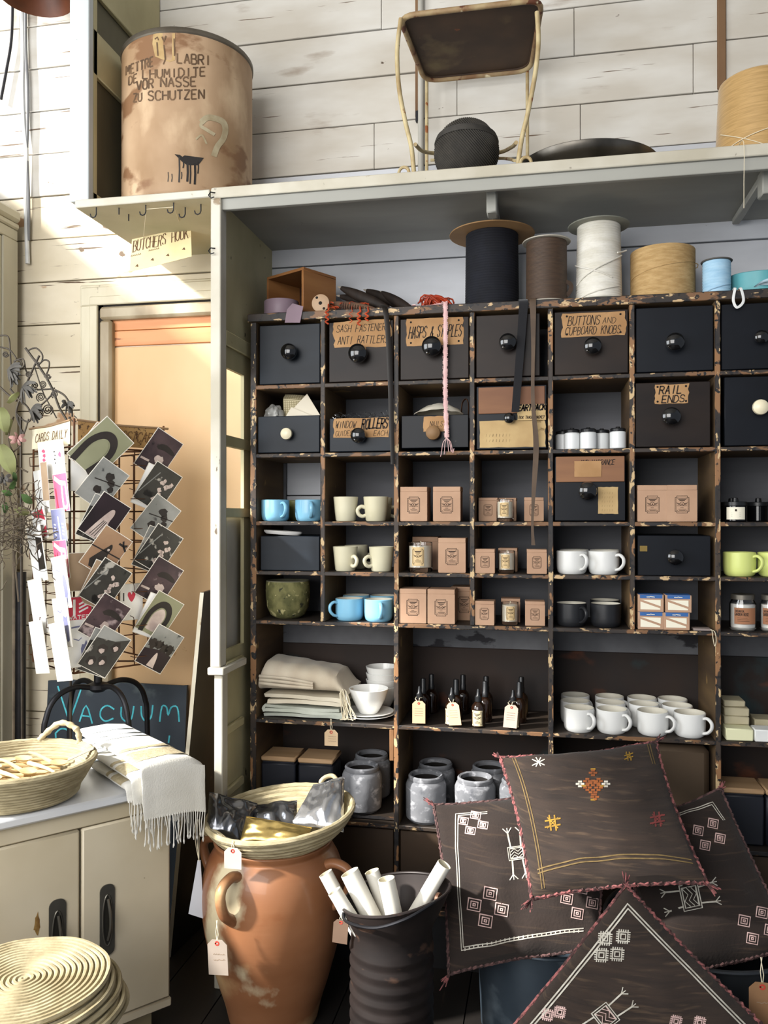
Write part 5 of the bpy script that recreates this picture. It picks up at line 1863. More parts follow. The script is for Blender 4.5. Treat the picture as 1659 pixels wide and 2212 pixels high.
tag(b.obj('twine_tangle', [M_or], org=P(745, 662, 2.73)), 'tangle of burnt-orange twine under the shuttles, ends over the edge', 'twine')
b = B()
c = P(944, 655, 2.80)
c.z = ZT + 0.020
for k in range(70):
    r1, r2 = rn.uniform(0.018, 0.056), rn.uniform(0.010, 0.024)
    o = c + Vector((rn.uniform(-0.018, 0.018), rn.uniform(-0.02, 0.02), rn.uniform(-0.004, 0.008)))
    a0 = rn.uniform(0, 6)
    b.tube([o + Vector((r1 * math.cos(a0 + j * 0.45), r2 * math.sin(a0 + j * 0.45), max(-0.016, 0.024 * math.sin(a0 * 2 + j * 0.7)))) for j in range(9)], 0.003, 5)
tag(b.obj('ribbon_hank', [mat('rust_red_ribbon', '#a83a1c', '#7e2a14', sc=25, rough=0.45)], org=c), 'crumpled rust-red ribbon hank behind the pink lace', 'ribbon')
M_pink = mat('pale_pink_lace', '#dcb9b6', '#cfa7a5', sc=40, rough=0.9)
t = thing('lace_trim', 'pale pink lace trim hanging down over the Hasps drawer', 'lace', P(962, 660, 2.71), world=True)
b = B()
pts = smooth([P(900, 662, 2.76), P(930, 660, 2.73), P(956, 657, 2.715), P(962, 662, yr), P(962, 760, yr - 0.014), P(962, 850, yr - 0.014), P(965, 945, yr - 0.012)], 16)
b.tube(pts, [0.0065 + 0.0012 * math.sin(k * 1.6) for k in range(len(pts))], 6, flat=0.35, up=(1, 0, 0))
for k in range(24, len(pts) - 1, 1):
    s_ = 1 if k % 2 else -1
    p = pts[k]
    b.tube([p, p + Vector((s_ * 0.0085, -0.001, 0.003)), p + Vector((s_ * 0.0085, -0.001, -0.003)), p], 0.0014, 5)
b.obj('braid', [M_pink], t)
b = B()
e = pts[-1]
for dx in (-0.012, -0.005, 0.004, 0.010, 0.014):
    b.tube(smooth([e, e + Vector((dx, -0.002, -0.018)), e + Vector((dx * 1.4, 0, -0.036 - abs(dx))), e + Vector((dx * 1.7, 0.0, -0.05 + dx))], 4), 0.0011, 5)
b.obj('frayed_end', [M_pink], t)
b = B()
for k in range(40):
    o = P(rn.uniform(880, 935), 668, rn.uniform(2.75, 2.82))
    o.z = ZT + rn.uniform(0.002, 0.014)
    b.tube([o + Vector((0.014 * math.cos(j * 0.8), 0.01 * math.sin(j * 0.8), 0.003 * math.sin(j + k) + 0.003)) for j in range(7)], 0.0018, 5)
b.obj('heap', [M_pink], t)

# ================================================================ on the upper shelf
ZU = SZ + 0.0008
# --- the stencilled drum
DC = Vector((XA(405, 2.755), 2.755, ZU))
DR_ = 0.226
DH = P(400, 52, DC.y - DR_).z - ZU
t = thing('storage_drum', 'large round fibreboard drum stencilled with faded capitals on the upper shelf', 'drum', DC, world=True)
M_drum = mat('stained_fibreboard', '#b79a7b', '#8e7050', sc=4.5, st=(1, 1, 0.8), lo=0.3, hi=0.7, rough=0.6, bump=0.06, bsc=20,
             chips=(('#cbb08f', 0.57, 3.3, (1.3, 1.3, 0.7), 0.12), ('#7d5b3e', 0.59, 4.2, (1, 1, 1.7), 0.05), ('#553b27', 0.73, 13, (1, 1, 0.5), 0.05)))
M_rim = mat('dull_tin_rim', '#6d665b', '#575046', sc=9, rough=0.45, metal=0.6)
b = B()
b.lathe([(0, 0.012), (DR_ - 0.008, 0.012), (DR_ - 0.003, 0.02), (DR_ - 0.001, 0.03), (DR_, 0.06), (DR_, DH - 0.02), (0, DH - 0.02)], DC, 72)
b.obj('body', [M_drum], t)
b = B()
b.lathe([(DR_ + 0.0004, DH - 0.02), (DR_ + 0.004, DH - 0.016), (DR_ + 0.004, DH - 0.004), (DR_ + 0.001, DH), (DR_ - 0.006, DH), (DR_ - 0.008, DH - 0.012), (0, DH - 0.012)], DC, 72)
b.obj('metal_rim', [M_rim], t)
b = B()
b.lathe([(0, 0.0), (DR_ - 0.012, 0.0), (DR_ - 0.004, 0.006), (DR_ - 0.006, 0.0118), (0, 0.0118)], DC, 72)
b.obj('base_hoop', [mat('reddish_hoop', '#6e4a3a', '#57392d', sc=12, st=(1, 1, 4), rough=0.7)], t)


def drum_fn(off):
    def f(px, py):
        d = ray(px, py)
        ox, oy = EYE.x - DC.x, EYE.y - DC.y
        A = d.x * d.x + d.y * d.y
        Bq = 2 * (ox * d.x + oy * d.y)
        C_ = ox * ox + oy * oy - (DR_ + off) ** 2
        D_ = max(0.0, Bq * Bq - 4 * A * C_)
        k = (-Bq - math.sqrt(D_)) / (2 * A)
        return EYE + d * k
    return f


b = B()
df = drum_fn(0.0007)


def dtext(txt, x0, y0, x1, y1, h):
    """stencil capitals between two points of the drum; y runs down the photo, so it is flipped here"""
    sl = (y1 - y0) / (x1 - x0)
    b.text(txt, 0, 0, h, lambda u, v: df(x0 + u, y0 + sl * u - v), w=h * 0.17, trim=0.055, step=4, fit=x1 - x0)


dtext('METTRE', 272, 163, 331, 142, 20)
dtext('LABRI', 383, 136, 455, 141, 21)
dtext('DE', 278, 184, 296, 177, 18)
dtext('LHUMIDITE', 308, 170, 444, 164, 19)
dtext('VOR', 295, 195, 331, 190, 20)
dtext('NASSE', 347, 188, 424, 186, 20)
dtext('ZU', 288, 221, 306, 218, 18)
dtext('SCHUTZEN', 320, 217, 441, 213, 20)
b.obj('stencilled_letters', [mat('faded_stencil', '#4b3826', '#6a5138', sc=30, rough=0.7)], t)
b = B()
df2 = drum_fn(0.0010)
b.poly([(377, 333), (410, 337), (440, 341), (432, 352), (427, 357), (413, 357), (403, 356), (393, 349)], df2)
for x, y0, y1, w in ((387, 340, 393, 3), (405, 354, 391, 4.5), (421, 354, 397, 4.5), (396, 350, 362, 3), (411, 354, 396, 3), (428, 350, 374, 2.6), (363, 372, 392, 1.6), (371, 376, 392, 1.8), (392, 372, 386, 2)):
    b.stroke([(x, y0), (x + 0.6, (y0 + y1) / 2), (x - 0.5, y1)], w, df2, 0, 5)
b.obj('tar_drip', [mat('black_tar', '#25211f', rough=0.35)], t)
b = B()
b.stroke(smooth2([(437, 262), (448, 254), (466, 256), (482, 264), (487, 280), (482, 300), (470, 316), (463, 334)], 6), 13, df2, 0)
b.stroke(smooth2([(437, 262), (434, 272), (446, 280), (462, 290)], 6), 7, df2, 0)
b.stroke(smooth2([(424, 300), (436, 292), (446, 310)], 6), 4, df2, 0)
b.obj('pale_blotch', [mat('paste_residue', '#b3a78a', '#9b8b6c', sc=30, rough=0.8)], t)
b = B()
b.poly([(331, 74), (345, 70), (378, 72), (378, 130), (366, 134), (350, 128), (335, 122), (329, 95)], df)
b.obj('torn_label', [mat('torn_pale_label', '#b79d6f', '#a3865a', sc=24, rough=0.85)], t)
b = B()
for ln in ([(339, 92), (341, 120)], [(354, 98), (357, 128), (353, 138)], [(376, 84), (377, 120)], [(335, 84), (340, 80), (342, 86)], [(350, 80), (354, 90), (358, 78)]):
    b.stroke(ln, 3, df2, 0, 5)
b.obj('label_scraps', [mat('faded_stencil', '#4b3826')], t)

# --- the rusty folding stool
M_pan = mat('rusty_sheet', '#4a3626', '#34261c', sc=7, lo=0.3, hi=0.7, rough=0.7, chips=(('#5f5138', 0.58, 5, (1, 1, 1), 0.1), ('#6d4023', 0.68, 12)))
M_rim2 = mat('rusty_cream_rim', '#a8946e', '#7b5a3c', sc=14, rough=0.65, chips=(('#5c3420', 0.60, 17), ('#d3c6a4', 0.67, 12)))
M_leg = mat('flaking_cream_wire', '#c1b188', '#9d865e', sc=18, rough=0.6, chips=(('#8a4f25', 0.63, 24), ('#5d4127', 0.69, 16)))
zs_ = P(1015, 20, 2.56).z
fl_, fr_ = P(862, 34, 2.55), P(1172, 12, 2.55)
bl_, br_ = P(918, 168, 2.95), P(1146, 150, 2.95)
for q in (fl_, fr_, bl_, br_):
    q.z = zs_
t = thing('folding_stool', 'rusty square metal stool on flaking wire legs standing on the upper shelf', 'stool', Vector(((fl_.x + fr_.x) / 2, 2.75, ZU)), world=True)
ctr = (fl_ + fr_ + bl_ + br_) / 4


def rounded_quad(qs, rad, n=5):
    out = []
    m_ = len(qs)
    for i in range(m_):
        p, a, c = qs[i], qs[i - 1], qs[(i + 1) % m_]
        p0, p1 = p + (a - p).normalized() * rad, p + (c - p).normalized() * rad
        for k in range(n + 1):
            u = k / n
            out.append(p0 * (1 - u) ** 2 + p * 2 * u * (1 - u) + p1 * u * u)
    return out


rq = rounded_quad([fl_, fr_, br_, bl_], 0.055)
b = B()
n = len(rq)
vs = [q + Vector((0, 0, 0.008)) for q in rq] + [q for q in rq] + [ctr + (q - ctr) * 0.95 for q in rq] + [ctr + (q - ctr) * 0.95 + Vector((0, 0, 0.005)) for q in rq]
fs = [tuple(range(n)), tuple(range(3 * n, 4 * n))]
for k in range(3):
    for i in range(n):
        j = (i + 1) % n
        fs.append((k * n + i, k * n + j, (k + 1) * n + j, (k + 1) * n + i))
b.add(vs, fs)
b.obj('seat', [M_pan], t)
b = B()
b.tube([q + Vector((0, 0, -0.002)) for q in rq], 0.0085, 10, closed=True)
b.obj('seat_rim', [M_rim2], t)
for top, mids, foot, curl, yq in (((866, 40), ((858, 110), (862, 190), (876, 265), (889, 320)), (895, 366), (873, 355), 2.55),
                                  ((1160, 26), ((1163, 90), (1156, 160), (1140, 245), (1127, 300)), (1117, 350), (1136, 334), 2.55)):
    b = B()
    pts = smooth([P(top[0], top[1], yq)] + [P(a, c, yq) for a, c in mids] + [Vector((P(foot[0], foot[1], yq).x, yq, ZU + 0.006))], 6)
    b.tube(pts, 0.0072, 10)
    # the little scroll at the foot
    c = P(curl[0], curl[1], yq)
    c.z = ZU + 0.024
    b.tube([c + Vector((0.016 * math.cos(a), -0.004, 0.018 * math.sin(a))) for a in [2 * PI * k / 18 - PI / 2 for k in range(19)]] + [Vector((c.x + 0.0, yq - 0.004, ZU + 0.006)), Vector((pts[-1].x, yq, ZU + 0.006))], 0.0052, 8)
    b.obj('leg', [M_leg], t)
for px, top in ((922, 172), (1140, 152)):
    b = B()
    x = XA(px, 2.945)
    b.tube([(x, 2.945, zs_), (x, 2.945, ZU + 0.005)], 0.006, 10)
    b.obj('leg', [M_leg], t)
b = B()
a0, a1 = P(897, 312, 2.55), P(1115, 308, 2.55)
pts = smooth([a0, P(912, 326, 2.64), P(940, 331, 2.73), P(1005, 333, 2.735), P(1075, 330, 2.73), P(1105, 318, 2.64), a1], 6)
b.tube(pts, 0.0062, 8)
b.tube(smooth([P(930, 346, 2.74), P(1076, 342, 2.74), P(1112, 347, 2.56)], 6), 0.005, 8)
b.obj('stretcher', [M_leg], t)

# --- twine ball, tray, cone
M_twine = mat('dark_waxed_twine', '#3b3731', '#2d2a26', sc=30, st=(1, 1, 1), rough=0.75)
br_px = 69 * SC(1008, 2.60)
c = Vector((XA(1008, 2.60), 2.60, ZU + br_px * 0.93))
t = thing('twine_ball', 'big ball of dark twine standing under the rusty stool', 'twine', Vector((c.x, c.y, ZU)), world=True)
b = B()
prof = [(0, -br_px * 0.92)] + [(br_px * 0.985 * math.sin(PI * k / 30), -br_px * 0.985 * math.cos(PI * k / 30)) for k in range(4, 30)] + [(0, br_px * 0.985)]
b.lathe([(r, max(z, -br_px * 0.925)) for r, z in prof], c, 56)
b.obj('core', [M_twine], t)
b = B()
ax = Vector((0.75, -0.15, 0.62)).normalized()
e1 = ax.orthogonal().normalized()
e2 = ax.cross(e1)
for k in range(1, 44):
    th = PI * (0.06 + 0.88 * k / 44)
    rr = br_px * math.sin(th)
    o = c + ax * (br_px * math.cos(th))
    b.tube([Vector((q.x, q.y, max(q.z, ZU + 0.003))) for q in [o + e1 * rr * math.cos(2 * PI * j / 40) + e2 * rr * math.sin(2 * PI * j / 40) for j in range(40)]], 0.0027, 5, closed=True)
for k in range(5):
    z_ = 0.028 + k * 0.0042
    rr = math.sqrt(max(0, (br_px * 1.02) ** 2 - z_ * z_))
    b.tube([c + Vector((rr * math.cos(2 * PI * j / 40), rr * math.sin(2 * PI * j / 40), z_ - 0.004 * math.sin(2 * PI * j / 40))) for j in range(40)], 0.0028, 5, closed=True)
b.obj('strands', [M_twine], t)
c = Vector((XA(1266, 2.735), 2.735, ZU))
b = B()
b.lathe([(0, 0.0), (0.155, 0.0), (0.168, 0.006), (0.196, 0.030), (0.212, 0.036), (0.221, 0.045), (0.226, 0.060), (0.2275, 0.064), (0.2255, 0.066), (0.222, 0.062), (0.216, 0.047), (0.194, 0.036), (0.165, 0.012), (0.15, 0.006), (0, 0.006)], c, 80)
tag(b.obj('metal_tray', [mat('tarnished_tray', '#77726a', '#4e4a44', sc=7, rough=0.34, metal=0.9)], org=c), 'round tarnished metal tray lying on the upper shelf right of the stool', 'tray')
c = Vector((XA(1640, 2.68), 2.68, ZU))
t = thing('thread_cone', 'big cone of golden thread at the right end of the upper shelf', 'thread', c)
b = B()
b.lathe([(0, 0)] + [(0.124 + (0.001 if k % 2 else -0.0006) - 0.012 * k / 50, 0.262 * k / 50 + 0.001) for k in range(51)] + [(0.104, 0.268), (0.05, 0.270), (0, 0.270)], seg=56)
b.obj('winding', [mat('golden_thread', '#b8955f', '#a3824e', sc=60, st=(0.3, 0.3, 5), rough=0.45, sheen=0.3)], t)
b = B()
helix(b, 0.1245, 0.03, 0.09, R(-170), R(-60), 0.0012)
helix(b, 0.1235, 0.10, 0.015, R(-160), R(-85), 0.0012)
q = P(1606, 316, YP - 0.004) - c
b.tube(smooth([Vector((q.x, -0.118, 0.02)), Vector((q.x, YP - 0.006 - c.y, 0.004)), P(1607, 400, YP - 0.006) - c, P(1607, 450, YP - 0.006) - c], 5), 0.001, 5)
b.obj('loose_strand', [M_string], t)
# ================================================================ left side: sign, card rack, boards, cabinet
def proj(p):
    q = CM.transposed() @ (Vector(p) - EYE)
    return W / 2 + F * q.x / -q.z, H / 2 - F * q.y / -q.z


def PDEP(px, d, py=1115):
    return EYE + ray(px, py) * (d / F)


# --- BUTCHERS HOOK sign
sq = [P(280, 587, 2.76), P(414, 554, 2.76), P(412, 489, 2.76), P(285, 517, 2.76)]
t = thing('hanging_sign', 'cream card sign lettered Butchers Hook hanging from strings under the side shelf', 'sign', (sq[2] + sq[3]) / 2, world=True)
sf = lambda u, v, d=0.0: (sq[0].lerp(sq[1], u)).lerp(sq[3].lerp(sq[2], u), v) + Vector((0, d, 0))
b = B()
b.slab([(0, 0), (0.5, -0.01), (1, 0), (1, 1), (0, 1)], lambda x, y, d: sf(x, y, d), 0.0016, 0)
b.obj('card', [mat('cream_sign_card', '#e9dcb4', '#dcc894', sc=6, rough=0.7, chips=(('#a77a3e', 0.69, 9),))], t)
b = B()
b.text('BUTCHERS', 0.03, 0.60, 0.34, lambda x, y: sf(x, y, -0.0008), w=0.016, slant=0.02, jit=0.05, fit=0.55)
b.text('HOOK', 0.68, 0.62, 0.32, lambda x, y: sf(x, y, -0.0008), w=0.016, slant=0.02, jit=0.05, fit=0.27)
for x0, x1, y in ((0.0, 0.16, 0.46), (0.3, 0.46, 0.50)):
    x = x0
    while x < x1:
        b.stroke([(x, y), (x + 0.012, y + 0.05), (x + 0.02, y)], 0.008, lambda x_, y_: sf(x_, y_, -0.0008))
        x += 0.03
b.obj('lettering', [mat('brown_marker', '#6a4d33', rough=0.8)], t)
for x, y in ((0.1, 0.12), (0.35, 0.2), (0.6, 0.22), (0.86, 0.3)):
    b = B()
    b.stroke([(x, y), (x + 0.02, y + 0.05), (x + 0.03, y - 0.02)], 0.025, lambda x_, y_: sf(x_, y_, -0.0008))
    b.obj('nail_mark', [mat('brown_marker', '#6a4d33', rough=0.8)], t)
b = B()
for (ax, ay, yh), v in (((316, 452, 2.76), sf(0.2, 0.97)), ((376, 447, 2.76), sf(0.85, 0.97))):
    top = PZ(ax, ay, SZ - 0.04)
    top.y = min(top.y, 2.9)
    b.tube([top, v], 0.0012, 5)
b.tube([PZ(316, 452, SZ - 0.041), PZ(376, 447, SZ - 0.041)], 0.001, 5)
b.obj('string', [M_string], t)

# --- postcard rack
RS = 0.325
rv, fv = Vector((math.cos(TH), math.sin(TH), 0)), Vector((-math.sin(TH), math.cos(TH), 0))
dR = (rv + fv).normalized()
dL = (fv - rv).normalized()
nR = Vector((dR.y, -dR.x, 0))
dRc = (rv * 0.891 + fv * 0.454).normalized()
nRc = Vector((dRc.y, -dRc.x, 0))
nL = Vector((-dL.y, dL.x, 0))
E0 = PDEP(160, 2.70)
E0.z = 0
RC = E0 + (dR + dL) * (RS / 2)
zv = lambda y: 1.5 - (y - 1115) * 2.72 / F
rack = thing('postcard_rack', 'rusty wire revolving postcard rack on a dark four-legged stand', 'rack', (RC.x, RC.y, 0), world=True)
ZB, ZH, ZTp = zv(1452), zv(965), zv(905)
crn = [E0, E0 + dR * RS, E0 + dR * RS + dL * RS, E0 + dL * RS]
b = B()
for i in range(4):
    a, c = crn[i], crn[(i + 1) % 4]
    b.tube([a + Vector((0, 0, ZB)), a + Vector((0, 0, ZTp))], 0.0035, 8)
    for f in (0.33, 0.66):
        m_ = a.lerp(c, f)
        b.tube([m_ + Vector((0, 0, ZB)), m_ + Vector((0, 0, ZH))], 0.0022, 6)
    for k in range(8):
        z = ZB + (ZH - ZB) * k / 7
        b.tube([a + Vector((0, 0, z)), c + Vector((0, 0, z))], 0.0022 if k % 7 else 0.003, 6)
b.tube([Vector((RC.x, RC.y, ZB - 0.02)), Vector((RC.x, RC.y, ZTp))], 0.007, 8)
for z in (ZB, ZH):
    b.tube([crn[0] + Vector((0, 0, z)), crn[2] + Vector((0, 0, z))], 0.003, 6)
    b.tube([crn[1] + Vector((0, 0, z)), crn[3] + Vector((0, 0, z))], 0.003, 6)
b.obj('wire_frame', [M_rustwire], rack)
rows_r = [975, 1050, 1117, 1187, 1259, 1335, 1405]
for o_, d_, n_, cols in ((E0, dR, nR, (0.10, 0.24)), (E0, dL, nL, (0.10, 0.24))):
    for c_ in cols:
        for y in rows_r:
            b = B()
            q = o_ + d_ * c_ + Vector((0, 0, zv(y + 26)))
            pts = [q - d_ * 0.045 + Vector((0, 0, 0.035)), q - d_ * 0.045 + n_ * 0.03 + Vector((0, 0, 0.03)), q - d_ * 0.04 + n_ * 0.03, q + d_ * 0.04 + n_ * 0.03, q + d_ * 0.045 + n_ * 0.03 + Vector((0, 0, 0.03)), q + d_ * 0.045 + Vector((0, 0, 0.035))]
            b.tube(pts, 0.0014, 5)
            b.tube([q - d_ * 0.04, q - d_ * 0.04 + n_ * 0.03], 0.0014, 5)
            b.tube([q + d_ * 0.04, q + d_ * 0.04 + n_ * 0.03], 0.0014, 5)
            b.obj('card_pocket', [M_rustwire], rack)
M_hdr = mat('printed_header', '#a88757', '#8d6c41', sc=10, rough=0.7, chips=(('#4a3320', 0.56, 80, (1, 1, 1), 0.05),))
for o_, d_, n_, m_, l0, l1, word in ((E0, dR, nR, M_hdr, 0.01, RS - 0.005, 'POSTCARDS'), (E0, dL, nL, mat('plain_header', '#ddd4bb', '#cfc4a6', sc=8, rough=0.7), 0.02, RS, 'CARDS DAILY')):
    b = B()
    hf = lambda x, y, d=0: o_ + d_ * x + n_ * (0.006 + d) + Vector((0, 0, zv(960) + y))
    hh = zv(908) - zv(960)
    b.slab([(l0, 0), (l1, 0), (l1, hh * 0.93), ((l0 + l1) / 2, hh * 0.90), (l0, hh)], lambda x, y, d: hf(x, y, -d), 0.0015, 0)
    if word == 'POSTCARDS':
        b.text(word, l0 + 0.13, hh * 0.26, hh * 0.42, lambda x, y: hf(x, y, 0.001), w=0.004, slant=0.3, jit=0.04, fit=0.17, mi=1)
    else:
        # on this face the reading direction runs towards the corner post
        b.text(word, 0, hh * 0.30, hh * 0.34, lambda x, y: hf(l1 - 0.03 - x, y, 0.001), w=0.003, slant=0.3, jit=0.05, fit=0.25, mi=1)
    b.tube([hf(l0 - 0.006, hh), hf((l0 + l1) / 2, hh * 0.905), hf(l1 + 0.02, hh * 0.94)], 0.004, 6, 2)
    b.obj('header', [m_, mat('faded_brown_ink', '#6d5133', rough=0.8), mat('header_rail', '#8d7357', rough=0.6)], rack)
b = B()
hub = Vector((RC.x, RC.y, zv(1512)))
b.lathe([(0, -0.016), (0.020, -0.016), (0.036, -0.004), (0.036, 0.010), (0.022, 0.016), (0.014, 0.018), (0.014, 0.09), (0, 0.09)], hub, 24)
b.obj('hub', [M_iron], rack)
for k in range(4):
    a = R(60 + 90 * k)
    u = Vector((math.cos(a), math.sin(a), 0))
    b = B()
    b.tube(smooth([hub + u * 0.02, hub + u * 0.09 + Vector((0, 0, 0.012)), hub + u * 0.155 + Vector((0, 0, -0.012)), hub + u * 0.19 + Vector((0, 0, -0.075)), hub + u * 0.20 + Vector((0, 0, -0.2)), Vector((hub.x, hub.y, 0.0)) + u * 0.21], 7), 0.0095, 10)
    b.obj('leg', [M_iron], rack)

# cards
PM = {
 'mauve': mat('mauve_photo', '#4c3c3e', '#33282b', sc=14, lo=0.35, hi=0.65, rough=0.4, chips=(('#8f7f7f', 0.61, 18, (1, 1, 1), 0.06), ('#1d1517', 0.63, 22, (1, 1, 1), 0.05))),
 'grey': mat('grey_photo', '#8d8d89', '#6f706c', sc=10, rough=0.4, chips=(('#3d3d3d', 0.62, 22, (1, 1, 1), 0.05),)),
 'dark': mat('dark_photo', '#3b3934', '#2a2825', sc=12, rough=0.4, chips=(('#a19d94', 0.605, 24, (1, 1, 1), 0.05), ('#15120f', 0.62, 16, (1, 1, 1), 0.05))),
 'olive': mat('olive_photo', '#8c8c70', '#7d7d62', sc=6, rough=0.4),
 'night': mat('night_photo', '#2b2024', '#1f171a', sc=8, rough=0.4),
 'tan': mat('tan_photo', '#a58668', '#8e6f56', sc=6, rough=0.4),
 'ink': mat('black_figure', '#1d1815', '#2c2521', sc=20, rough=0.5),
 'pale': mat('pale_figure', '#c3b3a9', '#a2918a', sc=20, rough=0.5),
 'edge': mat('card_edge', '#d8d3c8', rough=0.7),
 'white': mat('white_card_face', '#ecebe8', rough=0.5),
 'red': mat('red_print', '#c6344a', rough=0.5),
 'pink': mat('pink_print', '#d65a78', rough=0.5),
 'lilac': mat('blue_grey_print', '#7d7fa0', '#5f6186', sc=8, rough=0.5),
 'bluegrn': mat('aqua_print', '#8fc7c9', rough=0.5),
 'buff': mat('buff_card', '#a48c72', '#937b62', sc=8, rough=0.8),
}


def blob(cx, cy, rx, ry, n=14, seed=1, j=0.2):
    rn_ = random.Random(seed)
    return [(cx + rx * (1 + rn_.uniform(-j, j)) * math.cos(2 * PI * k / n), cy + ry * (1 + rn_.uniform(-j, j)) * math.sin(2 * PI * k / n)) for k in range(n)]


def postcard(label, c, ex, ey, nn, w, h, kind, group, seed=0):
    """a card centred on c with axes ex, ey; its picture is built from shapes lying on it"""
    b = B()
    f = lambda x, y, d=0: c + ex * (x * w) + ey * (y * h) + nn * d
    b.slab([(-0.5, -0.5), (0.5, -0.5), (0.5, 0.5), (-0.5, 0.5)], lambda x, y, d: f(x, y, -d * 1.0), 0.0012, 0)
    g = lambda x, y: f(x, y, 0.0005)
    g2 = lambda x, y: f(x, y, 0.0009)
    ms = [PM['edge']]

    def use(k):
        if PM[k] not in ms:
            ms.append(PM[k])
        return ms.index(PM[k])
    full = [(-0.48, -0.485), (0.48, -0.485), (0.48, 0.485), (-0.48, 0.485)]
    if kind == 'arch':
        b.poly(full, g, use('olive'))
        out = [(-0.40, -0.485)] + [(-0.02 + 0.36 * math.cos(a), 0.10 + 0.26 * math.sin(a)) for a in [PI - PI * k / 14 for k in range(15)]] + [(0.40, -0.485)]
        b.stroke(smooth2([(-0.30, -0.45), (-0.33, -0.05), (-0.2, 0.2), (0.0, 0.27), (0.2, 0.18), (0.30, -0.05), (0.22, -0.45)], 5), 0.16, g2, use('ink'))
        b.poly(smooth2([(-0.2, -0.4), (-0.22, -0.05), (-0.1, 0.12), (0.03, 0.16), (0.16, 0.05), (0.18, -0.15), (0.1, -0.4)], 4), lambda x, y: f(x, y, 0.0012), use('pale') if seed % 2 else use('olive'))
    elif kind == 'ghost':
        b.poly(full, g, use('night'))
        b.poly(smooth2([(-0.25, -0.48), (-0.12, -0.1), (-0.02, 0.14), (0.04, 0.24), (0.13, 0.26), (0.19, 0.16), (0.18, -0.02), (0.22, -0.2), (0.1, -0.48)], 4), g2, use('pale'))
        for k in range(3):
            b.stroke([(-0.12 + 0.08 * k, -0.44), (0.02 + 0.05 * k, -0.05)], 0.02, lambda x, y: f(x, y, 0.0012), use('ink'))
    elif kind == 'rider':
        b.poly(full, g, use('tan'))
        b.poly(smooth2([(-0.3, -0.3), (-0.15, -0.05), (-0.05, 0.1), (0.02, 0.2), (0.1, 0.12), (0.1, -0.05), (0.2, -0.2), (0.1, -0.42), (-0.2, -0.45)], 4), g2, use('ink'))
        for k in range(5):
            b.stroke([(0.34, 0.3), (0.34 - 0.14 * math.cos(k), 0.3 + 0.08 * math.sin(k * 1.7))], 0.05, g2, use('ink'))
        b.stroke([(-0.48, -0.02), (0.48, 0.02)], 0.03, g2, use('ink'))
        b.poly(blob(0.03, 0.06, 0.04, 0.03), lambda x, y: f(x, y, 0.0013), use('pale'))
    elif kind == 'swim':
        b.poly(full, g, use('grey'))
        for k, (x, y, r1) in enumerate(((0.05, 0.22, 0.1), (0.2, 0.12, 0.08), (-0.02, -0.15, 0.09), (0.3, 0.0, 0.07))):
            b.poly(blob(x, y, r1 * 1.4, r1, seed=k + seed), g2, use('ink'))
        b.stroke([(-0.3, 0.02), (0.48, 0.18)], 0.025, g2, use('ink'))
    elif kind == 'trees':
        b.poly(full, g, use('grey'))
        b.poly([(-0.48, -0.485), (0.48, -0.485), (0.48, -0.05), (0.1, 0.0), (-0.48, -0.12)], g2, use('night'))
        for k in range(4):
            b.poly(blob(-0.3 + 0.2 * k, 0.05 + 0.03 * (k % 2), 0.14, 0.12, 18, k, 0.35), lambda x, y: f(x, y, 0.0011), use('ink'))
        b.poly(smooth2([(-0.1, -0.46), (-0.05, -0.2), (0.0, -0.1), (0.08, -0.2), (0.16, -0.46)], 4), lambda x, y: f(x, y, 0.0014), use('pale'))
    elif kind == 'hands':
        b.poly(full, g, use('mauve'))
        b.poly(smooth2([(-0.2, 0.12), (-0.1, 0.22), (0.1, 0.26), (0.4, 0.2), (0.42, 0.12), (0.1, 0.12), (-0.1, 0.08)], 4), g2, use('ink'))
        b.poly(blob(0.12, -0.12, 0.16, 0.1, 16, 3 + seed, 0.3), g2, use('pale'))
        b.stroke([(-0.42, -0.28), (-0.15, -0.26)], 0.05, g2, use('pale'))
    elif kind == 'floral':
        b.poly(full, g, use('dark'))
        for k in range(9):
            rn_ = random.Random(k + seed)
            b.poly(blob(rn_.uniform(0.0, 0.36), rn_.uniform(-0.34, 0.22), 0.07, 0.05, 9, k, 0.4), g2, use('pale'))
        b.stroke([(-0.45, -0.3), (-0.2, 0.3)], 0.03, g2, use('grey'))
    elif kind == 'heads':
        b.poly(full, g, use('dark'))
        b.poly([(-0.48, 0.2), (0.1, 0.3), (0.48, 0.485), (-0.48, 0.485)], g2, use('grey'))
        for k, (x, y) in enumerate(((0.22, 0.2), (-0.12, 0.02), (0.1, -0.2), (-0.2, -0.3))):
            b.poly(blob(x, y, 0.15, 0.12, 14, k + 4, 0.25), g2, use('ink'))
            b.poly(blob(x + 0.02, y - 0.03, 0.08, 0.06, 12, k + 9, 0.25), lambda x_, y_: f(x_, y_, 0.0013), use('pale'))
    elif kind == 'heart':
        b.poly(full, g, use('white'))
        b.poly(smooth2([(0, 0.0), (0.16, 0.16), (0.14, 0.26), (0.05, 0.26), (0, 0.2), (-0.05, 0.26), (-0.14, 0.26), (-0.16, 0.16)], 4, True), g2, use('red'))
        b.stroke([(-0.34, 0.05), (-0.34, 0.24)], 0.05, g2, use('ink'))
    elif kind == 'water':
        b.poly(full, g, use('white'))
        b.poly([(-0.48, -0.1), (0.48, -0.1), (0.48, 0.485), (-0.48, 0.485)], g2, use('red'))
        b.stroke([(-0.2, 0.02), (-0.2, 0.4)], 0.1, lambda x, y: f(x, y, 0.0013), use('white'))
        for k in range(3):
            b.stroke([(0.0, 0.1 + 0.1 * k), (0.34, 0.2 + 0.1 * k)], 0.05, lambda x, y: f(x, y, 0.0013), use('white'))
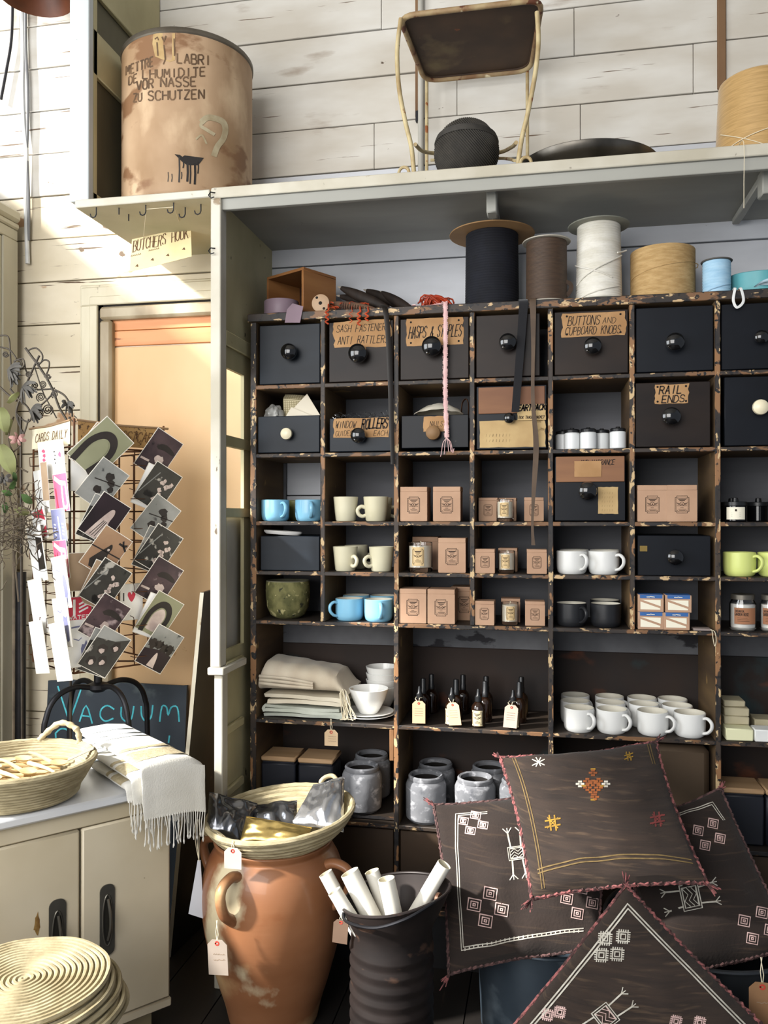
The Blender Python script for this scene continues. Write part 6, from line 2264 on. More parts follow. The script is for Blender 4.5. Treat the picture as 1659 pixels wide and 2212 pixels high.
        b.text('WATER', -0.40, -0.08, 0.09, lambda x, y: f(x, y, 0.0013), w=0.022, mi=use('white'), fit=0.8)
        b.stroke([(-0.3, -0.3), (0.3, -0.26)], 0.04, g2, use('lilac'))
    elif kind == 'tpink':
        b.poly(full, g, use('pink'))
        b.stroke([(-0.36, 0.40), (0.0, 0.26), (0.36, 0.22)], 0.12, g2, use('white'))
        b.stroke(smooth2([(0.10, 0.24), (0.10, -0.3), (0.2, -0.4), (0.34, -0.38), (0.4, -0.25), (0.36, 0.2)], 5), 0.10, g2, use('white'))
        b.stroke([(-0.36, 0.1), (-0.30, -0.45)], 0.08, g2, use('red'))
    elif kind == 'redwhite':
        b.poly(full, g, use('white'))
        b.poly([(-0.42, 0.42), (0.34, 0.42), (0.44, 0.05), (0.1, 0.18), (-0.3, 0.25)], g2, use('red'))
        b.poly([(0.0, -0.3), (0.42, -0.1), (0.44, -0.42), (0.05, -0.42)], g2, use('red'))
    elif kind == 'lilac':
        b.poly(full, g, use('lilac'))
        b.poly([(-0.05, 0.3), (0.03, 0.3), (0.12, -0.4), (0.03, -0.4)], g2, use('white'))
        b.poly([(0.02, 0.12), (0.10, 0.12), (0.12, -0.06), (0.05, -0.06)], lambda x, y: f(x, y, 0.0013), use('bluegrn'))
        for s_ in (-0.34, 0.22):
            for k in range(4):
                b.stroke([(s_, 0.1 - 0.09 * k), (s_ + 0.12, 0.08 - 0.09 * k)], 0.035, g2, use('white'))
    elif kind == 'flowers':
        b.poly(full, g, use('white'))
        for k in range(4):
            b.poly(blob(-0.28 + 0.02 * (k % 2), 0.1 - 0.12 * k + 0.15, 0.06, 0.05, 10, k, 0.3), g2, use('pink'))
        b.poly(blob(0.34, 0.12, 0.05, 0.08, 10, 3, 0.3), g2, use('pink'))
        for k in range(4):
            b.poly(blob(0.14 + 0.02 * (k % 2), 0.2 - 0.1 * k, 0.025, 0.02, 8, k, 0.3), g2, use('ink'))
    elif kind == 'sketch':
        b.poly(full, g, use('white'))
        b.poly(blob(0.25, -0.1, 0.16, 0.26, 14, seed, 0.3), g2, use('lilac'))
        b.stroke([(-0.2, 0.25), (0.0, 0.2), (0.1, 0.26)], 0.025, g2, use('lilac'))
    elif kind == 'photo':
        b.poly(full, g, use('white'))
        b.poly([(0.0, -0.3), (0.45, -0.3), (0.45, 0.25), (0.05, 0.3)], g2, use('ink'))
        b.poly(blob(0.2, -0.02, 0.1, 0.08, 12, 2, 0.3), lambda x, y: f(x, y, 0.0013), use('white'))
    elif kind == 'buff':
        b.poly(full, g, use('buff'))
    else:
        b.poly(full, g, use('white'))
    o = b.obj('postcard', ms, org=c, flat=True)
    return tag(o, label, 'postcard', group)


gr, gl = 'postcards on the right face of the rack', 'postcards on the left face of the rack'
ords = ['topmost', 'second from the top', 'third from the top', 'fourth from the top', 'fifth from the top', 'second from the bottom', 'bottom']
col1 = [((218, 968), 'arch', 44, 1.18, 'olive card of a stone arch'), ((221, 1046), 'swim', 36, 1, 'grey card of dark heads in water'), ((226, 1120), 'ghost', 33, 1, 'dark card of a robed pale figure'), ((229, 1192), 'rider', 34, 1, 'tan card of a seated figure'),
        ((228, 1262), 'floral', 33, 1, 'grey-brown card with pale flowers'), ((226, 1338), 'hands', 34, 1, 'mauve card with pale shapes'), ((226, 1408), 'heads', 33, 1, 'dark card crowded with faces')]
col2 = [((343, 980), 'hands', 32, 1, 'mauve card with pale shapes'), ((341, 1052), 'floral', 32, 1, 'dark card with pale blossoms'), ((337, 1122), 'swim', 36, 1, 'grey card with dark heads'), ((343, 1186), 'floral', 32, 1, 'dark card with pale blossoms'),
        ((344, 1256), 'hands', 32, 1, 'mauve card with pale shapes'), ((345, 1330), 'arch', 32, 1, 'olive card of a stone arch'), ((345, 1402), 'trees', 32, 1, 'card of dark trees under a grey sky')]
CW, CH = 0.105, 0.150
for ci, (cl_, nm) in enumerate(((col1, 'inner'), (col2, 'outer'))):
    for i, ((px, py), kd, ang, k, lab) in enumerate(cl_):
        off = 0.050 - 0.0006 * i
        lean = R(-9)
        ey0 = (Vector((0, 0, 1)) * math.cos(lean) - nRc * math.sin(lean)).normalized()
        nn = (nRc * math.cos(lean) + Vector((0, 0, 1)) * math.sin(lean)).normalized()
        ca, sa = math.cos(R(-ang)), math.sin(R(-ang))
        ex = dRc * ca + ey0 * sa
        ey = ey0 * ca - dRc * sa
        c = PLN(px, py, E0 + nR * off, nR)
        postcard('%s, %s in the %s column' % (lab, ords[i], nm), c, ex, ey, nn, CW * k, CH * k, kd, gr, i)
        if (i + ci) % 2 == 0:
            d2 = 0.010
            ca, sa = math.cos(R(-ang + 9)), math.sin(R(-ang + 9))
            ex2 = dRc * ca + ey0 * sa
            ey2 = ey0 * ca - dRc * sa
            postcard('card peeking out behind the %s card of the %s column' % (ords[i], nm), c - nn * d2 - dRc * 0.012 - ey0 * 0.006, ex2, ey2, nn, CW, CH, ('buff', 'white', 'mauve', 'grey')[i % 4] if ('buff', 'white', 'mauve', 'grey')[i % 4] in ('buff', 'white') else 'heads', gr, i)
for px, py, kd, lab in ((284, 1300, 'heart', 'white card with a red heart between the inner and outer columns'), (171, 1330, 'water', 'red and white card reading Water left of the inner column'), (170, 1400, 'sketch', 'white card with a drawing low down left of the inner column'),
                        (176, 1235, 'buff', 'buff card edge showing left of the inner column'), (180, 1020, 'white', 'pale card behind the stone arch card')):
    c = PLN(px, py, E0 + nR * 0.008, nR)
    postcard(lab, c, dR, Vector((0, 0, 1)), nR, 0.085, 0.125, kd, gr, 1)
# the left face: cards standing a little off their pockets
dLc = -dL
nLc = Vector((dLc.y, -dLc.x, 0))
lc = [(111, 993, 'flowers', 'wide white card with pink flowers, at the top of the left face', 0.20, 0.125, 0.030, 0), (90, 1062, 'white', 'white card under the flowered one on the left face', 0.105, 0.15, 0.020, -4), (97, 1040, 'buff', 'small buff card near the top of the left face', 0.05, 0.13, 0.046, 0),
      (132, 1064, 'tpink', 'pink card with white lettering, upper of two on the left face', 0.105, 0.125, 0.030, -3), (86, 1132, 'redwhite', 'red and white card in the outer column of the left face', 0.115, 0.11, 0.024, -10), (128, 1140, 'lilac', 'blue-grey card below the upper pink one', 0.105, 0.125, 0.026, -3),
      (80, 1196, 'photo', 'long white card with a dark photo on the left face', 0.12, 0.19, 0.034, -9), (132, 1208, 'tpink', 'pink card with white lettering, lower of two on the left face', 0.105, 0.125, 0.024, -4), (132, 1258, 'sketch', 'white card below the lower pink one', 0.11, 0.17, 0.034, -8),
      (82, 1310, 'white', 'white card second from the bottom in the outer column of the left face', 0.12, 0.19, 0.026, -9), (134, 1345, 'sketch', 'white card with a grey sketch on the left face', 0.115, 0.16, 0.026, -6), (84, 1398, 'white', 'lowest white card in the outer column of the left face', 0.115, 0.18, 0.032, -9), (130, 1408, 'white', 'lowest white card in the inner column on the left', 0.12, 0.19, 0.036, -10)]
for i, (px, py, kd, lab, w, h, off, ang) in enumerate(lc):
    c = PLN(px, py, E0 + nL * (off + 0.004), nL)
    ca, sa = math.cos(R(-ang)), math.sin(R(-ang))
    lean = R(-5)
    ez_ = (Vector((0, 0, 1)) * math.cos(lean) - nLc * math.sin(lean)).normalized()
    nn = (nLc * math.cos(lean) + Vector((0, 0, 1)) * math.sin(lean)).normalized()
    ex, ey = dLc * ca + ez_ * sa, ez_ * ca - dLc * sa
    postcard(lab, c, ex, ey, nn, w, h, kd, gl, i)

# --- chalkboard and the dark board leaning beside it
pl_o, pl_n = P(250, 1465, 2.975), Vector((0, -math.cos(R(4)), math.sin(R(4)))).normalized()
up_ = Vector((0, math.sin(R(4)), math.cos(R(4))))
c0, c1 = PLN(104, 1468, pl_o, pl_n), PLN(404, 1466, pl_o, pl_n)
t = thing('chalkboard', 'black chalkboard with turquoise chalk reading Vacuum leaning on the door behind the rack', 'chalkboard', ((c0.x + c1.x) / 2, c0.y - 0.03, 0), world=True)
b = B()
hgt = c0.z / math.cos(R(4)) - 0.003
b.slab([(c0.x, -hgt), (c1.x, -hgt), (c1.x, 0), (c1.x - 0.02, -0.002), (c0.x + 0.1, 0.002), (c0.x, -0.004)], lambda x, y, d: Vector((x, c0.y, c0.z)) + up_ * y - pl_n * d, 0.014, 0)
b.obj('board', [mat('dusty_black_board', '#272e36', '#323a43', sc=4, rough=0.7, chips=(('#5f6a6b', 0.66, 7, (1, 1, 1), 0.12), ('#7b776c', 0.74, 16)))], t)
b = B()
cf = lambda px, py: PLN(px, py, pl_o + pl_n * 0.0012, pl_n)
for ln in ([(125, 1483), (150, 1560)], [(150, 1560), (176, 1486)], [(172, 1558), (186, 1524), (199, 1562)], [(178, 1546), (195, 1548)], [(246, 1532), (232, 1524), (219, 1532), (217, 1548), (228, 1558), (244, 1552)],
           [(262, 1528), (262, 1548), (272, 1558), (284, 1552), (289, 1526)], [(305, 1526), (306, 1546), (314, 1557), (326, 1550), (330, 1524)], [(345, 1558), (350, 1526), (360, 1528), (363, 1545), (370, 1528), (383, 1528), (387, 1558)]):
    b.stroke(smooth2(ln, 3) if len(ln) > 2 else ln, 3.4, cf)
b.obj('chalk_writing', [mat('turquoise_chalk', '#5cc3cf', '#3fa2b0', sc=40, rough=0.9)], t)
b = B()
for ln in ([(120, 1584), (130, 1575), (142, 1575), (152, 1583)], [(120, 1584), (122, 1615)], [(366, 1590), (364, 1604)]):
    b.stroke(smooth2(ln, 3) if len(ln) > 2 else ln, 3.4, cf)
b.obj('chalk_writing', [mat('turquoise_chalk', '#5cc3cf', '#3fa2b0', sc=40, rough=0.9)], t)
tp, bt = P(432, 1280, 2.70), P(392, 1720, 2.66)
b = B()
dx_ = 0.014
yb_ = 2.92
f4 = [bt, bt + Vector((dx_, 0, 0)), tp + Vector((dx_, 0, 0)), tp]
dn = (bt - tp) * ((bt.z - 0.002) / (tp.z - bt.z))
f4[0], f4[1] = bt + dn, bt + dn + Vector((dx_, 0, 0))
b4 = [Vector((p.x + 0.02, yb_, p.z + (0.01 if i > 1 else 0))) for i, p in enumerate(f4)]
b.add(f4 + b4, [(0, 1, 2, 3), (7, 6, 5, 4), (0, 4, 5, 1), (1, 5, 6, 2), (2, 6, 7, 3), (3, 7, 4, 0)], [0, 1, 1, 1, 1, 1])
tag(b.obj('leaning_board', [M_shelfw, M_black], org=f4[0]), 'dark board with a chipped white edge leaning between the chalkboard and the post', 'board')

# --- cream base cabinet
aR = Vector((0.643, 0.766, 0)).normalized()
nF = Vector((aR.y, -aR.x, 0))
C0 = PDEP(372, 2.42)
C0.z = 0
KZ = 0.727
DEP = 0.46
LEN = 1.0
MK = Matrix((( aR.x, -nF.x, 0), (aR.y, -nF.y, 0), (0, 0, 1)))      # local x along the front, local y into the cabinet
KL = lambda a, bq, z=0: C0 + aR * a + nF * bq + Vector((0, 0, z))


def kbox(b, a0, a1, b0, b1, z0, z1, mi=0, bev=0.0):
    b.box(KL((a0 + a1) / 2, (b0 + b1) / 2, (z0 + z1) / 2), (a1 - a0, abs(b1 - b0), z1 - z0), mi, 0, bev, MK)


M_cab = mat('aged_cream_enamel', '#c9bea6', '#b9ac90', sc=2.4, rough=0.42, bump=0.05, bsc=14, chips=(('#a89a7c', 0.70, 4, (1, 1, 1.5), 0.1), ('#4f3b22', 0.745, 17)))
t = thing('base_cabinet', 'low cream enamel cabinet with two doors and a white worktop, standing at an angle', 'cabinet', KL(-LEN / 2, -DEP / 2), world=True)
b = B()
kbox(b, -LEN, 0, -0.024, -DEP, 0.075, KZ - 0.028, 0, 0.006)
kbox(b, -LEN, -0.001, -0.001, -0.0235, KZ - 0.075, KZ - 0.028, 0, 0.003)
kbox(b, -LEN, 0.0, -0.0, -0.0235, 0.075, 0.10, 0, 0.003)
b.obj('carcass', [M_cab], t)
b = B()
kbox(b, -LEN + 0.02, -0.04, -0.05, -DEP + 0.02, 0.0, 0.0745)
b.obj('plinth', [mat('dark_cream_plinth', '#8d8062', '#7a6d51', sc=6, rough=0.6)], t)
b = B()
kbox(b, -LEN, 0.012, 0.022, -DEP, KZ - 0.0275, KZ, 0, 0.007)
b.obj('worktop', [mat('white_worktop', '#d5d6d8', '#c8cacd', sc=3, rough=0.25)], t)


def kuv(px, py):
    p = PLN(px, py, C0, nF)
    return (p - C0).dot(aR), p.z


seam = kuv(175, 1900)[0]
M_plate = mat('dull_pull_plate', '#6b6860', '#57544d', sc=9, rough=0.35, metal=0.7)
for a0, a1, (hx0, hx1, hy0, hy1), lab in ((seam + 0.003, -0.004, (215, 247, 1910, 2063), 'right door'), (seam - 0.375, seam - 0.003, (105, 142, 1942, 2115), 'left door')):
    b = B()
    kbox(b, a0, a1, 0.0, -0.0225, 0.102, KZ - 0.078, 0, 0.006)
    d = b.obj('door', [M_cab], t)
    u0, zt0 = kuv(hx0, (hy0 + hy1) / 2)[0], kuv((hx0 + hx1) / 2, hy0)[1]
    u1, zb0 = kuv(hx1, (hy0 + hy1) / 2)[0], kuv((hx0 + hx1) / 2, hy1)[1]
    cu_, cz_, ww, hh = (u0 + u1) / 2, (zt0 + zb0) / 2, abs(u1 - u0), zt0 - zb0
    b = B()
    pf = lambda x, y, dd: KL(cu_ + x, 0.0005 + dd, cz_ + y)
    b.slab(rrect(ww, hh, ww * 0.42, 5), lambda x, y, dd: pf(x, y, dd), 0.003, 0)
    # the scooped finger well and its lip
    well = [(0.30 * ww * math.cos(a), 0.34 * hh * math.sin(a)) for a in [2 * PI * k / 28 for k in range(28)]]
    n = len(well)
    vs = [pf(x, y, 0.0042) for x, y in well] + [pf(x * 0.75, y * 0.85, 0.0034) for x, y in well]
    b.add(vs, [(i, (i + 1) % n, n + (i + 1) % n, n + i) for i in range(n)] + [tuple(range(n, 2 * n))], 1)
    b.tube([pf(x * 1.08, y * 1.05, 0.004) for x, y in well], 0.0022, 6, 0, closed=True)
    b.tube(smooth([pf(0.02 * ww, 0.30 * hh, 0.005), pf(0.10 * ww, 0.1 * hh, 0.013), pf(0.12 * ww, -0.1 * hh, 0.013), pf(0.02 * ww, -0.28 * hh, 0.005)], 5), 0.004, 8, 0)
    b.obj('pull_plate', [M_plate, mat('dark_well', '#3b3934', rough=0.4, metal=0.6)], d)  # well coloured darker than the plate
    if lab == 'left door':
        u, z = kuv(80, 1995)
        b = B()
        b.poly(blob(0, 0, 0.008, 0.026, 14, 4, 0.4), lambda x, y: KL(u + x, 0.0006, z + y))
        b.obj('rust_stain', [mat('rust_spot', '#6b4b1f', '#9b7c45', sc=40, rough=0.7)], d)

# --- basket of wooden spoons
M_straw = mat('pale_straw', '#ab9f80', '#908465', sc=20, st=(1, 1, 3), rough=0.85, bump=0.4, bsc=70)


def coil_profile(pts, turns):
    """profile that steps out in coils"""
    out = []
    P_ = smooth([(r, 0, z) for r, z in pts], 20)
    n = len(P_)
    for k in range(turns):
        a = P_[int(k * (n - 1) / turns)]
        c = P_[int((k + 1) * (n - 1) / turns)]
        d = Vector((c.z - a.z, 0, -(c.x - a.x)))
        d = d.normalized() * ((c - a).length * 0.22)
        for f, e in ((0.05, -0.4), (0.3, 0.7), (0.6, 0.8), (0.9, -0.2)):
            p = a.lerp(c, f) + d * e
            out.append((max(p.x, 0.001), p.z))
    return out


kc = PZ(38, 1722, KZ + 0.001)
t = thing('straw_basket', 'shallow round straw basket with a rope handle on the white worktop', 'basket', kc, world=True)
b = B()
prof = coil_profile([(0.01, 0.004), (0.145, 0.004), (0.165, 0.03), (0.19, 0.07), (0.205, 0.098)], 18)
inner = [(max(r - 0.012, 0.001), z + 0.007) for r, z in reversed(prof)]
b.lathe([(0, 0.0)] + prof + inner + [(0, 0.012)], kc, 64)
b.obj('bowl', [M_straw], t)
b = B()
b.tube([kc + Vector((0.2 * math.cos(2 * PI * k / 60), 0.2 * math.sin(2 * PI * k / 60), 0.100)) for k in range(60)], [0.0085 + 0.0012 * (k % 2) for k in range(60)], 8, closed=True)
b.obj('rim', [M_straw], t)
b = B()
h0, h1 = kc + Vector((-0.06, 0.19, 0.10)), kc + Vector((0.075, 0.185, 0.10))
pts = smooth([h0, P(93, 1590, h0.y), P(130, 1562, (h0.y + h1.y) / 2), P(165, 1575, h1.y), h1], 8)
b.tube(pts, [0.0085 + 0.0016 * math.sin(k * 1.9) for k in range(len(pts))], 10)
b.obj('handle', [mat('rope_handle', '#bfb291', '#9c8d6c', sc=40, rough=0.9)], t)
b = B()
q = kc + Vector((0.13, 0.10, 0.098))
b.box(q, (0.075, 0.03, 0.0015), 0, R(30), 0, Matrix.Rotation(R(28), 3, 'Z') @ Matrix.Rotation(R(-22), 3, 'Y'))
tag(b.obj('price_card', [mat('grey_card', '#8d877c', rough=0.8)], org=q), 'small grey card lying on the rim of the spoon basket', 'card')
M_spoon = mat('pale_beechwood', '#d3b98a', '#c0a372', sc=8, st=(0.4, 4, 1), rough=0.55)
sp_ = None
rn = random.Random(21)
k = 0
for layer, (ang, nn_) in enumerate(((35, 4), (-8, 5), (62, 5), (18, 6), (-30, 5))):
    u = Vector((math.cos(R(ang)), math.sin(R(ang)), 0))
    for i in range(nn_):
        k += 1
        if sp_ is None:
            b = B()
            pts = [(-0.115 + 0.01 * i_, 0, 0.0025 * math.sin(i_ * 0.3)) for i_ in range(16)]
            b.tube(pts, [0.0038 + 0.0002 * i_ for i_ in range(16)], 8, flat=0.8)
            b.lathe([(0, -0.006), (0.010, -0.0055), (0.018, -0.002), (0.021, 0.002), (0.019, 0.002), (0.010, -0.002), (0, -0.003)], (0.064, 0, 0.004), 20, 0, sx=1.55)
            sp_ = b.obj('wooden_spoon', [M_spoon])
            o = sp_
        else:
            o = sp_.copy()
            COL.objects.link(o)
        off = (i - (nn_ - 1) / 2) * 0.0455
        o.location = kc + Vector((-u.y, u.x, 0)) * off + u * rn.uniform(-0.015, 0.015) + Vector((0, 0, 0.027 + 0.0135 * layer))
        o.rotation_euler = (0, rn.uniform(-0.01, 0.01), R(ang) + (PI if i % 2 else 0) + rn.uniform(-0.03, 0.03))
        tag(o, 'pale wooden spoon in the heap in the straw basket', 'spoon', 'wooden spoons in the straw basket')

# --- towels over the end of the worktop
M_towel = mat('white_cotton', '#d8d6cf', '#cbc8be', sc=5, rough=0.95, bump=0.25, bsc=220, sheen=0.2)
M_towelb = mat('beige_weave', '#b5a98c', '#9f9274', sc=90, rough=0.95, bump=0.4, bsc=200)
M_tblue = mat('pale_blue_stripe', '#b4bfc9', '#c9cfd3', sc=30, rough=0.95)


def towel(label, a0, a1, z, th, hang, bback=-0.43, out=0.012, seed=1, twist=0.0):
    """a folded towel lying on the pile and hanging over the front edge"""
    path = []
    n1 = 22
    for i in range(n1 + 1):
        path.append((bback + (0.012 - bback + out) * i / n1, z + th / 2))
    r = th / 2 + 0.004
    for q in (25, 50, 75):
        path.append((0.012 + out + r * math.sin(R(q)), z + th / 2 - r * (1 - math.cos(R(q)))))
    n2 = 10
    for i in range(1, n2 + 1):
        path.append((0.012 + out + r + 0.006 * i / n2, z + th / 2 - r - hang * i / n2))
    n = len(path)
    ac, hw = (a0 + a1) / 2, (a1 - a0) / 2
    N2 = 28

    def sec(i, ang, extra=0.0):
        bq, zz = path[min(i, n - 1)]
        p0, p1 = path[max(i - 1, 0)], path[min(i + 1, n - 1)]
        d = Vector((p1[0] - p0[0], p1[1] - p0[1])).normalized()
        nn = Vector((-d.y, d.x))
        c_, s_ = math.cos(ang), math.sin(ang)
        av = math.copysign(abs(c_) ** 0.35, c_) * hw * (1 - 0.04 * max(0, (i - n1)) / 12)
        tv = math.copysign(abs(s_) ** 0.8, s_) * ((th / 2 if i <= n1 else max(0.004, th / 2 - (i - n1) * 0.003)) + extra)
        a_ = ac + av + twist * (i / n)
        w = 0.0022 * mnoise.noise(Vector((a_ * 14, i * 0.22, seed * 3.1))) + 0.001 * mnoise.noise(Vector((a_ * 45, i * 0.7, seed)))
        fold = 0.003 * math.sin(a_ * 55 + seed) * max(0, i - n1) / 12
        dz = -0.55 * max(0, a_ - 0.012) ** 1.0 * (1 if i <= n1 + 2 else 0.5)
        return KL(a_, bq + nn.x * (tv + w) + fold, zz + nn.y * (tv + w) + dz)
    o = thing('towel', label, 'towel', KL(ac, -0.2, z), world=True, group='white fringed towels over the worktop end')
    b = B()
    b.grid(lambda u, v: sec(int(round(u * (n - 1))), 2 * PI * v), n - 1, N2, 0, cv=True)
    k0 = len(b.v) - n * N2
    b.f.append(tuple(k0 + j for j in range(N2)))
    b.m.append(0)
    b.f.append(tuple(k0 + (n - 1) * N2 + j for j in range(N2))[::-1])
    b.m.append(0)
    b.obj('cloth', [M_towel], o)

    def band(i0, i1, m_, nm):
        b = B()
        b.grid(lambda u, v: sec(int(round(i0 + (i1 - i0) * u)), R(2) + v * R(176), 0.0012), i1 - i0, 24, 0)
        b.obj(nm, [m_], o)
    band(n1 - 5, n1 - 1, M_towelb, 'woven_band')
    band(n1 - 7, n1 - 6, M_towelb, 'woven_band')
    for k in (3, 6, 8):
        band(k, k + 1, M_tblue, 'blue_stripe')
    b = B()
    rn_ = random.Random(seed)
    m_ = int(hw * 2 / 0.0075)
    for k in range(m_):
        f = (k + 0.5) / m_
        top = sec(n - 1, math.acos(max(-1, min(1, math.copysign(abs(2 * f - 1) ** 2.8, 2 * f - 1)))))
        L_ = rn_.uniform(0.05, 0.08)
        e = top + Vector((rn_.uniform(-0.006, 0.006), rn_.uniform(-0.006, 0.006), -L_))
        pts = [top + Vector((0, 0, 0.004)), top.lerp(e, 0.5) + Vector((rn_.uniform(-0.004, 0.004), rn_.uniform(-0.004, 0.004), 0)), e, e + Vector((0, 0, -0.006)), e + Vector((rn_.uniform(-.003, .003), 0, -0.014))]
        b.tube(pts, [0.0014, 0.0014, 0.0016, 0.003, 0.001], 6)
    b.obj('fringe', [M_towel], o)
    return o


towel('white towel at the bottom of the pile, its short fringe showing at the left', -0.150, 0.03, KZ + 0.004, 0.024, 0.022, -0.42, 0.004, 1)
towel('white towel in the middle of the pile on the worktop end', -0.142, 0.035, KZ + 0.0335, 0.023, 0.055, -0.415, 0.019, 2)
towel('white towel with a beige woven band, topmost of the pile and hanging lowest', -0.130, 0.065, KZ + 0.066, 0.023, 0.13, -0.425, 0.040, 3, 0.01)
p = P(428, 1778, 2.27)
t = thing('price_tag', 'long white paper tag twisting on threads below the towel fringe', 'tag', p, world=True)
b = B()
q4 = [P(427, 1858, 2.27), P(433, 1858, 2.275), P(441, 1985, 2.275), P(407, 1974, 2.25)]
b.add(q4 + [v + Vector((0, 0.001, 0)) for v in q4], [(0, 1, 2, 3), (7, 6, 5, 4), (0, 4, 5, 1), (1, 5, 6, 2), (2, 6, 7, 3), (3, 7, 4, 0)])
b.obj('paper', [mat('bluish_paper', '#cfd3da', rough=0.8)], t)
b = B()
for dx in (-4, 0, 4):
    b.tube(smooth([P(428 + dx, 1770, 2.262), P(426 + dx, 1815, 2.268), P(430, 1860, 2.272)], 4), 0.001, 5)
b.obj('thread', [M_string], t)

# --- round woven mats in the lower left corner
mc = PZ(58, 2165, 0.44)
t = thing('round_stool', 'low round stool under the woven mats, mostly below the picture edge', 'stool', (mc.x, mc.y, 0))
b = B()
b.lathe([(0, 0.385), (0.17, 0.385), (0.18, 0.395), (0.18, 0.41), (0.17, 0.415), (0, 0.415)], seg=40)
b.obj('seat', [M_lid], t)
for k in range(4):
    b = B()
    a = R(45 + 90 * k)
    b.tube([(0.11 * math.cos(a), 0.11 * math.sin(a), 0.385), (0.16 * math.cos(a), 0.16 * math.sin(a), 0.0)], 0.014, 10)
    b.obj('leg', [M_lid], t)
ml = ['bottom woven straw mat of the stack on the stool', 'second woven straw mat from the bottom of the stack', 'third woven straw mat from the bottom of the stack', 'woven straw mat just under the topmost one', 'topmost round woven straw mat in the lower left corner']
for k in range(5):
    r = 0.200 - 0.004 * k
    b = B()
    prof, inn = [], []
    for i in range(15):
        x0, x1 = r * i / 15, r * (i + 1) / 15
        prof += [(max(x0, 0.0005), 0.006), (x0 + (x1 - x0) * 0.3, 0.0125), (x0 + (x1 - x0) * 0.75, 0.0125)]
    prof += [(r, 0.006), (r - 0.003, 0.001), (r - 0.03, 0.0)]
    b.lathe([(0, 0.008)] + prof + [(0, 0.0)], seg=64, fn=lambda p, a: Vector((p.x * (1 + 0.006 * math.sin(5 * a + k)), p.y * (1 + 0.006 * math.cos(3 * a + k)), p.z + 0.0012 * math.sin(7 * a + k) * min(1, p.xy.length / 0.1))))
    o = b.obj('woven_mat', [M_straw])
    o.location = (mc.x + (0.016, 0.020, 0.006, 0.002, -0.012)[k], mc.y + (0.0, -0.012, 0.006, -0.01, 0.004)[k], 0.417 + k * 0.0150)
    tag(o, ml[k], 'mat', 'round woven mats')

# --- wire trellis and dried vine by the tall cupboard
M_wire = mat('dark_wrought_wire', '#3a342d', '#4d453b', sc=20, rough=0.6, metal=0.4)
M_petal = mat('grey_dried_petal', '#5d5a55', '#45423e', sc=16, rough=0.8)
TY = 2.60
t = thing('wire_trellis', 'dark wire trellis of scrolls and spiky flowers beside the tall cupboard', 'trellis', (P(60, 1000, TY).x, TY, 0), world=True)


def spiral(cx, cy, r, turns=2.0, s=1, a0=0.0):
    n = int(turns * 14)
    return [P(cx + r * (1 - 0.85 * k / n) * math.cos(a0 + s * 2 * PI * turns * k / n), cy + r * (1 - 0.85 * k / n) * math.sin(a0 + s * 2 * PI * turns * k / n), TY - 0.002) for k in range(n + 1)]


b = B()
for ln, r_ in (([(55, 752), (90, 800), (112, 838), (128, 880), (145, 910), (152, 940)], 0.0045), ([(85, 768), (70, 800), (58, 828), (40, 870), (36, 900), (52, 940)], 0.004), ([(60, 757), (78, 752), (92, 768), (85, 785), (60, 760)], 0.003),
               ([(82, 790), (95, 778), (106, 782), (104, 800), (96, 815)], 0.003), ([(80, 842), (112, 840), (118, 838)], 0.003), ([(120, 842), (105, 860), (88, 876), (78, 886)], 0.0035), ([(120, 843), (140, 855), (154, 880), (156, 900)], 0.0035),
               ([(0, 725), (18, 728), (22, 760), (24, 800)], 0.003), ([(0, 750), (20, 755), (36, 775)], 0.003), ([(34, 890), (48, 906), (64, 910), (70, 890)], 0.003), ([(22, 840), (40, 862), (60, 880), (72, 906)], 0.0035), ([(36, 893), (46, 930), (52, 936), (62, 905)], 0.003),
               ([(30, 780), (50, 776), (56, 800), (66, 812)], 0.003), ([(74, 790), (92, 845), (110, 880), (122, 903)], 0.0025), ([(0, 836), (22, 856), (36, 866)], 0.0035), ([(160, 898), (166, 905), (160, 912), (150, 902)], 0.002)):
    b.tube(smooth([P(x, y, TY) for x, y in ln], 5), r_, 6)
for sp in ((40, 787, 13, 2.2, 1, 0), (76, 833, 8, 2, 1, 1), (92, 830, 8, 2, -1, 2), (104, 813, 6, 2, 1, 0), (88, 858, 10, 2.3, 1, 2), (103, 885, 12, 2.3, -1, 1), (88, 894, 8, 2, 1, 1), (62, 808, 7, 2, 1, 0), (12, 765, 7, 2, 1, 0), (118, 852, 8, 2, 1, 2)):
    b.tube(spiral(*sp), 0.0022, 6)
for x in (45, 150):
    q = P(x, 900, TY)
    b.tube([q, Vector((q.x, q.y + 0.02, 0.0))], 0.005, 6)
b.obj('wire_scrolls', [M_wire], t)
for cx, cy, r, k0 in ((16, 800, 30, 1), (48, 838, 30, 2), (66, 888, 26, 3), (20, 810, 26, 4), (145, 877, 15, 5)):
    b = B()
    rn = random.Random(k0)
    for k in range(13):
        a = rn.uniform(-0.6, 1.6) if k0 != 5 else rn.uniform(0, 6.28)
        L_ = r * rn.uniform(0.7, 1.15)
        y_ = TY - rn.uniform(0.0, 0.04)
        pts = smooth([P(cx, cy, TY - 0.01), P(cx + L_ * 0.5 * math.cos(a), cy + L_ * 0.5 * math.sin(a) - 4, y_), P(cx + L_ * math.cos(a), cy + L_ * math.sin(a) + 2, y_ - 0.01)], 4)
        n = len(pts)
        b.tube(pts, [0.0022 + 0.0045 * math.sin(PI * (i + 0.4) / n) for i in range(n)], 5, flat=0.4)
    b.obj('spiky_flower', [M_petal], t)
M_leafg = mat('dusty_green_leaf', '#4c6a33', '#36502a', sc=12, rough=0.6)
M_leafo = mat('olive_dull_leaf', '#7c8050', '#686a42', sc=10, rough=0.7)
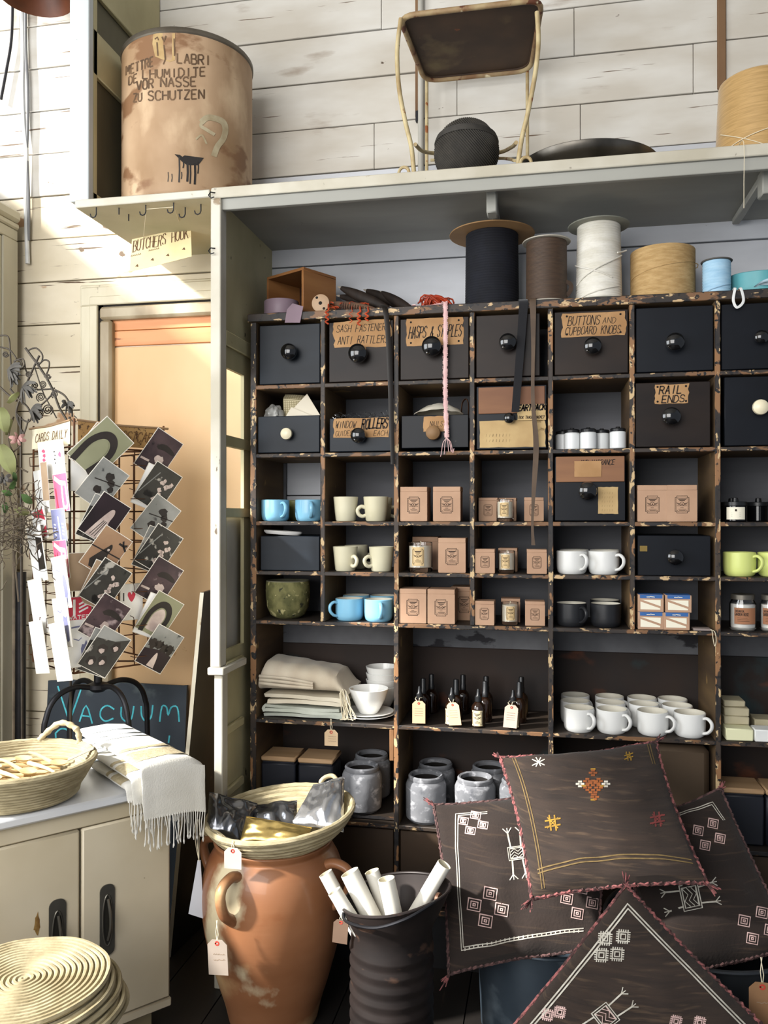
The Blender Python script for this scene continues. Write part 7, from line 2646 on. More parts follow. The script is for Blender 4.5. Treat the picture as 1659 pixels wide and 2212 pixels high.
M_twig = mat('grey_brown_twig', '#5c5142', '#443b30', sc=16, rough=0.9)
t = thing('dried_vine', 'tangle of dried vine with a few green leaves hanging left of the postcards', 'plant', (P(30, 1100, 2.50).x, 2.50, 0), world=True)
b = B()
rn = random.Random(31)
for k in range(95):
    cx, cy = rn.gauss(40, 26), rn.gauss(1142, 34)
    pts = []
    a = rn.uniform(0, 6.28)
    y_ = rn.uniform(2.44, 2.54)
    for j in range(7):
        pts.append(P(max(-10, cx), cy, y_ + rn.uniform(-0.01, 0.01)))
        a += rn.uniform(-0.9, 0.9)
        cx += 13 * math.cos(a)
        cy += 10 * math.sin(a)
    b.tube(smooth(pts, 3), rn.uniform(0.0008, 0.0022), 4)
for ln in ([(28, 1190), (30, 1120), (20, 1060), (36, 1000), (18, 950), (30, 900)], [(0, 1090), (20, 1050), (50, 1060), (62, 1045)], [(10, 960), (30, 1000), (60, 1020)], [(0, 1000), (20, 985), (46, 960)], [(5, 1180), (10, 1100), (4, 1020)], [(30, 1190), (40, 1300)]):
    b.tube(smooth([P(x, y, 2.50) for x, y in ln], 5), 0.003, 6)
q = P(30, 1190, 2.50)
b.tube([q, Vector((q.x, 2.50, 0.73))], 0.005, 6)
b.tube([Vector((q.x, 2.50, 0.73)), Vector((q.x, 2.50, 0.0))], 0.006, 6)
b.obj('stems', [M_twig], t)


def leaf(cx, cy, L_, w, a, m_, y_=2.47, fold=0.012):
    b = B()
    ct = P(cx, cy, y_)
    s_ = SC(cx, y_)
    d = Vector((math.cos(a), rn.uniform(-0.35, 0.35), -math.sin(a))).normalized()
    sd = d.cross(Vector((0, -1, 0))).normalized()
    b.grid(lambda u, v: ct + d * (L_ * s_ * u) + sd * (w * s_ * (v - 0.5) * math.sin(PI * min(0.97, u * 0.93 + 0.05)) ** 0.8) + Vector((0, fold * abs(v - 0.5) * 2 + 0.02 * u * u, 0)), 8, 4)
    b.obj('leaf', [m_], t)


for cx, cy, L_, w, a, m_ in ((28, 1020, 22, 14, 2.0, M_leafg), (44, 1068, 26, 18, 0.9, M_leafg), (8, 1085, 24, 16, 1.8, M_leafg), (30, 1100, 26, 18, 0.4, M_leafo), (2, 1060, 20, 14, 0.5, M_leafg), (0, 880, 60, 34, 1.3, M_leafo), (0, 960, 70, 40, 1.2, M_leafo), (22, 905, 40, 12, 2.2, M_leafo), (30, 1040, 30, 16, 2.6, M_leafg), (14, 870, 30, 16, -1.0, M_leafo)):
    leaf(cx, cy, L_, w, a, m_)
for cx, cy, m_ in ((38, 948, mat('dusty_pink_petal', '#a98079', '#8d6b66', sc=20, rough=0.8)), (8, 1035, M_petal)):
    b = B()
    for k in range(6):
        a = k * PI / 3 + 0.3
        pts = smooth([P(cx, cy, 2.45), P(cx + 10 * math.cos(a), cy + 8 * math.sin(a), 2.44), P(cx + 19 * math.cos(a), cy + 14 * math.sin(a), 2.455)], 3)
        b.tube(pts, [0.002 + 0.005 * math.sin(PI * (i + 0.3) / len(pts)) for i in range(len(pts))], 6, flat=0.4)
    b.obj('dried_flower', [m_], t)
# ================================================================ in front of the pigeonholes
def handle_tube(b, pts, r, flat=1.0, mi=0, n=7):
    q = smooth(pts, n)
    b.tube(q, r if not callable(r) else [r(i / (len(q) - 1)) for i in range(len(q))], 12, mi, flat=flat)


# --- earthenware urn
uc = Vector((XA(592, 2.39), 2.39, 0.0))
M_urn = mat('orange_earthenware', '#97694a', '#7f5234', sc=3.2, st=(1, 1, 1.8), lo=0.3, hi=0.7, rough=0.38, coat=0.15, spec=0.4, bump=0.06, bsc=12, bst=(1, 1, 8),
            chips=(('#bf9d72', 0.55, 3.6, (1, 1, 1.2), 0.14), ('#7a4526', 0.62, 3.4, (1, 1, 1.6), 0.12), ('#cdbf9e', 0.645, 4.2, (1, 1, 0.8), 0.07)))
t = thing('earthenware_urn', 'big orange earthenware urn with ear handles on the floor, a straw basket in its mouth', 'urn', uc, world=True)
b = B()
ks = 0.001398
prof = [(92, 0), (95, 0.008), (104, 0.06), (119, 0.125), (134, 0.20), (146, 0.27), (152, 0.335), (153, 0.39), (149, 0.435), (140, 0.475), (129, 0.502), (123, 0.514), (126, 0.526), (128, 0.535), (124, 0.539)]
prof = [(p.x, p.z) for p in smooth([(r * ks, 0, z) for r, z in prof], 4)]
inn = [(119 * ks, 0.536), (116 * ks, 0.514), (128 * ks, 0.47), (140 * ks, 0.40), (120 * ks, 0.2), (84 * ks, 0.015)]
b.lathe([(0, 0.0)] + prof + inn + [(0, 0.012)], uc, 72)
b.obj('body', [M_urn], t)
for az in (-105, -15, 75, 165):
    u = Vector((math.cos(R(az)), math.sin(R(az)), 0))
    b = B()
    o = lambda r, z: uc + u * r + Vector((0, 0, z))
    handle_tube(b, [o(0.178, 0.482), o(0.21, 0.494), o(0.250, 0.484), o(0.262, 0.455), o(0.245, 0.405), o(0.207, 0.372)], lambda f: 0.0165 - 0.004 * math.sin(PI * f), 1.25)
    b.obj('ear_handle', [M_urn], t)
# tags on the urn
hu = Vector((math.cos(R(-105)), math.sin(R(-105)), 0))
hang_tag('grey paper tag hanging from the front ear handle of the urn', uc + hu * 0.266 + Vector((0, -0.012, 0.405)), 0.056, 0.095, mat('grey_tag', '#a19488', '#938679', sc=9, rough=0.85), R(-3), 0.05, lines=2)

# --- the straw basket in its mouth, tilted, with foil pouches
bc = P(607, 1786, 2.385)
bc.z = 0.586
tilt = Matrix.Rotation(R(-4.5), 3, 'Y') @ Matrix.Rotation(R(3), 3, 'X')
t = thing('straw_basket', 'shallow straw basket holding metallic pouches, set in the mouth of the urn', 'basket', bc, world=True)
b = B()
prof = coil_profile([(0.02, -0.075), (0.10, -0.075), (0.150, -0.05), (0.195, -0.015), (0.222, 0.022)], 12)
inner = [(max(r - 0.011, 0.001), z + 0.008) for r, z in reversed(prof)]
b.lathe([(0, -0.077)] + prof + inner + [(0, -0.066)], bc, 72, 0, tilt)
b.obj('bowl', [M_straw], t)
b = B()
b.tube([bc + tilt @ Vector((0.218 * math.cos(2 * PI * k / 72), 0.218 * math.sin(2 * PI * k / 72), 0.026)) for k in range(72)], [0.0085 + 0.001 * (k % 2) for k in range(72)], 8, closed=True)
b.obj('rim', [M_straw], t)
b = B()
q = [P(693, 1690, 2.56), P(703, 1679, 2.57), P(718, 1676, 2.575), P(727, 1684, 2.57)]
b.tube(smooth([bc + tilt @ Vector((0.09, 0.20, 0.03))] + q + [bc + tilt @ Vector((0.15, 0.165, 0.03))], 7), 0.007, 10)
b.obj('rope_loop', [mat('rope_handle', '#c9b98f')], t)
b = B()
h_ = [P(446, 1800, 2.30), P(456, 1797, 2.27), P(470, 1802, 2.25), P(486, 1815, 2.22), P(500, 1826, 2.20)]
b.tube(smooth(h_, 6), 0.0085, 10)
for k in range(9):
    c = h_[1].lerp(h_[3], 0.15 + k * 0.09) + Vector((0, -0.002, 0.002))
    b.tube([c + Vector((0.003 * math.cos(a), 0.0105 * math.cos(a + 1.2), 0.0115 * math.sin(a))) for a in [2 * PI * j / 12 for j in range(12)]], 0.0016, 5, 1, closed=True)
b.obj('bound_handle', [mat('rope_handle', '#c9b98f'), M_string], t)
hang_tag('square pale tag hanging from the front of the pouch basket', P(504, 1816, 2.165), 0.050, 0.058, mat('pale_grey_tag', '#b8ada3', '#aca198', sc=9, rough=0.85), 0.0, 0.018, lines=0)

M_gun = mat('gunmetal_foil', '#85868a', '#5e5f63', sc=9, rough=0.2, metal=0.9, bump=0.2, bsc=9)
M_silv = mat('silver_foil', '#d0d1d4', '#a5a6a9', sc=7, rough=0.16, metal=0.9, bump=0.2, bsc=9)
M_gold = mat('gold_foil', '#c2aa6c', '#9c8650', sc=8, rough=0.25, metal=0.9, bump=0.2, bsc=9)


def pouch(label, q, th, m, seed, wr=0.012, puff=1.0):
    """a soft leather pouch between four corners (tl, tr, br, bl)"""
    tl, tr, br2, bl2 = q
    n = (tr - tl).cross(bl2 - tl).normalized()
    if n.y > 0:
        n = -n
    t = thing('pouch', label, 'pouch', (tl + tr + br2 + bl2) / 4, world=True, group='metallic leather pouches')
    b = B()
    for sg in (1, -1):
        def f(u, v):
            p = (tl.lerp(tr, u)).lerp(bl2.lerp(br2, u), v)
            e = (max(0, 16 * u * (1 - u) * v * (1 - v))) ** 0.45
            w = mnoise.noise(Vector((u * 3.2 + seed, v * 2.2, seed))) + 0.5 * mnoise.noise(Vector((u * 7 + seed, v * 5, 3)))
            return p + n * (sg * th * e * puff + wr * w * (0.35 + e))
        b.grid(f, 24, 20)
    b.obj('leather', [m], t)
    for k in range(2):
        b = B()
        a_, c_ = (tl, tr) if k == 0 else (bl2, br2)
        b.tube([a_.lerp(c_, i / 20) + n * (wr * (mnoise.noise(Vector((i / 20 * 3.2 + seed, k * 2.2, seed))) + 0.5 * mnoise.noise(Vector((i / 20 * 7 + seed, k * 5.0, 3)))) * 0.35) for i in range(21)], 0.0018, 6)
        b.obj('seam', [m], t)
    return t


pouch('tall silver pouch standing at the right of the urn basket', (P(676, 1696, 2.47), P(744, 1678, 2.50), P(742, 1796, 2.37), P(630, 1778, 2.36)), 0.016, M_silv, 1.3)
pouch('dark gunmetal pouch at the left of the urn basket', (P(452, 1712, 2.38), P(556, 1736, 2.42), P(524, 1822, 2.30), P(446, 1790, 2.28)), 0.020, M_gun, 4.1)
pouch('grey foil pouch lying in the middle of the urn basket', (P(540, 1740, 2.44), P(642, 1730, 2.46), P(640, 1800, 2.36), P(524, 1800, 2.35)), 0.018, M_gun, 7.7, puff=1.3)
pouch('gold foil pouch along the front of the urn basket', (P(532, 1764, 2.32), P(674, 1788, 2.31), P(656, 1826, 2.25), P(518, 1818, 2.26)), 0.012, M_gold, 9.2, 0.008)

# --- metal scuttle with paper rolls
sc_ = Vector((XA(846, 2.18), 2.18, 0))
M_scut = mat('rusty_dark_tin', '#2c2523', '#201b1a', sc=7, st=(1, 1, 2), rough=0.5, metal=0.35, chips=(('#4d3a30', 0.63, 9, (1, 1, 2), 0.05),))
t = thing('coal_scuttle', 'dark ribbed metal scuttle with a flared sloping mouth, holding paper rolls', 'bucket', sc_, world=True)
b = B()
r0 = 0.109
prof = [(0, 0.004), (r0 - 0.012, 0.004), (r0 - 0.010, 0.0), (r0, 0.004)]
z = 0.02
while z < 0.36:
    prof += [(r0, z), (r0 + 0.0035, z + 0.010), (r0 + 0.0035, z + 0.016), (r0, z + 0.026)]
    z += 0.036
n0 = len(prof)
prof += [(r0, 0.385), (r0 - 0.004, 0.402), (r0 + 0.005, 0.425), (r0 + 0.018, 0.46), (r0 + 0.024, 0.485), (r0 + 0.022, 0.487), (r0 + 0.014, 0.46), (r0, 0.425), (r0 - 0.012, 0.40), (r0 - 0.008, 0.30), (r0 - 0.008, 0.012), (0, 0.012)]


def slope(p, a):
    k = max(0.0, min(1.0, (p.z - 0.395) / 0.09))
    dx = p.x / (r0 + 0.02)
    s_ = 1 + k * (0.18 * max(0, dx) ** 2)
    return Vector((p.x * s_, p.y, p.z + k * (0.018 * dx + 0.010 * dx * abs(dx) + 0.006)))


b.lathe(prof, sc_, 64, 0, fn=slope)
b.obj('body', [M_scut], t)
rim = []
for i in range(64):
    a = 2 * PI * i / 64
    p = slope(Vector(((r0 + 0.023) * math.cos(a), (r0 + 0.023) * math.sin(a), 0.486)), a)
    rim.append(sc_ + p)
b = B()
b.tube(rim, 0.0042, 8, closed=True)
b.obj('rim', [M_scut], t)
b = B()
e1, e2 = sc_ + Vector((-0.119, -0.045, 0.465)), sc_ + Vector((0.13, -0.035, 0.505))
b.tube(smooth([e1, e1 + Vector((0.015, -0.045, -0.012)), sc_ + Vector((-0.02, -0.142, 0.468)), sc_ + Vector((0.06, -0.138, 0.495)), e2 + Vector((-0.01, -0.05, 0.01)), e2], 7), 0.0042, 8)
b.obj('bail_handle', [M_iron], t)
b = B()
for sg, e in ((-1, e1), (1, e2)):
    b.lathe([(0, -0.004), (0.016, -0.004), (0.016, 0.004), (0.006, 0.007), (0, 0.008)], e, 18, 0, Matrix.Rotation(R(70 * sg), 3, 'Z') @ Matrix.Rotation(R(90), 3, 'X'))
b.obj('ear', [mat('copper_brown_ear', '#5b3f30', rough=0.5, metal=0.5)], t)
hang_tag('small brown tag hanging from the left ear of the metal scuttle', e1 + Vector((-0.002, -0.022, -0.008)), 0.040, 0.062, mat('brown_grey_tag', '#6d5747', '#604c3e', sc=9, rough=0.85), R(4), 0.012, lines=0)
M_roll = mat('matt_white_paper', '#dcd9cf', '#d0ccc0', sc=4, rough=0.85)
M_rolli = mat('paper_inside', '#d2cbb4', rough=0.9)
g = 'paper rolls in the metal scuttle'
for i, (tx, ty, bx_, by, r_, dy, lab, art) in enumerate(((703, 1886, 762, 2010, 0.0195, 0.035, 'paper roll leaning furthest left at the back of the scuttle', 0), (722, 1925, 800, 2040, 0.0185, -0.055, 'paper roll leaning left at the front of the scuttle', 1),
                                                      (755, 1884, 826, 2030, 0.0255, -0.005, 'thick paper roll printed with a black drawing, third from the left', 2), (803, 1882, 850, 2030, 0.020, 0.045, 'paper roll with grey print behind the two thick ones', 1),
                                                      (834, 1898, 868, 2020, 0.0225, -0.035, 'plain paper roll standing upright right of the printed one', 0), (960, 1867, 872, 2030, 0.0195, 0.02, 'plain white paper roll leaning to the right by itself', 0))):
    y0 = sc_.y + dy
    a = P(tx, ty, y0 + 0.01)
    sl = (bx_ - tx) / (by - ty)
    fp = P(tx + sl * (2150 - ty), 2150, y0)
    foot = Vector((min(max(fp.x, sc_.x - 0.062), sc_.x + 0.062), sc_.y + max(-0.05, min(0.05, dy)), 0.235))
    d = (foot - a).normalized()
    t = thing('paper_roll', lab, 'paper roll', foot, world=True, group=g)
    zax = -d
    xax = Vector((0, -1, 0)).cross(zax).normalized()
    yax = zax.cross(xax)
    Mx = Matrix((xax, yax, zax)).transposed()
    L2 = (foot - a).length
    b = B()
    b.lathe([(r_ - 0.0018, 0.0), (r_, 0.0), (r_, L2 * 0.5), (r_, L2), (r_ - 0.0018, L2), (r_ - 0.002, 0.0)], foot, 32, M=Mx, mis=[0, 0, 0, 1, 1])
    # the loose edge of the sheet
    b.tube([foot + Mx @ Vector((r_ * 1.0 * math.cos(-1.0), r_ * math.sin(-1.0), L2 * k / 6)) for k in range(7)], 0.0011, 5)
    b.obj('sheet', [M_roll, M_rolli], t)
    if art:
        b = B()
        f = lambda x, y: foot + Mx @ Vector(((r_ + 0.0006) * math.cos(-PI / 2 - x / r_), (r_ + 0.0006) * math.sin(-PI / 2 - x / r_), L2 - y))
        rn = random.Random(i * 5)
        if art == 2:
            for ln in ([(-0.012, 0.05), (0.014, 0.075)], [(0.012, 0.05), (-0.010, 0.08)], [(0.022, 0.06), (0.012, 0.095), (-0.012, 0.10), (-0.026, 0.085)], [(-0.02, 0.12), (-0.022, 0.16), (-0.004, 0.178), (0.008, 0.15), (0.0, 0.125), (-0.008, 0.13), (-0.006, 0.15)], [(-0.012, 0.165), (-0.02, 0.185), (-0.004, 0.195)],
                       [(0.012, 0.12), (0.022, 0.14), (0.014, 0.17)], [(0.004, 0.13), (0.012, 0.135)]):
                b.stroke(smooth2(ln, 5) if len(ln) > 2 else ln, 0.0020, f, 0, 0.004)
        else:
            for k in range(9):
                x, y = rn.uniform(-0.014, 0.014), rn.uniform(0.03, 0.16)
                b.stroke(smooth2([(x, y), (x + rn.uniform(-0.008, 0.008), y + 0.01), (x + rn.uniform(-0.01, 0.01), y + 0.022)], 4), 0.0010, f, 0, 0.004)
        b.obj('printed_drawing', [mat('soft_black_print', '#5d5b57', rough=0.8)], t)


# --- tubs under the cushions
def tub(name, label, c, r0_, r1_, h, m, seg=64):
    t = thing(name, label, 'tub', c, world=True)
    b = B()
    prof = [(0, 0.006), (r0_ - 0.008, 0.006), (r0_, 0.0), (r0_ + 0.002, 0.006), (r0_ + (r1_ - r0_) * 0.5, h * 0.5), (r1_, h), (r1_ - 0.004, h), (r0_ + (r1_ - r0_) * 0.5 - 0.004, h * 0.5), (r0_ - 0.003, 0.014), (0, 0.014)]
    b.lathe(prof, c, seg)
    b.obj('wall', [m], t)
    b = B()
    b.tube([c + Vector((r1_ * math.cos(2 * PI * k / 64), r1_ * math.sin(2 * PI * k / 64), h)) for k in range(64)], 0.006, 8, closed=True)
    b.obj('rolled_rim', [m], t)
    return t


M_tub = mat('smoky_zinc', '#4a5661', '#36404a', sc=4, rough=0.42, metal=0.4, chips=(('#75828c', 0.58, 5, (1, 1, 1), 0.12), ('#a3adb3', 0.76, 12)))
tub('zinc_tub', 'smoky blue-grey zinc tub on the floor under the left cushion', Vector((XA(1168, 2.50), 2.50, 0)), 0.175, 0.19, 0.29, M_tub)
M_tub2 = mat('black_bucket_metal', '#2f3236', '#232629', sc=5, rough=0.4, metal=0.4)
tc_ = Vector((XA(1515, 2.29), 2.29, 0))
tt = tub('black_tub', 'black metal tub with a rolled rim at the right, holding a cushion', tc_, 0.20, 0.245, 0.44, M_tub2)
hang_tag('brown card tag on white string at the right edge, on the black tub', P(1646, 2068, 2.02), 0.058, 0.11, mat('dark_manila', '#8d6a4a', '#7e5d40', sc=9, rough=0.85), 0.0, 0.055, lines=1)

# --- embroidered cushions
M_kil = mat('dark_brown_kilim', '#271d18', '#1c1512', sc=5, st=(1, 1, 4), lo=0.3, hi=0.7, rough=0.95, bump=0.35, bsc=150, bst=(1, 1, 1), sheen=0.06, chips=(('#352920', 0.58, 12, (0.6, 0.6, 12), 0.12),))
M_kil2 = mat('worn_brown_kilim', '#30251e', '#231b17', sc=12, st=(0.5, 0.5, 9), lo=0.3, hi=0.7, rough=0.95, bump=0.35, bsc=150, sheen=0.06, chips=(('#44362a', 0.57, 9, (1.2, 1.2, 12), 0.14),))
M_ew = mat('silver_white_thread', '#b9b5aa', '#9c978c', sc=60, rough=0.9)
M_ep = mat('pale_pink_thread', '#c7aaa4', '#a98d88', sc=60, rough=0.9)
M_eo = mat('rust_orange_thread', '#84491f', '#6b391b', sc=60, rough=0.9)
M_ey = mat('ochre_thread', '#927024', '#765b20', sc=60, rough=0.9)
M_er = mat('dull_red_thread', '#6f2f2c', '#5a2725', sc=60, rough=0.9)
M_eg = mat('olive_gold_thread', '#6d5a37', '#574729', sc=60, rough=0.9)
M_braid = mat('pink_maroon_braid', '#86504f', '#3d2827', sc=70, lo=0.45, hi=0.55, rough=0.9)
M_braidd = mat('dark_maroon_braid', '#5d4341', '#3a2a29', sc=70, lo=0.45, hi=0.55, rough=0.9)


class Cushion:
    def __init__(s, name, label, q, th, m, seed, pull=0.05, braid=None, hidden=()):
        s.q, s.th, s.seed, s.pull = q, th, seed, pull
        tl, tr, br2, bl2 = q
        n = (tr - tl).cross(bl2 - tl)
        s.n = -n.normalized() if n.y > 0 else n.normalized()
        base = (bl2 + br2) / 2
        s.t = thing(name, label, 'cushion', base, world=True, group='dark embroidered cushions')
        b = B()
        b.grid(lambda u, v: s.f(u, v), 40, 40)
        b.grid(lambda u, v: s.f(u, v, -1), 24, 24)
        b.obj('cover', [m], s.t)
        # twisted braid round the edge
        b = B()
        ring = [s.f(k / 40, 0) for k in range(40)] + [s.f(1, k / 40) for k in range(40)] + [s.f(1 - k / 40, 1) for k in range(40)] + [s.f(0, 1 - k / 40) for k in range(40)]
        for ph in (0, PI):
            b.tube([p + s.n * (0.0035 * math.cos(k * 2.1 + ph)) + Vector((0.0035 * math.sin(k * 2.1 + ph), 0, 0.0035 * math.sin(k * 2.1 + ph))) for k, p in enumerate(ring)], 0.0034, 6, 0, closed=True)
        b.obj('braid', [braid or M_braidd], s.t)
        ctr = (tl + tr + br2 + bl2) / 4
        for k, c in enumerate(q):
            if k in hidden:
                continue
            b = B()
            d = (c - ctr).normalized()
            rn = random.Random(k + int(seed * 10))
            for j in range(10):
                e = d * rn.uniform(0.014, 0.03) + Vector((rn.uniform(-.012, .012), rn.uniform(-.012, .004), rn.uniform(-.014, .008)))
                b.tube([c - d * 0.004, c + e * 0.5, c + e], [0.003, 0.0022, 0.0014], 5)
            b.obj('tassel', [M_braid], s.t)
        s.E = {}
        s.cur = 0

    def f(s, u, v, side=1, off=0.0):
        tl, tr, br2, bl2 = s.q
        # edges are drawn in between the corners
        pu = s.pull * 4 * v * (1 - v)
        pv = s.pull * 4 * u * (1 - u)
        uu = u + pu * (0.5 - u) * 2 * 0.5
        vv = v + pv * (0.5 - v) * 2 * 0.5
        p = (tl.lerp(tr, uu)).lerp(bl2.lerp(br2, uu), vv)
        e = max(0.0, 16 * u * (1 - u) * v * (1 - v))
        e = e ** 0.42
        w = 0.010 * mnoise.noise(Vector((u * 3 + s.seed, v * 3, s.seed))) + 0.006 * mnoise.noise(Vector((u * 7, v * 7 + s.seed, 2)))
        edge = 0.012 * mnoise.noise(Vector((u * 4, v * 4, s.seed + 5)))
        cr = 0.006 * math.sin(9 * (u + v) + s.seed) * max(0, 1 - 5 * min(u, 1 - u, v, 1 - v)) if 0 < u < 1 and 0 < v < 1 else 0
        return p + s.n * (side * s.th * e + w * min(1, e * 1.5) + edge + cr * side * min(1, e * 2) + off)

    def inv(s, px, py):
        if not hasattr(s, 'tab'):
            s.tab = []
            for i in range(17):
                for j in range(17):
                    u, v = i / 16, j / 16
                    s.tab.append((proj(s.f(u, v)), u, v))
        _, u, v = min(((a[0] - px) ** 2 + (a[1] - py) ** 2, u, v) for a, u, v in s.tab)
        for _ in range(5):
            a = proj(s.f(u, v))
            h = 0.004
            bu, bv = proj(s.f(u + h, v)), proj(s.f(u, v + h))
            j11, j12, j21, j22 = (bu[0] - a[0]) / h, (bv[0] - a[0]) / h, (bu[1] - a[1]) / h, (bv[1] - a[1]) / h
            det = j11 * j22 - j12 * j21
            if abs(det) < 1e-6:
                break
            rx, ry = px - a[0], py - a[1]
            u = min(0.99, max(0.01, u + (rx * j22 - ry * j12) / det))
            v = min(0.99, max(0.01, v + (ry * j11 - rx * j21) / det))
        return u, v

    def pt(s, px, py):
        u, v = s.inv(px, py)
        return s.f(u, v, 1, 0.0016)

    def sew(s, m, lines, w, uv=False, step=None):
        if uv:
            s.cur += 1
        k = (m.name, s.cur)
        if k not in s.E:
            s.E[k] = (m, B())
        fn = (lambda x, y: s.f(x, y, 1, 0.0016)) if uv else s.pt
        for ln in lines:
            s.E[k][1].stroke(ln, w, fn, 0, step)

    def done(s):
        for m, b in s.E.values():
            b.obj('embroidery', [m], s.t)

    def diamonds(s, m, cx, cy, r, sp, a=0.0, sk=(1, 1)):
        for dx, dy in ((0, -1), (1, 0), (0, 1), (-1, 0)):
            ox = cx + sp * (dx * math.cos(a) - dy * math.sin(a)) * sk[0]
            oy = cy + sp * (dx * math.sin(a) + dy * math.cos(a)) * sk[1]
            s.cur += 1
            for k in (1.0, 0.55, 0.18):
                pts = [(ox + r * k * c_[0] * sk[0], oy + r * k * c_[1] * sk[1]) for c_ in ((-0.75, -0.95), (0.95, -0.6), (0.75, 0.95), (-0.95, 0.6), (-0.75, -0.95))]
                s.sew(m, [pts], 2.6)

    def comb(s, m, cx, cy, r, a=0.0):
        """a square with teeth all round"""
        s.cur += 1
        rot = lambda x, y: (cx + x * math.cos(a) - y * math.sin(a), cy + x * math.sin(a) + y * math.cos(a))
        for k in (0.75, 0.4):
            s.sew(m, [[rot(-r * k, -r * k), rot(r * k, -r * k), rot(r * k, r * k), rot(-r * k, r * k), rot(-r * k, -r * k)]], 3.2)
        for i in range(5):
            o = -0.75 * r + 0.375 * r * i
            for x0, y0, x1, y1 in ((o, -r * .75, o, -r * 1.12), (o, r * .75, o, r * 1.12), (-r * .75, o, -r * 1.12, o), (r * .75, o, r * 1.12, o)):
                s.sew(m, [[rot(x0, y0), rot(x1, y1)]], 2.6)

    def creature(s, m, m2, cx, cy, hw, hh, a=0.0, arm=1.0):
        s.cur += 1
        rot = lambda x, y: (cx + x * math.cos(a) - y * math.sin(a), cy + x * math.sin(a) + y * math.cos(a))
        for k in (1.0, 0.78):
            s.sew(m, [[rot(-hw * k, -hh * k), rot(hw * k, -hh * k), rot(hw * k, hh * k), rot(-hw * k, hh * k), rot(-hw * k, -hh * k)]], 2.6)
        for i in range(4):
            x = -hw * 0.7 + hw * 0.47 * i
            s.sew(m2, [[rot(x, -hh * .7), rot(min(hw * .7, x + hw * .47), -hh * 0.2), rot(x, hh * .25), rot(min(hw * .7, x + hw * .47), hh * .7)]], 1.8)
        for sx in (-1, 1):
            for sy in (-1, 1):
                e = (sx * (hw + 34 * arm), sy * hh * 0.75)
                s.sew(m, [[rot(sx * hw, sy * hh * 0.62), rot(*e)]], 3.6)
                for dy in (-9, 0, 9):
                    s.sew(m, [[rot(*e), rot(e[0] + sx * 11, e[1] + dy)]], 2.2)


ck2 = Cushion('cushion', 'dark brown cushion with pale diamonds and a white border, leaning left behind the top one', (P(936, 1738, 2.50), P(1330, 1690, 2.53), P(1292, 2052, 2.25), P(970, 2106, 2.22)), 0.060, M_kil, 1.7, 0.05, hidden=(1,))
B2 = ck2
for d in (0.0, 0.014):
    B2.sew(M_ew, [[(0.30, 0.095 + d), (0.12 + d, 0.085 + d), (0.095 + d, 0.30), (0.092 + d, 0.6), (0.095 + d, 0.90 - d), (0.3, 0.915 - d), (0.6, 0.91 - d), (0.9, 0.90 - d)]], 0.006, True, 0.03)
for k in range(26):
    B2.sew(M_ew, [[(0.12 + 0.030 * k, 0.905), (0.12 + 0.030 * k, 0.895)]], 0.008, True)
B2.diamonds(M_ep, 1022, 1778, 11, 20, R(15), (1.1, 0.85))
B2.diamonds(M_ep, 1054, 1960, 16, 30, R(10))
B2.diamonds(M_ep, 1252, 1946, 14, 28, R(10))
B2.creature(M_ew, M_ew, 1116, 1843, 14, 18, R(82), 0.9)
B2.done()
ck3 = Cushion('cushion', 'dark brown cushion with pale diamonds standing in the black tub at the right', (P(1330, 1790, 2.47), P(1556, 1706, 2.52), P(1720, 2050, 2.28), P(1430, 2120, 2.16)), 0.055, M_kil, 3.3, 0.03, hidden=(0, 3))
for d in (0.0, 0.016):
    ck3.sew(M_ew, [[(0.35, 0.075 + d), (0.60, 0.085 + d), (0.88 - d, 0.085 + d), (0.915 - d, 0.22)]], 0.007, True, 0.03)
ck3.diamonds(M_ep, 1532, 1803, 12, 25, R(20))
ck3.diamonds(M_ep, 1636, 2000, 14, 30, R(20))
ck3.creature(M_ew, M_ew, 1492, 1938, 20, 28, R(-12), 0.9)
ck3.done()
ck1 = Cushion('cushion', 'brown cushion with a central orange cross motif, topmost of the pile', (P(1080, 1636, 2.44), P(1417, 1604, 2.46), P(1528, 1908, 2.17), P(1148, 1942, 2.14)), 0.066, M_kil2, 5.1, 0.06, M_braid)
for d in (0.0, 0.016):
    ck1.sew(M_eg, [[(0.075 + d, 0.03), (0.075 + d, 0.5), (0.07 + d, 0.97)]], 0.006, True, 0.03)
    ck1.sew(M_eg, [[(0.06, 0.865 + d * 1.4), (0.35, 0.85 + d * 1.4), (0.65, 0.85 + d * 1.4), (0.96, 0.875 + d * 1.4)]], 0.008, True, 0.03)
    ck1.sew(M_eg, [[(0.955 - d, 0.03), (0.955 - d, 0.2)]], 0.006, True, 0.03)
ck1.cur += 1
for dx, dy in ((0, -22), (0, 0), (0, 20), (-12, 10), (12, 10), (-12, -4), (12, -4), (-28, 2), (28, 2), (4, 30)):
    c_ = M_ew if abs(dx) == 28 else M_eo
    for sx, sy in ((-5, 0), (5, 0), (0, -5), (0, 5)):
        ck1.sew(c_, [[(1281 + dx + sx - 3, 1692 + dy + sy), (1281 + dx + sx + 3, 1692 + dy + sy)]], 4.2)
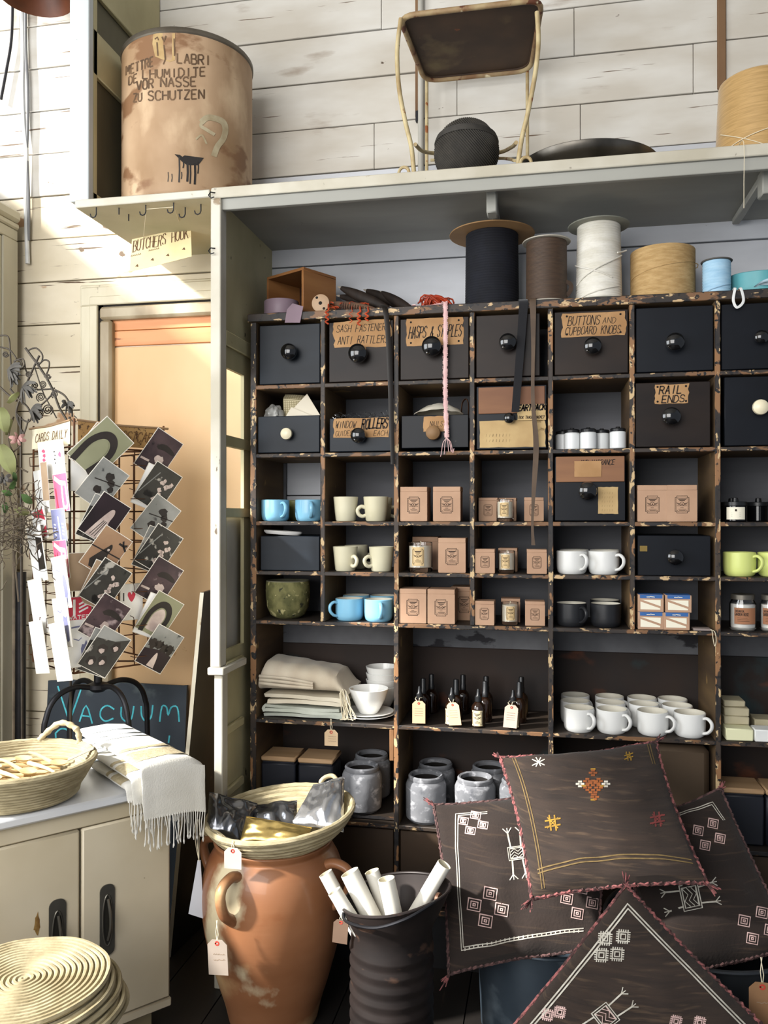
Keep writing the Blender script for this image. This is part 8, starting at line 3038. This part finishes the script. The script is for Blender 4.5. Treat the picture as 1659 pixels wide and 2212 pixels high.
for dx, dy in ((-20, 6), (20, 6), (0, -30), (0, 36)):
    ck1.cur += 1
    ck1.sew(M_ey, [[(1281 + dx - 4, 1692 + dy), (1281 + dx + 4, 1692 + dy)]], 4)
ck1.cur += 1
for ln in ([(1150, 1641), (1176, 1653)], [(1150, 1654), (1176, 1641)], [(1158, 1637), (1168, 1655)], [(1168, 1637), (1158, 1656)]):
    ck1.sew(M_ew, [ln], 2.4)


def hashm(m, cx, cy, r, w):
    ck1.cur += 1
    for o in (-0.35, 0.35):
        ck1.sew(m, [[(cx - r, cy + o * r * 1.2 + 3), (cx + r, cy + o * r * 1.2 - 3)], [(cx + o * r - 2, cy - r), (cx + o * r + 2, cy + r)]], w)
    ck1.sew(m, [[(cx - r * .7, cy - r * .7), (cx + r * .7, cy + r * .7)], [(cx - r * .7, cy + r * .7), (cx + r * .7, cy - r * .7)]], w * 0.7)


hashm(M_ey, 1194, 1778, 16, 3.4)
hashm(M_er, 1420, 1770, 15, 3.4)
hashm(M_ey, 1358, 1634, 9, 2.2)
ck1.done()
ck4 = Cushion('cushion', 'worn brown cushion standing on its corner at the front, toothed squares embroidered on it', (P(1351, 1912, 2.02), P(1668, 2236, 1.93), P(1400, 2570, 1.80), P(1088, 2240, 1.90)), 0.066, M_kil2, 8.4, 0.02, M_braid, hidden=(1, 2))
for d in (0.0, 0.016):
    ck4.sew(M_ew, [[(0.97, 0.06 + d), (0.5, 0.055 + d), (0.06 + d, 0.06 + d), (0.052 + d, 0.5), (0.055 + d, 0.95)]], 0.008, True, 0.025)
for cx, cy in ((1307, 2027), (1346, 2023), (1299, 2063), (1333, 2061)):
    ck4.comb(M_ew, cx, cy, 13, R(4))
for cx, cy in ((1183, 2192), (1209, 2186), (1460, 2206), (1511, 2208)):
    ck4.comb(M_ep, cx, cy, 11, R(12))
ck4.creature(M_ew, M_ep, 1308, 2196, 20, 24, R(-38), 1.1)
ck4.done()

for o in list(COL.objects):
    if '_org' in o:
        del o['_org']
